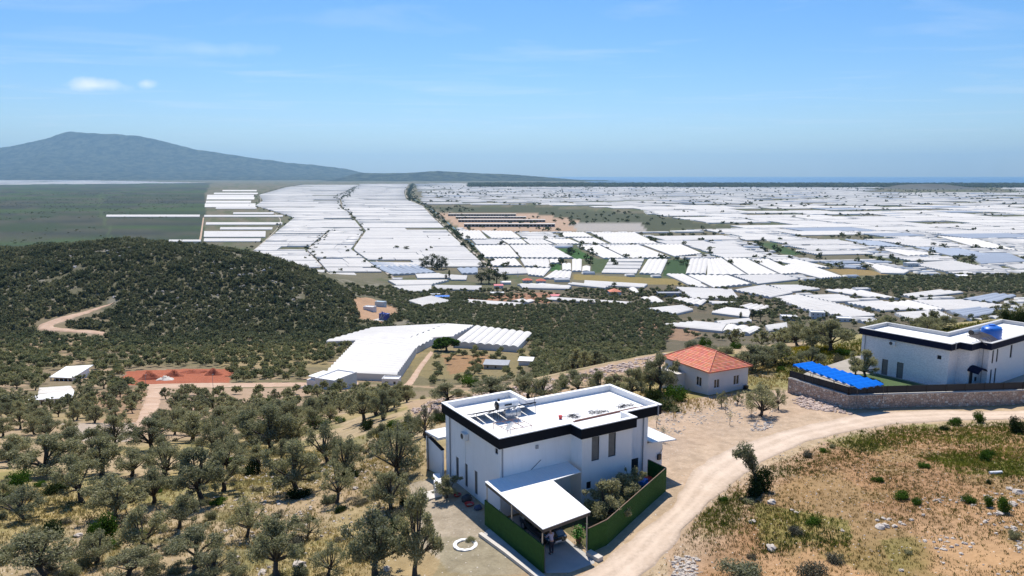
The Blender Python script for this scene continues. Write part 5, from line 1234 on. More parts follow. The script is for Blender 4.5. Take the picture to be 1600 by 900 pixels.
def far_fill(poly, seed, kmin=1.0, skip=.06, qmin=4300):
    P = np.array([at_z(*p, PLAIN)[:2] for p in poly]); pq = np.c_[P @ d2, P @ d1]; lo, hi = pq.min(0), pq.max(0); rs = np.random.RandomState(seed); qv = max(lo[1], qmin)
    while qv < hi[1]:
        k = max(kmin, qv / 3800); rd = rs.uniform(45, 110) * k ** .8; pv = lo[0] + rs.uniform(0, 60)
        while pv < hi[0]:
            w = rs.uniform(55, 210) * k
            if rs.rand() > skip:
                r2_ = rd * (1 if rs.rand() < .7 else rs.uniform(.5, .85)); W_ = np.array([d2 * a + d1 * b for a, b in ((pv, qv), (pv + w, qv), (pv + w, qv + r2_), (pv, qv + r2_))])
                if in_poly(W_[:, 0], W_[:, 1], P).all() and not any(in_poly(W_[:, 0], W_[:, 1], h).any() for h in HOLES): GH.append(dict(q=[np.array((*p, PLAIN)) for p in W_], bays=max(1, min(10, round(r2_ / 9))), mat=0 if rs.rand() > .1 else 2, along=True, hs=2.3, dep=r2_, wid=w))
            pv += w + rs.choice([3, 6, 14, 40], p=[.4, .35, .17, .08]) * k ** .5
        qv += rd + rs.choice([3, 6, 12, 26], p=[.45, .35, .15, .05]) * k ** .5
far_fill([(648, 286.5), (700, 286), (860, 288), (1100, 292), (1900, 293), (2500, 310), (655, 310)], 41)
far_fill([(-600, 279.5), (60, 280), (180, 282), (330, 285.5), (250, 287), (100, 288.6), (-600, 290.6)], 42, 1.0, .24)
for g_ in GH:
    pp = np.array([project(p)[:2] for p in g_["q"]]); a2 = np.roll(pp, -1, 0); g_["area"] = abs((pp[:, 0] * a2[:, 1] - a2[:, 0] * pp[:, 1]).sum()) / 2; c = pp.mean(0); g_["p"] = sum(g_["q"]) / 4; g_["c"] = c; g_["seen"] = -10 < c[0] < 1610
# those hidden behind the scrub hill are left out
kv = visible(np.array([g_["p"][0] for g_ in GH]), np.array([g_["p"][1] for g_ in GH]), np.array([g_["p"][2] for g_ in GH]), 3.0)
GH = [g_ for g_, v in zip(GH, kv) if v or g_["p"][1] > 1500]
GH_N = len(GH)
GH.sort(key=lambda g_: -g_["area"] if g_["seen"] else 0)
gs = [g_ for g_ in GH[:295] if g_["seen"]]; gr = GH[len(gs):]
print("greenhouses", len(gs), len(gr), "smallest", gs[-1]["area"])
PMARKS = [("the clump of tall trees", pz_(680, 418)), ("the big dark tree by the village", pz_(770, 436)), ("the ochre field", pz_(980, 438)), ("the green field right of the canal road", pz_(1056, 420)), ("the small green triangle field", pz_(905, 398)), ("the tiny green square field", pz_(869, 419)),
          ("the concrete blocks under construction", pz_(780, 352)), ("the far end of the tree-lined road", pz_(640, 292)), ("the middle of the tree-lined road", pz_(700, 362)), ("the near end of the tree-lined road", pz_(757, 414)), ("the marsh edge", pz_(320, 345)), ("the pale track in the marsh", pz_(317, 368)), ("the bend of the left field road", pz_(458, 341)),
          ("the hill's right flank", pz_(440, 405)), ("the track junction between the strips", pz_(484, 398)), ("the second field road's bend", pz_(570, 362)), ("the lower end of the second field road", pz_(586, 417)), ("the dark olive patch on the plain", ground(1430, 446)), ("the ochre plot right of the canal", pz_(1340, 426)), ("the long green diagonal plot", pz_(1215, 388)),
          ("the round tree on the right of the plain", pz_(1513, 408)), ("the roof of the brick villa", ground(1480, 488)), ("the pair of cypresses", ground(1165, 500)), ("the red village roofs", ground(835, 440)), ("the blue building site", ground(600, 500)), ("the upper field road bend", pz_(525, 310)), ("the red-roofed house at the edge of the grove", ground(960, 455))]
def gh_desc(it): return ("narrow" if it["dep"] < 26 else "deep" if it["dep"] > 85 else "broad") + (" bluish" if it["mat"] == 2 else " white")
label_by_marks_later = gs
MATS = [M_FILM, M_FILMW, M_FILMB]
def gh_object(g_):
    c = g_["p"]; V, rf, wl_ = gh_geo([p - c for p in g_["q"]], g_["bays"], g_["hs"], 1.25, 4 if g_["bays"] < 17 else 3, g_["along"]); mb = MB(); mb.add(V, rf, 0); mb.add(V, wl_, 1)
    o = mb.build("greenhouse", [MATS[g_["mat"]], M_FILMW]); o.location = c; return o
def gh_finish():
    label_by_marks(gs, "greenhouse", gh_desc, PMARKS)
    for g_ in gs: tag(gh_object(g_), g_["label"], "greenhouse", "plastic greenhouses on the plain")
    V_, F_, M_, b = [], [], [], 0
    for g_ in gr:
        far = g_["p"][1] > 2500; V, rf, wl_ = gh_geo(g_["q"], 1 if far else max(1, g_["bays"] // 2), 2.2, 1.1, 2, g_["along"]); V_.append(V); f = np.array(rf + wl_) + b; F_.append(f); M_ += [0 if g_["mat"] == 0 else 2] * len(rf) + [1] * len(wl_); b += len(V)
    tag(np_mesh("distant_greenhouses", np.concatenate(V_), np.concatenate(F_), MATS, mi=M_), "countless white greenhouses reaching to the coast", None, None, "stuff")

# field roads and the canal road
def pstrip(name, line, w, mat, label, up=.25, dx=0):
    P = np.array([at_z(*p, PLAIN)[:2] for p in line]); t = np.gradient(P, axis=0); t /= np.linalg.norm(t, axis=1, keepdims=True); nn = np.c_[-t[:, 1], t[:, 0]]; P = P + nn * dx
    return strip(name, list(P + nn * w / 2), list(P - nn * w / 2), mat, label, up, 60, 3, .4, px=False)
M_FROAD = earth_mat("field_road_earth", (.46, .40, .34), (.36, .31, .25), .05, .1)
pstrip("field_road", R1, 5, M_FROAD, "field road along the left edge of the greenhouse strips"); pstrip("field_road", R2, 5, M_FROAD, "short field road between the two near strips"); pstrip("field_road", R3, 5, M_FROAD, "winding field road between the greenhouse strips"); pstrip("canal_road", R4, 7, M_FROAD, "straight road along the tree-lined canal", dx=-4)
pstrip("field_road", [(312, 378), (314, 368), (318, 340)], 8, M_TRACK, "pale track crossing the marsh", .3)
t = NT("canal_water"); t.principled((.05, .085, .07), .25); pstrip("canal", [(p[0] + 5, p[1]) for p in R4], 7, t.m, "narrow canal beside the straight road", .3, dx=-14)

# ------------------------------------------------------------------ houses
def house(name, label, pxc, w, d, h, rz, roof="flat", wall=M_RENDER2, rmat=None, cat="house", wins=True, storeys=1, group=None):
    g = ground(*pxc) if pxc[1] > 425 else at_z(*pxc, PLAIN); o = thing(name, label, cat, g, R(rz), group); mb = MB(); hs = []
    if wins:
        n = max(1, int(w / 3.2))
        for s in range(storeys):
            for k in range(n): a = w * (k + .5) / n; z = .9 + s * 2.9; hs.append((a - .5, a + .5, z, z + 1.2))
    C = [(-w / 2, -d / 2), (w / 2, -d / 2), (w / 2, d / 2), (-w / 2, d / 2)]; rr_ = [wall_run(mb, C[i], C[(i + 1) % 4], -1.5, h, hs if i == 0 else ()) for i in range(4)]
    if roof == "flat": mb.add([(*p, h) for p in C], [(0, 1, 2, 3)])
    mb.build("wall", wall, o)
    for q in hs: window(rr_[0], q, o, M_GLASS, M_WFRAME, depth=.2)
    rb = MB()
    if roof == "hip": hip_roof(rb, w + .8, d + .8, h + .02, h + min(w, d) * .25, min(w, d) * .5, min(w, d) * .5 - .01 if d > w else d * .45, -w / 2 - .4, -d / 2 - .4, .15)
    elif roof == "shed": rb.prism([(-w / 2 - .4, -d / 2 - .5), (w / 2 + .4, -d / 2 - .5), (w / 2 + .4, d / 2 + .4), (-w / 2 - .4, d / 2 + .4)], [h + .02, h + .02, h + .6, h + .6], [h + .16, h + .16, h + .74, h + .74])
    else: ring(rb, [(p[0] * 1.01, p[1] * 1.01) for p in C], [(p[0] * .94, p[1] * .94) for p in C], h + .003, h + .4)
    rb.build("roof" if roof != "flat" else "parapet", rmat or M_CAP, o); excl([rotz(R(rz)) @ np.array((*p, 0)) + g for p in C], 2); return o
M_REDT = simple("red_roof_tiles", (.52, .13, .075), .85, .15, .6); M_PINKT = simple("faded_red_sheet", (.55, .14, .15), .7, .15, .8); M_GREYR = simple("grey_roof", (.33, .34, .36), .8, .15, .6)
house("village_house", "village house with dark red hip roof left of its twin", (824, 441), 11, 9, 3, 8, "hip", rmat=M_REDT); house("village_house", "village house with dark red hip roof right of its twin", (845, 442), 11, 9, 3, 4, "hip", rmat=M_REDT)
house("village_house", "small house with pinkish red sheet roof beside the bare earth yard", (779, 450), 10, 8, 3.2, 5, "shed", rmat=M_PINKT); house("village_house", "low red-roofed house above the long thin greenhouse", (868, 466), 9, 8, 2.8, 8, "shed", rmat=M_PINKT)
house("village_house", "pale house with orange-red hip roof at the right end of the village", (960, 461), 12, 11, 4.2, 6, "hip", rmat=M_TILE, storeys=1); house("village_house", "white flat-roofed house beside the bare earth yard", (777, 461), 14, 9, 2.6, 8)
house("shed", "white sheet-roofed shed behind the pinkish red roof", (790, 444), 12, 6, 2.6, 4, "shed", wins=False, cat="shed"); house("shed", "dark grey-roofed shed at the edge of the ochre field", (878, 440), 18, 9, 3, 5, "shed", rmat=M_GREYR, wins=False, cat="shed")
house("village_house", "grey house alone in front of the bluish nets", (621, 440), 12, 9, 4, 6, rmat=M_GREYR); house("shed", "blue sheet-roofed shed above the domed greenhouse", (691, 467), 14, 8, 2.4, 4, "shed", rmat=M_BLUE, wins=False, cat="shed"); house("shed", "pale flat shed beside the blue-roofed shed", (680, 463), 10, 6, 2.4, 4, wins=False, cat="shed")
house("village_house", "blue-grey sheds at the right end of the village", (1045, 463), 24, 10, 4, 2, wall=M_GREYR, rmat=M_GREYR); house("village_house", "white house in the dark olive patch", (1346, 456), 16, 9, 4, 0, rmat=M_GREYR); house("village_house", "small white house right of the olive patch middle", (1303 + 200, 434), 14, 8, 3, 0, "shed")
house("village_house", "grey two-storey house behind the hedgerow trees", (1276, 498), 11, 9, 6, -12, storeys=2); house("village_house", "white house low behind the terrace trees", (1318, 502), 11, 8, 3, -10); house("village_house", "grey house by the cypress hedgerow", (1232, 500), 12, 9, 3.4, -6); house("village_house", "pale house on the plain beside the palm", (1424, 416), 18, 12, 5, 3)
house("white_cabin", "small white cabin by the embankment", (822, 570), 6.5, 5, 2.5, -10, "shed", wins=False, cat="cabin"); house("grey_hut", "low grey hut among the valley olives", (776, 576), 11, 6.5, 2.6, -8, "shed", wall=M_CONC, rmat=M_GREYR, cat="hut")
house("shed", "small white shed in front of the largest ribbed greenhouse", (612, 602), 6.5, 4, 2.8, -5, wins=True, cat="shed")
fh = house("farmhouse", "flat-roofed farmhouse in front of the ribbed greenhouse", (526, 607), 8.2, 12, 4.6, -26, rmat=M_CAP); MB().box(-9.3, -4.12, -4.5, 4.0, -1.5, 3.2).build("side_wing", M_RENDER2, fh); MB().box(-8.6, -5.2, -3.2, 3.2, 3.201, 4.3).build("upper_room", M_RENDER, fh); MB().box(-9.0, -4.15, -4.0, 3.8, 4.31, 4.4).build("slab", M_CAP, fh); MB().box(-9.5, -9.31, -8.5, -4.6, -1.5, 1.2).build("yard_wall", M_RENDER2, fh)
# white house with the porch, pool house, terrace
def slab_house(name, roof_px, z_h, label, post=True, wallf=.82):
    g = ground(*np.mean(roof_px, 0) + (0, 10)); q = [at_z(*p, g[2] + z_h) for p in roof_px]; c = sum(q) / 4; c = np.array((c[0], c[1], g[2])); o = thing(name, label, "house", c); q = [p - c for p in q]
    MB().prism([p[:2] for p in q], z_h - .25, z_h).build("roof", M_ROOF, o); w = [p * wallf for p in q]
    if post:
        sh_ = (w[2] - w[1]) * .0; wq = [w[0] * .75 + w[3] * .25, w[1] * .75 + w[2] * .25, w[2], w[3]]
        wq = [w[3] * .3 + w[0] * .7, w[2] * .3 + w[1] * .7, w[1], w[0]] if False else w
    MB().prism([(p[0] * .96, p[1] * .96) for p in w], -2.0, z_h - .252).build("wall", M_RENDER, o)
    a, b = q[0][:2] * .94, q[1][:2] * .94
    for k in range(6):
        p = a + (b - a) * k / 5; MB().box(p[0] - .15, p[0] + .15, p[1] - .15, p[1] + .15, -1.5, z_h - .252).build("pillar", M_RENDER, o)
    for k in range(4):
        s = (k + .5) / 4; p = (w[0] * (1 - s) + w[1] * s)[:2] * .96; d = (w[1] - w[0])[:2]; d /= np.linalg.norm(d); nn = np.array((d[1], -d[0])); e = p + nn * .03
        MB().add([(*(e - d * 1.1), .1), (*(e + d * 1.1), .1), (*(e + d * 1.1), 2.4), (*(e - d * 1.1), 2.4), (*(e - d * 1.1 - nn * .05), .1), (*(e + d * 1.1 - nn * .05), .1), (*(e + d * 1.1 - nn * .05), 2.4), (*(e - d * 1.1 - nn * .05), 2.4)], [(0, 1, 2, 3), (0, 3, 7, 4), (1, 5, 6, 2), (3, 2, 6, 7)]).build("glass_door", M_GLASS, o)
    excl([p + c for p in q], 1.5); return o
slab_house("porch_house", [(77, 589), (113, 590.5), (146, 570), (103, 572.5)], 3.6, "white house with a pillared porch in the olive grove"); slab_house("pool_house", [(41, 625.5), (113, 621), (116, 610.5), (51, 617.5)], 2.8, "long low white pool house below the porch house", False, .9)
drape("terrace", gpoly([(60, 606), (112, 603), (118, 611), (58, 616)]), M_CONC_L, "pale terrace between the two white houses", .2)
# red soil heaps on the cleared plot
M_RSOIL = earth_mat("red_soil", (.34, .115, .065), (.22, .065, .04), .25, .6)
def heap(px, py, w, h, mat, label, seed):
    g = ground(px, py); d = project(g)[2]; w, h = w * d / CAM_F, h * d / CAM_F; rr = random.Random(seed); mb = MB(); n, m = 18, 7; v = [(0, 0, h)]; f = []
    for i in range(1, m + 1):
        for k in range(n): a = 6.2832 * k / n; r = i / m; q = 1 + .18 * math.sin(3 * a + seed) + .12 * math.sin(5 * a + 2 * seed) + rr.uniform(-.10, .10); v.append((math.cos(a) * r * w / 2 * q, math.sin(a) * r * w / 2.6 * q, h * (1 - r) ** 1.05 * (1 + rr.uniform(-.3, .3)) - (.4 if i == m else 0)))
    f = [(0, 1 + k, 1 + (k + 1) % n) for k in range(n)] + [(1 + i * n + k, 1 + (i + 1) * n + k, 1 + (i + 1) * n + (k + 1) % n, 1 + i * n + (k + 1) % n) for i in range(m - 1) for k in range(n)]
    o = mb.add(v, f).build("soil_heap", mat, None, True); o.location = g; tag(o, label, "soil heap", "soil heaps on the cleared plot"); excl([g + (w * .5 * math.cos(a), w * .4 * math.sin(a), 0) for a in np.linspace(0, 6.28, 9)])
heap(233, 592, 36, 13, M_RSOIL, "dark red soil heap at the left of the cleared plot", 1); heap(272, 588, 34, 10, M_RSOIL, "dark red soil heap behind the pink rubble", 2); heap(334, 586, 30, 11, M_RSOIL, "red soil heap at the right end of the cleared plot", 3); heap(258, 594, 28, 7, M_ROCKP if 'M_ROCKP' in globals() else M_CONC_L, "pale pink rubble heap between the red soil heaps", 4); heap(300, 583, 44, 5, M_RSOIL, "low long red bank at the back of the cleared plot", 5)
# blue building site at the foot of the hill
g = ground(600, 500); bs = thing("building_site", "house shell wrapped in blue formwork at the foot of the hill", "building site", g, R(-28)); sc_ = project(g)[2] / CAM_F
MB().box(-14 * sc_, 14 * sc_, -10 * sc_, 8 * sc_, -4, .25).build("yard_slab", M_CONC_L, bs); MB().box(-8 * sc_, 6 * sc_, -2 * sc_, 7 * sc_, .251, 4.5).build("shell_wall", simple("violet_formwork", (.10, .095, .30), .7, .25, .5), bs); MB().box(-8.4 * sc_, 6.4 * sc_, -2.4 * sc_, 7.4 * sc_, 4.501, 4.8).build("slab", simple("blue_formwork", (.045, .10, .34), .7, .25, .6), bs)
rr = random.Random(8); mb = MB()
for k in range(16): mb.bar((rr.uniform(-8, 6) * sc_, rr.uniform(-3, 6) * sc_, 4.8), (rr.uniform(-8, 6) * sc_, rr.uniform(-3, 6) * sc_, rr.uniform(5, 6.6)), .35)
mb.build("plank", simple("blue_planks", (.06, .10, .40), .7, .3, .5), bs)
mb = MB()
for k in range(8): mb.bar((rr.uniform(-9, 7) * sc_, -3.2 * sc_, .3), (rr.uniform(-9, 7) * sc_, -2.2 * sc_, 4.6), .25)
mb.build("prop", M_CONC_L, bs)
house("site_cabin", "white cabin on the upper left of the blue building site", (578, 485), 9, 6, 3.2, -20, wins=False, cat="cabin"); house("site_cabin", "pale blue container behind the blue building site", (595, 480), 9, 5, 5.0, -20, wall=simple("pale_blue_sheet", (.42, .56, .62), .6, .08, .5), wins=False, cat="cabin")
excl(gpoly([(560, 476), (590, 468), (622, 492), (602, 508), (580, 502)]))
for px, lab in ((15, "left white dome tank behind the crest of the scrub hill"), (42, "right white dome tank behind the crest of the scrub hill")):
    p = at_y(px, 391, 790); o = MB().lathe((0, 0, -6), [(5.6, 0), (5.6, 7), (5.0, 8.1), (3.2, 9.2), (.2, 9.8)], 18).build("dome_tank", M_CAP, None, True); o.location = p; tag(o, lab, "tank")
# concrete blocks under construction beside the canal road
for x0, x1, yb, hh_, lab in ((725, 867, 354.5, 7, "front long unfinished concrete block by the canal road"), (716, 852, 347, 6, "second long unfinished concrete block by the canal road"), (712, 822, 341.5, 5, "third long unfinished concrete block by the canal road"), (700, 806, 337.5, 6, "rear long unfinished concrete block by the canal road")):
    a, b = at_z(x0, yb, PLAIN), at_z(x1, yb, PLAIN); w = b[0] - a[0]; o = thing("unfinished_block", lab, "building", (a + b) / 2, 0, "unfinished concrete blocks"); mb = MB(); C = [(-w / 2, 0), (w / 2, 0), (w / 2, 26), (-w / 2, 26)]; n = int(w / 9)
    hs = [(w * (k + .12) / n, w * (k + .88) / n, 1.0, hh_ - 1.6) for k in range(n)]
    for i in range(4): wall_run(mb, C[i], C[(i + 1) % 4], -1, hh_, hs if i == 0 else (), 1.5)
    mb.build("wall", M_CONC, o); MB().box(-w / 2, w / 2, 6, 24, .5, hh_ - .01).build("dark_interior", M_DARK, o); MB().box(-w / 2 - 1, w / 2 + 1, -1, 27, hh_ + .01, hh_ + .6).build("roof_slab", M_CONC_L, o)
# clear ground: soil heaps, yards and glasshouse sites
for q in ([(165, 604), (205, 578), (300, 574), (364, 575), (358, 600), (240, 604)], [(72, 582), (146, 568), (150, 590), (120, 606), (72, 606)], [(36, 618), (118, 610), (122, 632), (40, 634)], [(550, 468), (590, 466), (626, 490), (600, 508), (565, 500)],
          [(60, 604), (118, 600), (118, 612), (60, 616)], [(480, 575), (545, 568), (545, 606), (480, 608)]): excl(gpoly(q))
for t_ in GH_SITES: excl(t_, 3.0)
excl(gpoly([(188, 700), (214, 640), (228, 606), (262, 606), (256, 640), (236, 700)])); excl(gpoly([(182, 466), (110, 489), (54, 505), (54, 521), (110, 527), (168, 533), (170, 522), (92, 513), (118, 502), (184, 482)])); excl(gpoly([(112, 664), (200, 664), (205, 688), (118, 690)])); excl(gpoly([(240, 604), (480, 600), (480, 614), (240, 618)]))
fill([(-80, 720), (120, 705), (240, 690), (440, 680), (440, 745), (330, 800), (180, 830), (-80, 850)], 5.4, (3.4, 5.6), .85, .30, seed=1)
fill([(380, 640), (640, 640), (640, 668), (560, 690), (420, 700)], 6.5, (3.6, 5.0), .45, .42, seed=2)
fill([(-150, 600), (480, 603), (640, 603), (640, 640), (-150, 660)], 6.2, (3.0, 4.5), .74, .34, seed=3)
fill([(-200, 532), (545, 522), (640, 512), (620, 545), (520, 560), (500, 605), (-200, 605)], 6.0, (3.8, 5.2), .9, .28, seed=4)
fill([(640, 505), (760, 480), (1040, 478), (1060, 500), (1040, 545), (900, 578), (830, 582), (830, 540), (760, 518), (660, 515)], 5.3, (3.8, 5.0), .97, .12, seed=5)
fill([(690, 548), (830, 545), (900, 575), (760, 604), (655, 604)], 8.5, (3.6, 5), .7, .3, seed=6)
fill([(1130, 545), (1240, 525), (1600, 495), (1600, 520), (1340, 545), (1240, 600), (1190, 580)], 8, (3.4, 5), .35, .4, seed=7)
fill([(1030, 500), (1240, 505), (1240, 525), (1090, 535)], 7.5, (3.0, 4.4), .8, .3, seed=12)
fill([(540, 445), (640, 450), (760, 462), (760, 480), (640, 506), (560, 470)], 5.8, (4, 5.5), .95, .15, seed=8)
fill([(1250, 443), (1330, 437), (1420, 432), (1620, 431), (1620, 462), (1500, 458), (1400, 462), (1330, 458), (1240, 450)], 7.6, (4.5, 6.5), .97, .1, seed=9)
fill([(640, 452), (1060, 455), (1240, 470), (1240, 505), (1060, 482), (640, 475)], 7, (4, 6.5), .75, .3, seed=10)
fill([(1040, 446), (1245, 452), (1330, 463), (1640, 464), (1640, 500), (1240, 505), (1060, 482)], 8, (3.4, 6), .55, .33, seed=14)
for t_ in TREES: t_["px"] = project(t_["p"]); t_["size"] = t_["h"] / t_["px"][2]
olives = [t_ for t_ in TREES if t_["kind"] in ("olive", "garden") and -30 < t_["px"][0] < 1630 and t_["px"][1] - t_["size"] * CAM_F < 905]
olives.sort(key=lambda q: (not q["fixed"], -q["size"])); single, rest = olives[:290], olives[290:]
print("olives", len(single), len(rest), "smallest single px", single[-1]["size"] * CAM_F)

# labels: each tree is told by how it looks and by what it stands closest to
MARKS = [("the carport", V1(1, -4)), ("the white ring on the gravel", rgp), ("the near villa's left wall", V1(-1, 7)), ("the near villa's rear parapet", V1(10, 9)), ("the red-roofed cottage", CO + (3, 4, 0)), ("the blue shade pergola", po), ("the brick villa", V2(4, -3)),
         ("the red soil heaps", ground(270, 590)), ("the white house with the porch", ground(108, 598)), ("the long white pool house", ground(78, 626)), ("the junction of the two dirt tracks", ground(243, 606)), ("the lower end of the dirt track", ground(212, 680)), ("the dark thicket at the left edge", ground(20, 690)), ("the middle of the left grove", ground(300, 690)), ("the slope below the rear canopy", ground(560, 640)), ("the lane in front of the farmhouse", ground(430, 608)),
         ("the pale gravel clearing", ground(150, 672)), ("the flat-roofed farmhouse", ground(512, 600)), ("the ribbed white greenhouse", ground(600, 590)), ("the bright green tree by the greenhouse", ground(697, 548)), ("the grey hut", ground(778, 572)),
         ("the white cabin by the embankment", ground(822, 568)), ("the pink rock embankment", ground(720, 616)), ("the hill switchback", ground(110, 528)), ("the blue building site", ground(600, 505)), ("the foot of the scrub hill", ground(330, 528)), ("the lone field tree", ground(1185, 765)),
         ("the bottom left corner", ground(60, 880)), ("the stony clearing on the left slope", ground(420, 800)), ("the yellow broom bushes", ground(600, 668)), ("the lowest garden wall", ground(500, 690))]
_ORD = ["", "second ", "third ", "fourth ", "fifth ", "sixth ", "seventh ", "eighth ", "ninth ", "tenth ", "eleventh ", "twelfth ", "thirteenth ", "fourteenth ", "fifteenth ", "sixteenth ", "seventeenth ", "eighteenth ", "nineteenth ", "twentieth "]
def nth(k):
    if k < len(_ORD): return _ORD[k]
    return "%d%s " % (k + 1, "th" if 10 < (k + 1) % 100 < 14 else {1: "st", 2: "nd", 3: "rd"}.get((k + 1) % 10, "th"))
def label_by_marks(items, noun, desc, marks=MARKS):
    """items: dicts with p; gives each a label by its rank of nearness to the mark it stands closest to"""
    by = {}
    for it in items:
        d = [math.hypot(it["p"][0] - m[1][0], it["p"][1] - m[1][1]) for m in marks]; by.setdefault(int(np.argmin(d)), []).append((min(d), it))
    for m, l in by.items():
        l.sort(key=lambda q: q[0]); c = {}
        for d, it in l:
            s = desc(it); k = c.get(s, 0); c[s] = k + 1
            it["label"] = f"{s} {noun} {nth(k)}closest to {marks[m][0]}"
def olive_desc(it):
    h = "tall" if it["h"] > 5.4 else "low" if it["h"] < 3.4 else "mid-sized"; v = it.get("v", 0)
    return h + (" sparse" if it.get("sparse") else " bushy")
for it in single:
    near = it["px"][2] < 150; it["near"] = near
    it["v"] = (it["var"] if it["var"] is not None else trs.randint(9)) if near else trs.randint(6)
    it["sparse"] = it["v"] in ((1, 3, 6, 8) if near else (1, 3))
    if it["fixed"] and it["v"] in (6,): it["sparse"] = True
label_by_marks(single, "olive tree", olive_desc)
for it in single:
    o = thing("olive_tree", it["label"], "tree", it["p"] - (0, 0, .08), trs.rand() * 6.28, "olive trees on the slope and in the valley")
    s = it["w"] / 5.0; o.scale = (s, s, it["h"] / 5.0)
    tr_, cr_ = (NEAR if it["near"] else MID)[it["v"]]
    add_part("trunk", tr_, o); add_part("crown", cr_, o)
# the rest of the groves as one mass
def far_template(k, n, L, W):
    rs = np.random.RandomState(900 + k); lobes = [(0, 0, 2.9, 1.5)] + [(1.25 * math.cos(a), 1.25 * math.sin(a), rs.uniform(1.9, 3.3), rs.uniform(.7, 1.1)) for a in np.linspace(0, 6.28, 6)[:-1] + rs.rand()]
    V, F = leaves(rs, lobe_points(rs, lobes, n), L, W); return V / 5.0, F
def scatter(name, P, Hs, Ws, temps, mat, label, cat=None, kind="stuff", seed=0):
    rs = np.random.RandomState(seed); Vs, Fs, b = [], [], 0
    for i in range(len(P)):
        V, F = temps[rs.randint(len(temps))]; a = rs.rand() * 6.28; c, s = math.cos(a), math.sin(a)
        W = np.c_[(V[:, 0] * c - V[:, 1] * s) * Ws[i], (V[:, 0] * s + V[:, 1] * c) * Ws[i], V[:, 2] * Hs[i]] + P[i]
        Vs.append(W); Fs.append(F + b); b += len(V)
    o = np_mesh(name, np.concatenate(Vs), np.concatenate(Fs), mat); return tag(o, label, cat, None, kind)
FT_A = [far_template(k, 420, .75, .42) for k in range(4)]; FT_B = [far_template(10 + k, 150, 1.15, .75) for k in range(4)]
ra = [t_ for t_ in rest if t_["px"][2] < 420]; rb = [t_ for t_ in rest if t_["px"][2] >= 420]
R_ = ra + rb
if ra: scatter("olive_grove", [q["p"] for q in ra], [q["h"] for q in ra], [q["w"] for q in ra], FT_A, M_OLIVE_F, "olive groves covering the valley floor below the slope", seed=1)
if rb: scatter("distant_grove", [q["p"] for q in rb], [q["h"] for q in rb], [q["w"] for q in rb], FT_B, M_OLIVE_F, "dark groves far down the valley around the village", seed=2)
# scrub on the hill
hp = np.array([at_y(px, py, Y)[:2] for px, py, Y in ((-250, 500, 470), (100, 520, 462), (330, 525, 462), (545, 520, 470), (625, 500, 520), (640, 470, 600), (560, 450, 640), (520, 425, 720), (470, 400, 760), (400, 380, 800), (350, 380, 790), (200, 370, 800), (0, 384, 800), (-300, 392, 800))])
rs = np.random.RandomState(4); lo, hi = hp.min(0), hp.max(0); sp_ = 3.7
gx, gy = np.meshgrid(np.arange(lo[0], hi[0], sp_), np.arange(lo[1], hi[1], sp_)); x = gx.ravel() + rs.uniform(-2.2, 2.2, gx.size); y = gy.ravel() + rs.uniform(-2.2, 2.2, gx.size)
k = in_poly(x, y, hp) & (fnoise(x, y, 16, 4) > .30) & (rs.rand(len(x)) < .95)
for e in EXCL: k &= ~in_poly(x, y, e)
x, y = x[k], y[k]; z = H(x, y); k = visible(x, y, z, 2.5); x, y, z = x[k], y[k], z[k]
print("scrub", len(x))
def bush_t(k, n, L, W):
    V, F = bush_variant(500 + k, n, L, W); return V, F
hh = rs.uniform(1.1, 3.2, len(x)) + 2.2 * rs.rand(len(x)) ** 5 * (.75 + .5 * fnoise(x, y, 40, 2))
ST = [bush_t(k, 110, .5, .34) for k in range(5)]
scatter("hill_scrub", np.c_[x, y, z - .2], hh, hh * .72, ST, M_SCRUB, "dark evergreen scrub covering the round hill", seed=3)
x2 = np.repeat(x, 2) + rs.uniform(-3, 3, 2 * len(x)); y2 = np.repeat(y, 2) + rs.uniform(-3, 3, 2 * len(x)); k = np.ones(len(x2), bool)
for e in EXCL: k &= ~in_poly(x2, y2, e)
x2, y2 = x2[k], y2[k]; z2 = H(x2, y2); h2_ = rs.uniform(.5, 1.3, len(x2))
scatter("hill_undergrowth", np.c_[x2, y2, z2 - .15], h2_, h2_ * 1.1, [bush_t(20 + k, 34, .8, .5) for k in range(4)], leaf_mat("undergrowth_leaves", (.085, .088, .05), (.14, .14, .085), (.23, .215, .15), .3, .05), "low grey-green undergrowth between the hill scrub", seed=13)
# pale rock outcrops on the hill
mb = MB(); rr = random.Random(9)
for px, py, n, spread in ((145, 400, 26, 16), (190, 392, 14, 10), (300, 395, 14, 14), (420, 465, 40, 34), (330, 480, 40, 30), (470, 445, 18, 16), (250, 455, 16, 30), (60, 430, 14, 26), (390, 430, 16, 26)):
    g = ground(px, py)
    for i in range(n):
        p = g[:2] + np.array((rr.gauss(0, spread), rr.gauss(0, spread * .6))); r = rr.uniform(.7, 2.2); mb.ball((p[0], p[1], float(H(p[0], p[1]))), (r, r * rr.uniform(.6, 1), r * rr.uniform(.5, .9)), 6, 4, .35, rr)
M_ROCK = simple("grey_rock", (.36, .335, .31), .95, .25, .5, bump=.3); M_ROCKP = simple("pink_rock", (.52, .41, .34), .95, .22, 2, bump=.3)
tag(mb.build("rock_outcrops", M_ROCK), "pale grey rock outcrops showing through the hill scrub", None, None, "stuff")

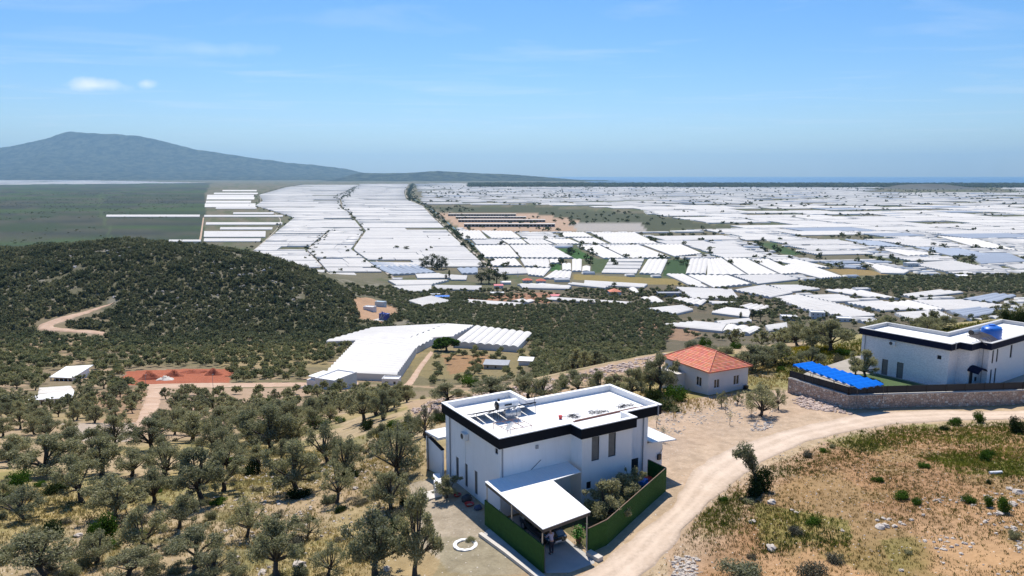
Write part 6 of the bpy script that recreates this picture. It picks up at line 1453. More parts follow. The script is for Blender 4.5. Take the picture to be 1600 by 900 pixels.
# ------------------------------------------------------------------ shrubs one can count
SHR = []
def shrub_px(px, py, w, h, kind): g = ground(px, py); d = project(g)[2]; SHR.append(dict(p=g, w=w * d / CAM_F, h=h * d / CAM_F, kind=kind))
for a in [(157, 846, 52, 48, "green"), (85, 838, 44, 36, "dark"), (26, 764, 50, 34, "green"), (395, 742, 34, 24, "dark"), (573, 672, 26, 22, "dark"), (548, 746, 32, 22, "dark"), (466, 776, 46, 20, "dark"), (352, 655, 30, 14, "green"), (378, 650, 26, 16, "green"), (440, 660, 50, 22, "green"), (357, 724, 30, 12, "green"),
          (615, 668, 26, 14, "green"), (640, 662, 20, 14, "green"), (1056, 626, 46, 28, "green"), (1020, 628, 34, 30, "dark"), (1036, 640, 60, 20, "dark"), (1102, 545, 26, 20, "green"), (1190, 768, 42, 46, "dark"), (1178, 774, 30, 26, "dark"),
          (1590, 676, 30, 30, "dark"), (1400, 603, 12, 10, "green"), (1415, 602, 10, 12, "olive"), (1530, 660, 22, 22, "green"), (1490, 664, 24, 14, "green"), (1475, 672, 16, 10, "dark"), (1160, 902, 84, 30, "olive"), (1268, 906, 56, 34, "grey"), (1432, 788, 20, 14, "green"), (1568, 800, 26, 30, "green"), (1545, 792, 18, 24, "green"), (1545, 756, 12, 10, "dark"), (1300, 700, 12, 8, "olive"),
          (1370, 752, 22, 10, "green"), (1540, 720, 20, 16, "green"), (1583, 842, 24, 18, "olive"), (415, 640, 40, 16, "green"), (500, 668, 40, 18, "green"), (532, 660, 24, 12, "green"), (600, 690, 24, 16, "olive"), (690, 660, 40, 20, "dark"), (715, 650, 30, 16, "olive"), (735, 604, 40, 22, "green"), (880, 628, 22, 14, "green"), (880, 606, 20, 26, "green"), (960, 622, 40, 18, "olive"),
          (960, 602, 28, 22, "grey"), (1000, 602, 30, 22, "olive"), (1080, 545, 28, 16, "olive"), (1135, 552, 30, 14, "olive"), (1150, 545, 24, 12, "green"), (1215, 548, 30, 14, "green"), (1230, 556, 26, 10, "green"), (1238, 600, 14, 18, "grey"), (1320, 555, 30, 14, "green"), (1380, 540, 30, 18, "dark"), (1430, 515, 24, 14, "dark"), (1310, 570, 22, 20, "grey"), (1420, 597, 10, 14, "grey"),
          (1574, 506, 22, 26, "dark"), (1590, 512, 28, 34, "dark"), (1605, 512, 28, 40, "dark"), (5, 880, 30, 20, "olive"), (110, 900, 40, 24, "olive"), (240, 900, 44, 22, "olive"), (370, 902, 40, 24, "olive"), (470, 900, 34, 24, "olive"), (710, 700, 20, 20, "grey"), (735, 845, 20, 8, "olive"), (55, 850, 30, 20, "dark"), (90, 770, 50, 26, "dark"), (330, 810, 24, 16, "olive")]: shrub_px(*a)
# scattered low shrubs in the open ground
for px0, px1, py0, py1, n, kd in ((340, 640, 700, 890, 40, ("olive", "grey", "dark")), (0, 340, 720, 895, 44, ("olive", "grey", "green")), (1110, 1590, 690, 880, 14, ("olive", "green", "grey")), (640, 1030, 620, 650, 16, ("olive", "green", "grey")), (1200, 1600, 520, 580, 18, ("green", "olive"))):
    for i in range(n):
        px, py = trs.uniform(px0, px1), trs.uniform(py0, py1); g = ground(px, py)
        if any(in_poly(np.array([g[0]]), np.array([g[1]]), e)[0] for e in EXCL): continue
        d = project(g)[2]; w = trs.uniform(.45, 1.0) if px0 != 1110 else trs.uniform(.35, .8); SHR.append(dict(p=g, w=w * 2, h=w * trs.uniform(.7, 1.1), kind=kd[trs.randint(len(kd))]))
label_by_marks(SHR, "shrub", lambda q: {"green": "bright green", "dark": "dark green", "grey": "dry grey", "olive": "dusty olive-green"}[q["kind"]] + (" small" if q["w"] < 1.4 else " rounded"))
for q in SHR:
    o = thing("shrub", q["label"], "shrub", q["p"] - (0, 0, .05), trs.rand() * 6.28, "shrubs on the dry slope"); o.scale = (q["w"] / 2.1, q["w"] / 2.1, q["h"] / 1.25)
    add_part("foliage", BUSH[q["kind"]][trs.randint(2)], o)
# leaning tree in the field: upper crown of its own
g = ground(1184, 768); d = project(g)[2]; o = thing("leaning_tree", "lone leaning tree with a dark bush at its foot in the field", "tree", g)
mb = MB(); top = np.array((-18 * d / CAM_F, .3, 58 * d / CAM_F)); mb.tube([(0, 0, -.3), top * .4 + (.15, 0, 0), top * .75, top], [.16, .12, .08, .03], 7)
for q in ((-1.0, .2, .0), (.3, -.3, .4), (-.2, .3, -.5)): mb.tube([top * .7, top * .85 + np.array(q) * .4, top + np.array(q)], [.06, .04, .02], 5)
add_part("trunk", mb_mesh(mb, M_BARK, "trunk"), o); rs = np.random.RandomState(77)
lb = [(*(top + (-.2, 0, .35)), .75), (*(top + (-.75, 0, .1)), .5), (*(top * .82 + (.1, 0, 0)), .6), (*(top * .66 + (.15, 0, .0)), .5), (*(top + (.3, .1, -.1)), .5)]
V, F = leaves(rs, lobe_points(rs, lb, 3800), .16, .07); add_part("crown", mesh_of(V, F, M_OLIVE, "crown"), o)
# bare tree left of the villa
g = ground(664, 684); d = project(g)[2]; o = thing("bare_tree", "dark nearly bare tree standing left of the villa", "tree", g); mb = MB(); rr = random.Random(5); hT = 54 * d / CAM_F
def limb(p, dirv, L, r, depth):
    e = p + dirv * L; mb.tube([p, (p + e) / 2 + np.array((rr.uniform(-.1, .1), rr.uniform(-.1, .1), 0)) * L, e], [r, r * .8, r * .55], 5)
    if depth:
        for k in range(3):
            n = dirv + np.array((rr.uniform(-.7, .7), rr.uniform(-.7, .7), rr.uniform(-.1, .5))); limb(e, n / np.linalg.norm(n), L * rr.uniform(.55, .75), r * .5, depth - 1)
limb(np.array((0, 0, -.2)), np.array((.03, 0, 1.0)), hT * .42, .16, 4); add_part("trunk", mb_mesh(mb, M_BARK, "trunk"), o)
# saplings on the bare plot by the cottage
sap = []
for px, py in ((1048, 640), (1052, 655), (1134, 645), (1174, 654), (1098, 612), (1140, 664), (1026, 668), (1036, 690)): sap.append(dict(p=ground(px, py)))
label_by_marks(sap, "sapling", lambda q: "thin bare")
for q in sap:
    o = thing("sapling", q["label"], "sapling", q["p"], trs.rand() * 6, "saplings on the bare plot"); mb = MB(); rr = random.Random(int(q["p"][0] * 100))
    mb.tube([(0, 0, -.1), (.05, 0, .6), (0, .05, 1.3)], [.03, .025, .012], 5)
    for k in range(4): a = rr.random() * 6; mb.tube([(0, 0, .5 + .15 * k), (.3 * math.cos(a), .3 * math.sin(a), .85 + .15 * k)], [.015, .008], 4)
    add_part("stem", mb_mesh(mb, M_BARK, "stem"), o); V, F = leaves(np.random.RandomState(3), np.random.RandomState(4).randn(160, 3) * (.25, .25, .25) + (0, 0, 1.2), .12, .05); add_part("foliage", mesh_of(V, F, M_OLIVE, "foliage"), o)

# ------------------------------------------------------------------ grass, weeds and loose stones on the open ground
def tufts(name, poly_px, n, mat, hr, label, seed, thr=None, scale=6, blades=5, extra=None):
    P = gpoly(poly_px); rs = np.random.RandomState(seed); lo, hi = P[:, :2].min(0), P[:, :2].max(0)
    x = rs.uniform(lo[0], hi[0], n * 3); y = rs.uniform(lo[1], hi[1], n * 3); k = in_poly(x, y, P)
    if thr is not None: k &= fnoise(x + seed * 31, y, scale, 4) + .12 * rs.randn(len(x)) > thr
    for e in EXCL: k &= ~in_poly(x, y, e)
    x, y = x[k][:n], y[k][:n]; j = rs.randn(2, len(x)) * 1.3 * rs.rand(len(x)); x, y = x + j[0], y + j[1]; k = np.ones(len(x), bool)
    for e in EXCL: k &= ~in_poly(x, y, e)
    x, y = x[k], y[k]; z = H(x, y); m = len(x)
    B = np.repeat(np.c_[x, y, z - .03], blades, 0); q = len(B); a = rs.rand(q) * 6.283; h = rs.uniform(*hr, m).repeat(blades) * rs.uniform(.6, 1.1, q); off = rs.randn(q, 2) * .07
    B[:, :2] += off; lean = rs.uniform(.15, .7, q) * h; w = .018 + .05 * h
    d = np.c_[np.cos(a), np.sin(a), np.zeros(q)]; s = np.c_[-np.sin(a), np.cos(a), np.zeros(q)]
    T = B + d * lean[:, None] + np.c_[np.zeros((q, 2)), h]; M = B + d * lean[:, None] * .35 + np.c_[np.zeros((q, 2)), h * .6]
    V = np.stack((B - s * w[:, None] * .5, B + s * w[:, None] * .5, M + s * w[:, None] * .5, T, M - s * w[:, None] * .5), 1).reshape(-1, 3)
    F5 = np.arange(5 * q).reshape(q, 5); o = np_mesh(name, V, F5, mat); return tag(o, label, None, None, "stuff")
M_DRY = leaf_mat("dry_grass", (.27, .20, .09), (.36, .28, .14), (.44, .36, .20), .3, .25); M_WEED = leaf_mat("weeds", (.10, .125, .03), (.17, .19, .055), (.24, .24, .09), .3, .25); M_WEED2 = leaf_mat("fresh_grass", (.10, .13, .022), (.18, .21, .045), (.27, .28, .08), .3, .25)
M_DRYF = leaf_mat("brown_grass", (.29, .17, .07), (.38, .24, .11), (.46, .33, .17), .3, .25); M_WEEDF = leaf_mat("field_weeds", (.12, .12, .04), (.19, .175, .06), (.26, .23, .10), .3, .25)
FIELD = [(1030, 872), (1100, 808), (1200, 725), (1300, 692), (1400, 668), (1700, 656), (1900, 760), (1700, 930), (960, 930)]
tufts("dry_grass", FIELD, 11000, M_DRYF, (.06, .2), "dry straw-coloured grass in the field", 21, .50, 5)
tufts("weeds", FIELD, 9000, M_WEEDF, (.08, .24), "low green weeds in the field", 22, .50, 7)
tufts("brown_weeds", FIELD, 10000, leaf_mat("brown_weeds", (.13, .095, .04), (.20, .145, .065), (.30, .22, .11), .3, .25), (.08, .22), "low brownish weeds in the field", 23, .49, 4)
for i, pl_ in enumerate(([(1340, 672), (1500, 661), (1622, 660), (1640, 700), (1520, 694), (1390, 694), (1300, 700)], [(1440, 715), (1520, 700), (1640, 700), (1650, 745), (1500, 748)], [(1170, 790), (1320, 820), (1330, 855), (1180, 870)], [(1200, 735), (1340, 690), (1420, 690), (1330, 715), (1210, 750)], [(1090, 806), (1160, 765), (1150, 830), (1080, 860)])):
    tufts("grass", pl_, (2400, 2200, 2200, 1800, 1200)[i], M_WEED2 if i < 2 else M_WEED, (.12, .36), ("fresh green grass along the road edge", "fresh green grass clump right of the field", "low green weeds in the middle of the field", "green verge by the bend of the road", "weedy verge beside the lone tree")[i], 30 + i, .47, 4)
M_DRYS = leaf_mat("pale_dry_grass", (.32, .25, .13), (.42, .34, .19), (.5, .42, .26), .3, .25)
SLOPE = [(-60, 760), (330, 760), (360, 690), (640, 690), (680, 720), (660, 760), (560, 930), (-60, 930)]
tufts("slope_grass", SLOPE, 15000, M_DRYS, (.12, .36), "dry yellow grass under the olive trees", 24, .47, 6)
tufts("slope_weeds", SLOPE, 9000, M_WEED, (.10, .3), "green weeds under the olive trees", 25, .55, 7)
tufts("bank_grass", [(640, 660), (800, 628), (1000, 596), (1240, 560), (1590, 500), (1640, 520), (1330, 560), (1230, 600), (1200, 610), (1050, 650), (960, 625), (700, 680)], 11000, M_DRY, (.2, .5), "tall dry grass along the back of the hillside", 26, .45, 7)
tufts("bank_weeds", [(1190, 560), (1290, 540), (1590, 500), (1640, 530), (1340, 560), (1230, 600)], 6000, M_WEED2, (.2, .5), "green growth behind the pergola", 27, .42, 6)
M_BROOM = leaf_mat("broom_flower", (.30, .26, .03), (.42, .34, .03), (.5, .42, .06), .2)
tufts("broom", [(590, 672), (640, 662), (640, 676), (600, 682)], 900, M_BROOM, (.3, .7), "yellow flowering broom on the slope", 28)
tufts("broom", [(1200, 548), (1290, 540), (1330, 548), (1270, 562), (1210, 560)], 800, M_BROOM, (.3, .6), "yellow flowering broom behind the cottage", 29, .5, 5)
def rocks_mesh(pts, rad, mat, name, label, seed=0):
    rr = random.Random(seed); mb = MB()
    for p, r in zip(pts, rad): mb.ball((p[0], p[1], p[2] + r * .12), (r, r * rr.uniform(.6, .95), r * rr.uniform(.4, .75)), 7, 5, .3, rr)
    return tag(mb.build(name, mat), label, None, None, "stuff")
M_STONE = simple("field_stone", (.52, .455, .385), .95, .22, 3, bump=.3)
def spread(poly, n, seed, thr=None):
    P = gpoly(poly); rs = np.random.RandomState(seed); lo, hi = P[:, :2].min(0), P[:, :2].max(0); x = rs.uniform(lo[0], hi[0], n * 3); y = rs.uniform(lo[1], hi[1], n * 3); k = in_poly(x, y, P)
    if thr: k &= fnoise(x, y + seed, 5, 3) > thr
    x, y = x[k][:n], y[k][:n]; return np.c_[x, y, H(x, y)], rs
for i, (pl_, n, r0, r1, thr, lab) in enumerate(((FIELD, 900, .025, .075, .45, "small pale stones strewn over the field"), ([(1430, 780), (1600, 770), (1640, 900), (1480, 900)], 260, .05, .17, .46, "pale stones thick in the lower right of the field"), ([(340, 700), (640, 700), (640, 800), (560, 900), (330, 900)], 700, .05, .2, .45, "pale stones strewn over the olive slope"),
                                           ([(640, 640), (700, 622), (800, 606), (900, 584), (1040, 553), (1042, 566), (900, 600), (790, 626), (660, 656)], 700, .12, .5, None, "pinkish rubble on the bulldozed embankment"), ([(1235, 628), (1262, 615), (1300, 628), (1330, 648), (1262, 640)], 260, .08, .34, None, "heap of pale pink rubble beside the stone wall"),
                                           ([(1015, 668), (1040, 640), (1210, 616), (1230, 640), (1180, 668), (1080, 700), (1050, 740)], 500, .04, .16, .5, "stones and clods on the bare plot"), ([(1052, 872), (1092, 868), (1090, 905), (1050, 905)], 120, .06, .2, None, "patch of white stones by the road edge"), ([(1170, 665), (1206, 658), (1210, 672), (1176, 674)], 60, .08, .22, None, "pale stones along the edge of the bare plot"), ([(1000, 905), (1040, 862), (1092, 803), (1152, 747), (1200, 718), (1268, 688), (1345, 671), (1400, 661), (1420, 664), (1340, 680), (1200, 732), (1110, 810), (1030, 905)], 420, .02, .10, None, "loose stones along the road edge"))):
    P, rs = spread(pl_, n, 60 + i, thr); rocks_mesh(P, rs.uniform(r0, r1, len(P)) ** 1.0, M_ROCKP if i in (3, 4) else M_STONE, "rubble", lab, i)
rk_ = []
for px, py, w in ((1176, 816, 12), (1205, 858, 20), (1371, 814, 8), (1380, 811, 9), (1389, 812, 9), (1384, 823, 14), (1398, 823, 10), (1412, 820, 8), (1407, 818, 10), (1424, 813, 8), (1375, 825, 16), (1562, 804, 13), (1583, 789, 16), (1590, 770, 18), (1578, 765, 12), (1408, 892, 9), (1244, 802, 9), (1206, 786, 16), (1238, 798, 8), (1540, 816, 10), (1584, 826, 10), (468, 770, 18), (468, 884, 22), (410, 896, 16), (556, 764, 10), (530, 772, 9), (123, 838, 14), (604, 890, 14), (1520, 850, 8), (1502, 866, 8), (1445, 846, 8), (1316, 830, 7)):
    g = ground(px, py); rk_.append(dict(p=g, r=w * project(g)[2] / CAM_F / 2))
label_by_marks(rk_, "rock", lambda q: "large pale" if q["r"] > .38 else "small pale", MARKS + [("the road bend", ground(1200, 700)), ("the right edge of the field", ground(1580, 800)), ("the middle of the field", ground(1390, 815)), ("the foot of the field", ground(1250, 880))])
for i, q in enumerate(rk_):
    mb = MB(); mb.ball((0, 0, .1 * q["r"]), (q["r"], q["r"] * .8, q["r"] * .6), 9, 6, .22, random.Random(i)); o = mb.build("rock", M_STONE); o.location = q["p"]; o.rotation_euler = (0, 0, i * 1.7); tag(o, q["label"], "rock", "rocks on the open ground")
g = ground(1556, 741); o = MB().tube([(-.55, 0, .12), (.55, .1, .14)], .13, 10).build("pipe_section", M_CAP); o.location = g; tag(o, "short white pipe section lying in the grass", "pipe")
gh_finish()
# ------------------------------------------------------------------ trees of the plain
def tall_variant(k, n, L, W, cyp=False):
    rs = np.random.RandomState(700 + k); mb = MB(); mb.tube([(0, 0, -.1), (.01, 0, .4), (0, 0, .92)], [.03, .02, .006], 6)
    if cyp: lb = [(rs.uniform(-.01, .01), rs.uniform(-.01, .01), z, .10 * math.sin(math.pi * min(1, (1.04 - z) * 1.25)) + .02) for z in np.linspace(.12, .96, 14)]
    else: lb = [(rs.uniform(-.16, .16), rs.uniform(-.16, .16), rs.uniform(.3, .92), rs.uniform(.08, .17)) for _ in range(18)]
    for l in lb[::3] if not cyp else []: mb.tube([(0, 0, max(.15, l[2] - .2)), l[:3]], [.012, .004], 4)
    V, F = leaves(rs, lobe_points(rs, lb, n), L, W); return mb_mesh(mb, M_BARK, "trunk"), mesh_of(V, F, M_DARKL if cyp else M_FAR, "crown")
TALL = [tall_variant(k, 900, .06, .035) for k in range(3)]; CYP = tall_variant(9, 900, .045, .022, True)
ptr = []
for px, pb, pt, w, kind in ((660, 420, 403, 12, 0), (667, 421, 399, 10, 0), (675, 421, 396, 12, 0), (683, 421, 398, 11, 0), (690, 421, 400, 11, 0), (697, 420, 402, 10, 0), (702, 437, 421, 5, 1), (697, 438, 428, 5, 1), (752, 443, 424, 18, 0), (764, 443, 420, 20, 0), (776, 443, 422, 18, 0), (790, 441, 424, 14, 0), (753, 420, 409, 12, 0), (959, 452, 440, 10, 0),
                          (1134, 455, 447, 10, 0), (1157, 502, 486, 6, 1), (1176, 500, 482, 12, 0), (1188, 502, 481, 10, 0), (1506, 412, 402, 12, 0), (1518, 413, 402, 12, 0), (1399, 413, 405, 12, 0), (1415, 414, 406, 10, 0), (1437, 414, 404, 10, 0), (1458, 385, 378, 8, 0), (620, 389, 383, 8, 0), (636, 391, 384, 10, 0), (1100, 403, 396, 9, 0), (1002, 462, 450, 6, 1), (780, 470, 455, 10, 0)):
    g = pz_(px, pb); d = project(g)[2]; ptr.append(dict(p=g, h=(pb - pt) * d / CAM_F, w=w * d / CAM_F, kind=kind))
label_by_marks(ptr, "tree", lambda q: "tall dark cypress" if q["kind"] else "big dark broadleaf" if q["w"] > q["h"] * .8 else "tall slender", PMARKS)
for q in ptr:
    o = thing("cypress_tree" if q["kind"] else "tall_tree", q["label"], "tree", q["p"] - (0, 0, .3), rs.rand() * 6, "tall trees on the plain"); o.scale = (q["w"] / (.24 if q["kind"] else .5), q["w"] / (.24 if q["kind"] else .5), q["h"]); tr_, cr_ = CYP if q["kind"] else TALL[rs.randint(3)]; add_part("trunk", tr_, o); add_part("crown", cr_, o)
g = ground(697, 549); d = project(g)[2]; o = thing("broadleaf_tree", "bright green broadleaf tree between the ribbed greenhouses", "tree", g); mb, (V, F) = olive_variant(77, 4200, .5, .3, 1.3); s = 46 * d / CAM_F / 5.2
o.scale = (s, s, 26 * d / CAM_F / 5); add_part("trunk", mb_mesh(mb, M_BARK, "trunk"), o); add_part("crown", mesh_of(V, F, M_GREEN, "crown"), o)
for px, pb, w, h in ((1404, 497, 0, 0),): pass
def tuft_t(k, n, L): rs = np.random.RandomState(40 + k); V, F = leaves(rs, lobe_points(rs, [(0, 0, .5, .42), (.25, .1, .35, .3), (-.2, .15, .4, .3), (.05, -.2, .65, .28)], n), L, L * .7); return V, F
TT_ = [tuft_t(k, 46, .30) for k in range(5)]
pts = []; rs = np.random.RandomState(17)
def along_line(line, n, spread, hr):
    P = np.array([at_z(*p, PLAIN)[:2] for p in line]); s = np.r_[0, np.cumsum(np.linalg.norm(np.diff(P, axis=0), axis=1))]; q = rs.uniform(0, s[-1], n)
    for x, y in np.c_[np.interp(q, s, P[:, 0]), np.interp(q, s, P[:, 1])] + rs.randn(n, 2) * spread: pts.append((x, y, *(lambda h: (h, h * rs.uniform(.8, 1.5)))(rs.uniform(*hr))))
along_line([(p[0] + 6, p[1]) for p in R4], 520, 7, (4, 11)); along_line([(p[0] - 4, p[1]) for p in R1], 150, 9, (3, 8)); along_line(R3, 190, 8, (3, 9)); along_line(R2, 60, 8, (3, 7)); along_line([(648, 315), (640, 300), (645, 288)], 160, 22, (6, 14)); along_line([(536, 312), (556, 292)], 120, 16, (5, 12))
site = [np.array(s)[:, :2] for s in GH_SITES]; cents = np.array([np.mean(s, 0) for s in site])
# hedges and single trees between the greenhouses, thicker towards the coast
n = 5600; yy = np.exp(rs.uniform(math.log(1000), math.log(9500), n)); xx = yy * rs.uniform(-.12, .78, n); k = fnoise(xx, yy * 1.0, 300, 4) > .50 - .05 * np.clip(yy / 6000, 0, 1); xx, yy = xx[k], yy[k]
gq = np.c_[[g_["p"][0] for g_ in GH], [g_["p"][1] for g_ in GH]]; qd = [np.array(g_["q"])[:, :2] for g_ in GH]
for x, y in zip(xx, yy):
    if y < 4200:
        if rs.rand() < .5 and y < 2600: continue
        hit = False
        for j in np.where(np.abs(gq - (x, y)).max(1) < 190)[0]:
            if in_poly(np.array([x]), np.array([y]), qd[j])[0]: hit = True; break
        if hit: continue
    h = rs.uniform(4, 11) * (1 if y < 3000 else 1.25); pts.append((x, y, h, h * rs.uniform(.9, 1.8)))
pts = np.array(pts); scatter("field_trees", np.c_[pts[:, :2], np.full(len(pts), PLAIN)], pts[:, 2], pts[:, 3], TT_, M_FAR, "hedges and small trees scattered over the greenhouse plain", seed=6)
# belt of forest along the coast, and bushes in the marsh
n = 9000; yy = np.exp(rs.uniform(math.log(8200), math.log(12300), n)); xx = yy * rs.uniform(-.06, .80, n); yy = yy - xx * .08; h = rs.uniform(12, 22, n); FB = [tuft_t(20 + k, 16, .55) for k in range(4)]
scatter("coastal_forest", np.c_[xx, yy, np.full(n, PLAIN)], h, h * rs.uniform(2.0, 4.5, n), FB, M_FAR, "dark belt of pine forest along the coast", seed=7)
mp = np.array([at_z(*p, PLAIN)[:2] for p in ((-200, 300), (300, 300), (310, 340), (160, 345), (160, 384), (-200, 392))]); lo, hi = mp.min(0), mp.max(0); x, y = rs.uniform(lo[0], hi[0], 9000), rs.uniform(lo[1], hi[1], 9000); k = in_poly(x, y, mp) & (fnoise(x * .4, y, 160, 4) > .52); x, y = x[k], y[k]; h = rs.uniform(1.2, 3.2, len(x))
g2 = [pz_(*p) for p in ((70, 385), (62, 386), (78, 386), (55, 387), (85, 387), (72, 383))]
x = np.r_[x, [p[0] + q for p in g2 for q in (-12, 0, 14)]]; y = np.r_[y, [p[1] for p in g2 for q in range(3)]]; h = np.r_[h, rs.uniform(5, 9, 18)]
scatter("marsh_reeds", np.c_[x, y, np.full(len(x), PLAIN)], h, h * 2.6, TT_, M_FAR, "reeds and low thickets in the marsh", seed=8)

# ================================================================== CAR, PERSON AND SMALL THINGS ROUND THE VILLA
M_PAINT = NT("dark_car_paint"); M_PAINT.principled((.008, .009, .013), .18, spec=.6, Coat_Weight=.6); M_PAINT = M_PAINT.m
M_RUBBER = simple("rubber", (.015, .015, .015), .8, .1); M_LAMP = NT("headlamp_glass"); M_LAMP.principled((.75, .78, .82), .12); M_LAMP = M_LAMP.m
car = thing("parked_car", "dark car parked nose out under the carport", "car", V1(1.75, -3.3, -.02 + .06), VR)      # nose towards -y
def loft(sections, close=True):
    n = len(sections[0]); v = [p for s in sections for p in s]; f = [(i * n + k, i * n + (k + 1) % n, (i + 1) * n + (k + 1) % n, (i + 1) * n + k) for i in range(len(sections) - 1) for k in range(n)]
    return v, f + [tuple(range(n - 1, -1, -1)), tuple((len(sections) - 1) * n + k for k in range(n))]
def ring_sec(y, w, zb, zs, zt, wt): return [(-w * .92, y, zb), (w * .92, y, zb), (w, y, zb + .18), (w, y, zs), (wt, y, zt), (0, y, zt + .03), (-wt, y, zt), (-w, y, zs), (-w, y, zb + .18)]
v, f = loft([ring_sec(-2.05, .62, .32, .5, .62, .55), ring_sec(-1.98, .80, .26, .56, .70, .66), ring_sec(-1.5, .87, .22, .66, .84, .74), ring_sec(-.85, .88, .22, .76, .95, .78), ring_sec(.0, .88, .22, .80, .97, .80), ring_sec(1.2, .88, .22, .82, 1.0, .80), ring_sec(1.85, .84, .26, .82, .98, .76), ring_sec(2.05, .74, .36, .72, .88, .66)])
MB().add(v, f).build("body", M_PAINT, car, False)
v, f = loft([[(-.70, -.80, .95), (.70, -.80, .95), (.70, -.78, .96), (-.70, -.78, .96)], [(-.72, -.1, .97), (.72, -.1, .97), (.58, -.12, 1.42), (-.58, -.12, 1.42)], [(-.74, 1.2, .99), (.74, 1.2, .99), (.58, 1.15, 1.45), (-.58, 1.15, 1.45)], [(-.68, 1.95, .98), (.68, 1.95, .98), (.56, 1.55, 1.36), (-.56, 1.55, 1.36)]])
MB().add(v, f).build("window_glass", M_GLASS, car)
MB().add(*loft([[(-.57, -.14, 1.425), (.57, -.14, 1.425), (.55, -.12, 1.46), (-.55, -.12, 1.46)], [(-.57, 1.2, 1.455), (.57, 1.2, 1.455), (.54, 1.2, 1.49), (-.54, 1.2, 1.49)], [(-.55, 1.58, 1.37), (.55, 1.58, 1.37), (.52, 1.58, 1.4), (-.52, 1.58, 1.4)]])).build("roof", M_PAINT, car)
for s in (-1, 1):
    MB().ball((s * .60, -1.97, .60), (.19, .09, .085), 12, 8).build("headlight", M_LAMP, car, True); MB().ball((s * .95, -.45, .98), (.10, .07, .07), 8, 6).build("mirror", M_PAINT, car, True)
    for y in (-1.3, 1.3):
        w = MB().tube([(s * .70, y, .31), (s * .89, y, .31)], .31, 20).build("wheel", M_RUBBER, car, True); MB().tube([(s * .885, y, .31), (s * .90, y, .31)], .19, 14).build("rim", M_METAL, w)
MB().box(-.34, .34, -2.075, -2.05, .46, .60).build("grille", M_BLACK, car); MB().box(-.26, .26, -2.10, -2.078, .34, .44).build("number_plate", M_WFRAME, car); MB().box(-.62, .62, -2.085, -2.0, .24, .31).build("bumper", M_METAL, car)

# person leaning towards the car
def skin_mesh(name, joints, bones, mat, parent, sub=2):
    me = bpy.data.meshes.new(name); me.from_pydata([j[0] for j in joints], bones, []); o = bpy.data.objects.new(name, me); COL.objects.link(o)
    m = o.modifiers.new("skin", 'SKIN'); m.use_smooth_shade = True
    for i, j in enumerate(joints): me.skin_vertices[0].data[i].radius = (j[1], j[2] if len(j) > 2 else j[1])
    me.skin_vertices[0].data[0].use_root = True; m2 = o.modifiers.new("sub", 'SUBSURF'); m2.levels = sub; m2.render_levels = sub
    me.materials.append(mat); dg = bpy.context.evaluated_depsgraph_get(); me2 = bpy.data.meshes.new_from_object(o.evaluated_get(dg)); bpy.data.objects.remove(o); me2.materials.clear(); me2.materials.append(mat)
    for p in me2.polygons: p.use_smooth = True
    me2.name = name; return add_part(name, me2, parent)
M_SKIN = simple("skin", (.46, .27, .19), .6, .05); M_SHIRT = simple("lilac_shirt", (.50, .46, .58), .85, .08, 6); M_TROU = simple("dark_trousers", (.025, .028, .045), .85, .1, 6); M_HAIR = simple("dark_hair", (.02, .016, .014), .7, .2); M_SHOE = simple("black_shoe", (.012, .012, .012), .5, .1)
per = thing("person", "person in lilac shirt and dark trousers leaning over the car bonnet", "person", V1(.72, -6.05, .06), VR)
Jb = [((0, 0, .96), .13, .10), ((0, .05, 1.12), .125, .095), ((.02, .12, 1.30), .15, .10), ((.03, .18, 1.42), .13, .085), ((.04, .24, 1.51), .055), ((.05, .29, 1.60), .075, .085), ((.05, .31, 1.70), .085, .095), ((.05, .30, 1.76), .06),
      ((-.16, .17, 1.41), .06), ((-.26, .30, 1.20), .045), ((-.18, .50, 1.08), .036), ((-.14, .58, 1.06), .03), ((.23, .18, 1.41), .06), ((.33, .34, 1.22), .045), ((.30, .56, 1.10), .036), ((.29, .64, 1.08), .03),
      ((-.10, .0, .88), .10), ((-.11, .04, .50), .066), ((-.11, -.02, .09), .042), ((-.11, .12, .04), .035), ((.11, .0, .88), .10), ((.13, .10, .50), .066), ((.14, .05, .09), .042), ((.14, .19, .04), .035)]
Bb = [(0, 1), (1, 2), (2, 3), (3, 4), (4, 5), (5, 6), (6, 7), (3, 8), (8, 9), (9, 10), (10, 11), (3, 12), (12, 13), (13, 14), (14, 15), (0, 16), (16, 17), (17, 18), (18, 19), (0, 20), (20, 21), (21, 22), (22, 23)]
body = skin_mesh("body", Jb, Bb, M_SKIN, per)
g_ = lambda j, k=1.16: (j[0], *(r * k + .008 for r in j[1:]))
skin_mesh("shirt", [g_(Jb[i], 1.12) for i in (0, 1, 2, 3, 8, 9, 12, 13)] + [((.035, .20, 1.46), .06), ((-.235, .36, 1.15), .05), ((.32, .42, 1.17), .05)], [(0, 1), (1, 2), (2, 3), (3, 4), (4, 5), (3, 6), (6, 7), (3, 8), (5, 9), (7, 10)], M_SHIRT, per)
skin_mesh("trousers", [((0, 0, .97), .15, .125)] + [g_(Jb[i], 1.15) for i in (16, 17, 18, 20, 21, 22)], [(0, 1), (1, 2), (2, 3), (0, 4), (4, 5), (5, 6)], M_TROU, per)
MB().ball((.05, .285, 1.725), (.088, .10, .085), 12, 8).build("hair", M_HAIR, per, True)
for s in (-1, 1):
    MB().ball((.05 + s * .035, .392, 1.69), (.013, .008, .010), 8, 5).build("eye", M_HAIR, per, True); MB().ball((s * .125 if s > 0 else -.11, .06 + (.06 if s > 0 else 0), .04), (.05, .13, .045), 10, 6).build("shoe", M_SHOE, per, True)
MB().ball((.05, .405, 1.66), (.014, .02, .022), 8, 5).build("nose", M_SKIN, per, True)
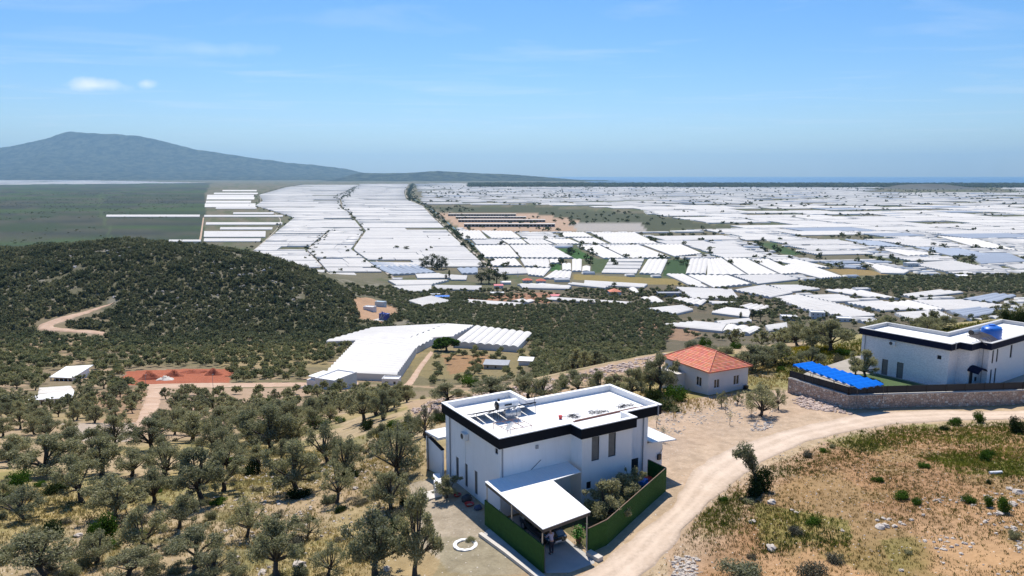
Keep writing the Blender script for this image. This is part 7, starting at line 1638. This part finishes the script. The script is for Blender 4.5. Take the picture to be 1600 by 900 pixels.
# five-fingered hands resting on the bonnet edge
for s, w in ((-1, np.array((-.14, .58, 1.06))), (1, np.array((.29, .64, 1.08)))):
    J = [(tuple(w), .028, .016), (tuple(w + (0, .05, -.01)), .04, .014)]; Bn = [(0, 1)]
    for q, (dx, L) in enumerate(((-.033, .055), (-.011, .068), (.011, .064), (.032, .05))):
        J += [(tuple(w + (dx, .085, -.012)), .0095), (tuple(w + (dx * 1.15, .085 + L * .6, -.018)), .0085), (tuple(w + (dx * 1.2, .085 + L, -.045)), .007)]; k = 2 + 3 * q; Bn += [(1, k), (k, k + 1), (k + 1, k + 2)]
    J += [(tuple(w + (-s * .05, .05, -.015)), .011), (tuple(w + (-s * .065, .085, -.025)), .009)]; Bn += [(0, 14), (14, 15)]
    skin_mesh("hand", J, Bn, M_SKIN, per, 1)

def at_ground(o, px, py, label, cat, up=0.0, rz=0.0, group=None):
    o.location = ground(px, py) + (0, 0, up); o.rotation_euler = (0, 0, rz); return tag(o, label, cat, group)
M_TARP = simple("dark_tarp", (.03, .035, .045), .6, .3, 3); M_GREENP = simple("pot_plant_leaf", (.06, .22, .02), .7, .3, 8)
def sack(r, mat, seed): return MB().ball((0, 0, r * .55), (r, r * .8, r * .62), 10, 7, .16, random.Random(seed)).build("sack", mat, None, True)
def loc_at(o, x, y, z, label, cat, group=None): o.location = V1(x, y, z); o.rotation_euler = (0, 0, VR); return tag(o, label, cat, group)
loc_at(sack(.5, M_TARP, 1), -.55, 4.4, -.02, "dark grey sack slumped against the villa wall", "sack"); loc_at(sack(.36, simple("blue_grey_sack", (.05, .07, .13), .6, .2), 2), -.45, 2.6, -.02, "small blue-grey sack by the corner of the fence", "sack")
loc_at(MB().lathe((0, 0, 0), [(.26, 0), (.38, .22), (.40, .23), (.36, .22), (.24, .03)], 16).build("basin", M_RED, None, True), -.75, 3.55, .0, "red plastic basin lying below the villa windows", "basin")
loc_at(MB().lathe((0, 0, 0), [(.22, 0), (.32, .2), (.34, .21), (.30, .2), (.2, .03)], 16).build("basin", M_RED, None, True), -.8, 5.6, .0, "second red basin farther along the villa wall", "basin")
loc_at(MB().lathe((0, 0, 0), [(.42, 0), (.55, .5), (.62, .95), (.58, 1.0), (.1, 1.15)], 18).build("tub", M_RED, None, True), 13.4, -1.2, .0, "large red plastic tub in the fenced garden", "tub")
b_ = MB(); rr = random.Random(2)
for k in range(5): b_.cbox((rr.uniform(-.3, .3), rr.uniform(-.3, .3), .25 + .28 * k), (.9, .35, .3), rr.uniform(-1, 1))
loc_at(b_.build("blue_bundle", M_BLUE), 12.2, -2.3, .0, "stacked blue plastic bundle behind the green fence", "bundle")
pl = thing("potted_plant", "bright green potted plant at the carport edge", "plant", V1(3.35, -5.6, .0), VR); MB().lathe((0, 0, 0), [(.16, 0), (.22, .32), (.2, .33)], 12).build("pot", M_RUST, pl); V, F = leaves(np.random.RandomState(1), np.random.RandomState(2).randn(300, 3) * (.2, .2, .25) + (0, 0, .75), .2, .09); add_part("foliage", mesh_of(V, F, M_GREENP, "foliage"), pl)
o = MB().box(-1.5, 1.5, -.3, .3, -.4, .75).build("low_wall", M_RENDER); at_ground(o, 684, 764, "low white wall among the trees left of the villa", "wall", 0, VR + 1.2)
o = MB().prism([(-1.4, -.8), (1.5, -.7), (1.2, .8), (-1.2, .6)], -.1, .12).build("concrete_slab", M_CONC_L); at_ground(o, 672, 775, "pale concrete slab beside the low white wall", "slab", 0, .5)
# stretched poles by the soil heaps and masts in the village
poles = [(193.5, 604, 586), (228, 602, 585), (333, 606, 584)]
for (px, pb, pt), lab in zip(poles, ("thin lamp pole left of the red soil heaps", "thin lamp pole in front of the left soil heap", "thin lamp pole right of the pink rubble heap")):
    g = ground(px, pb); h = (pb - pt) * project(g)[2] / CAM_F; o = thing("lamp_pole", lab, "pole", g, 0, "lamp poles along the gravel lane"); MB().tube([(0, 0, -.3), (0, 0, h)], .07, 6).build("mast", M_PIPE, o); MB().box(-.1, .5, -.08, .08, h - .1, h).build("lamp_head", M_PIPE, o)
for px, pb, pt, lab in ((790, 439, 423, "white lattice mast behind the white village shed"), (809, 433, 424, "slim white mast between the village greenhouses")):
    g = pz_(px, pb); h = (pb - pt) * project(g)[2] / CAM_F; mb = MB(); r = .5
    for k in range(3): a = k * 2.094; mb.tube([(r * math.cos(a), r * math.sin(a), -.5), (r * .4 * math.cos(a), r * .4 * math.sin(a), h)], .12, 4)
    n = 8
    for j in range(n):
        for k in range(3):
            a, b = k * 2.094, (k + 1) * 2.094; q0, q1 = r * (1 - .6 * j / n), r * (1 - .6 * (j + 1) / n); mb.tube([(q0 * math.cos(a), q0 * math.sin(a), h * j / n), (q1 * math.cos(b), q1 * math.sin(b), h * (j + 1) / n)], .06, 3)
    o = mb.build("mast", M_CAP); o.location = g; tag(o, lab, "mast")
bpy.context.view_layer.update()
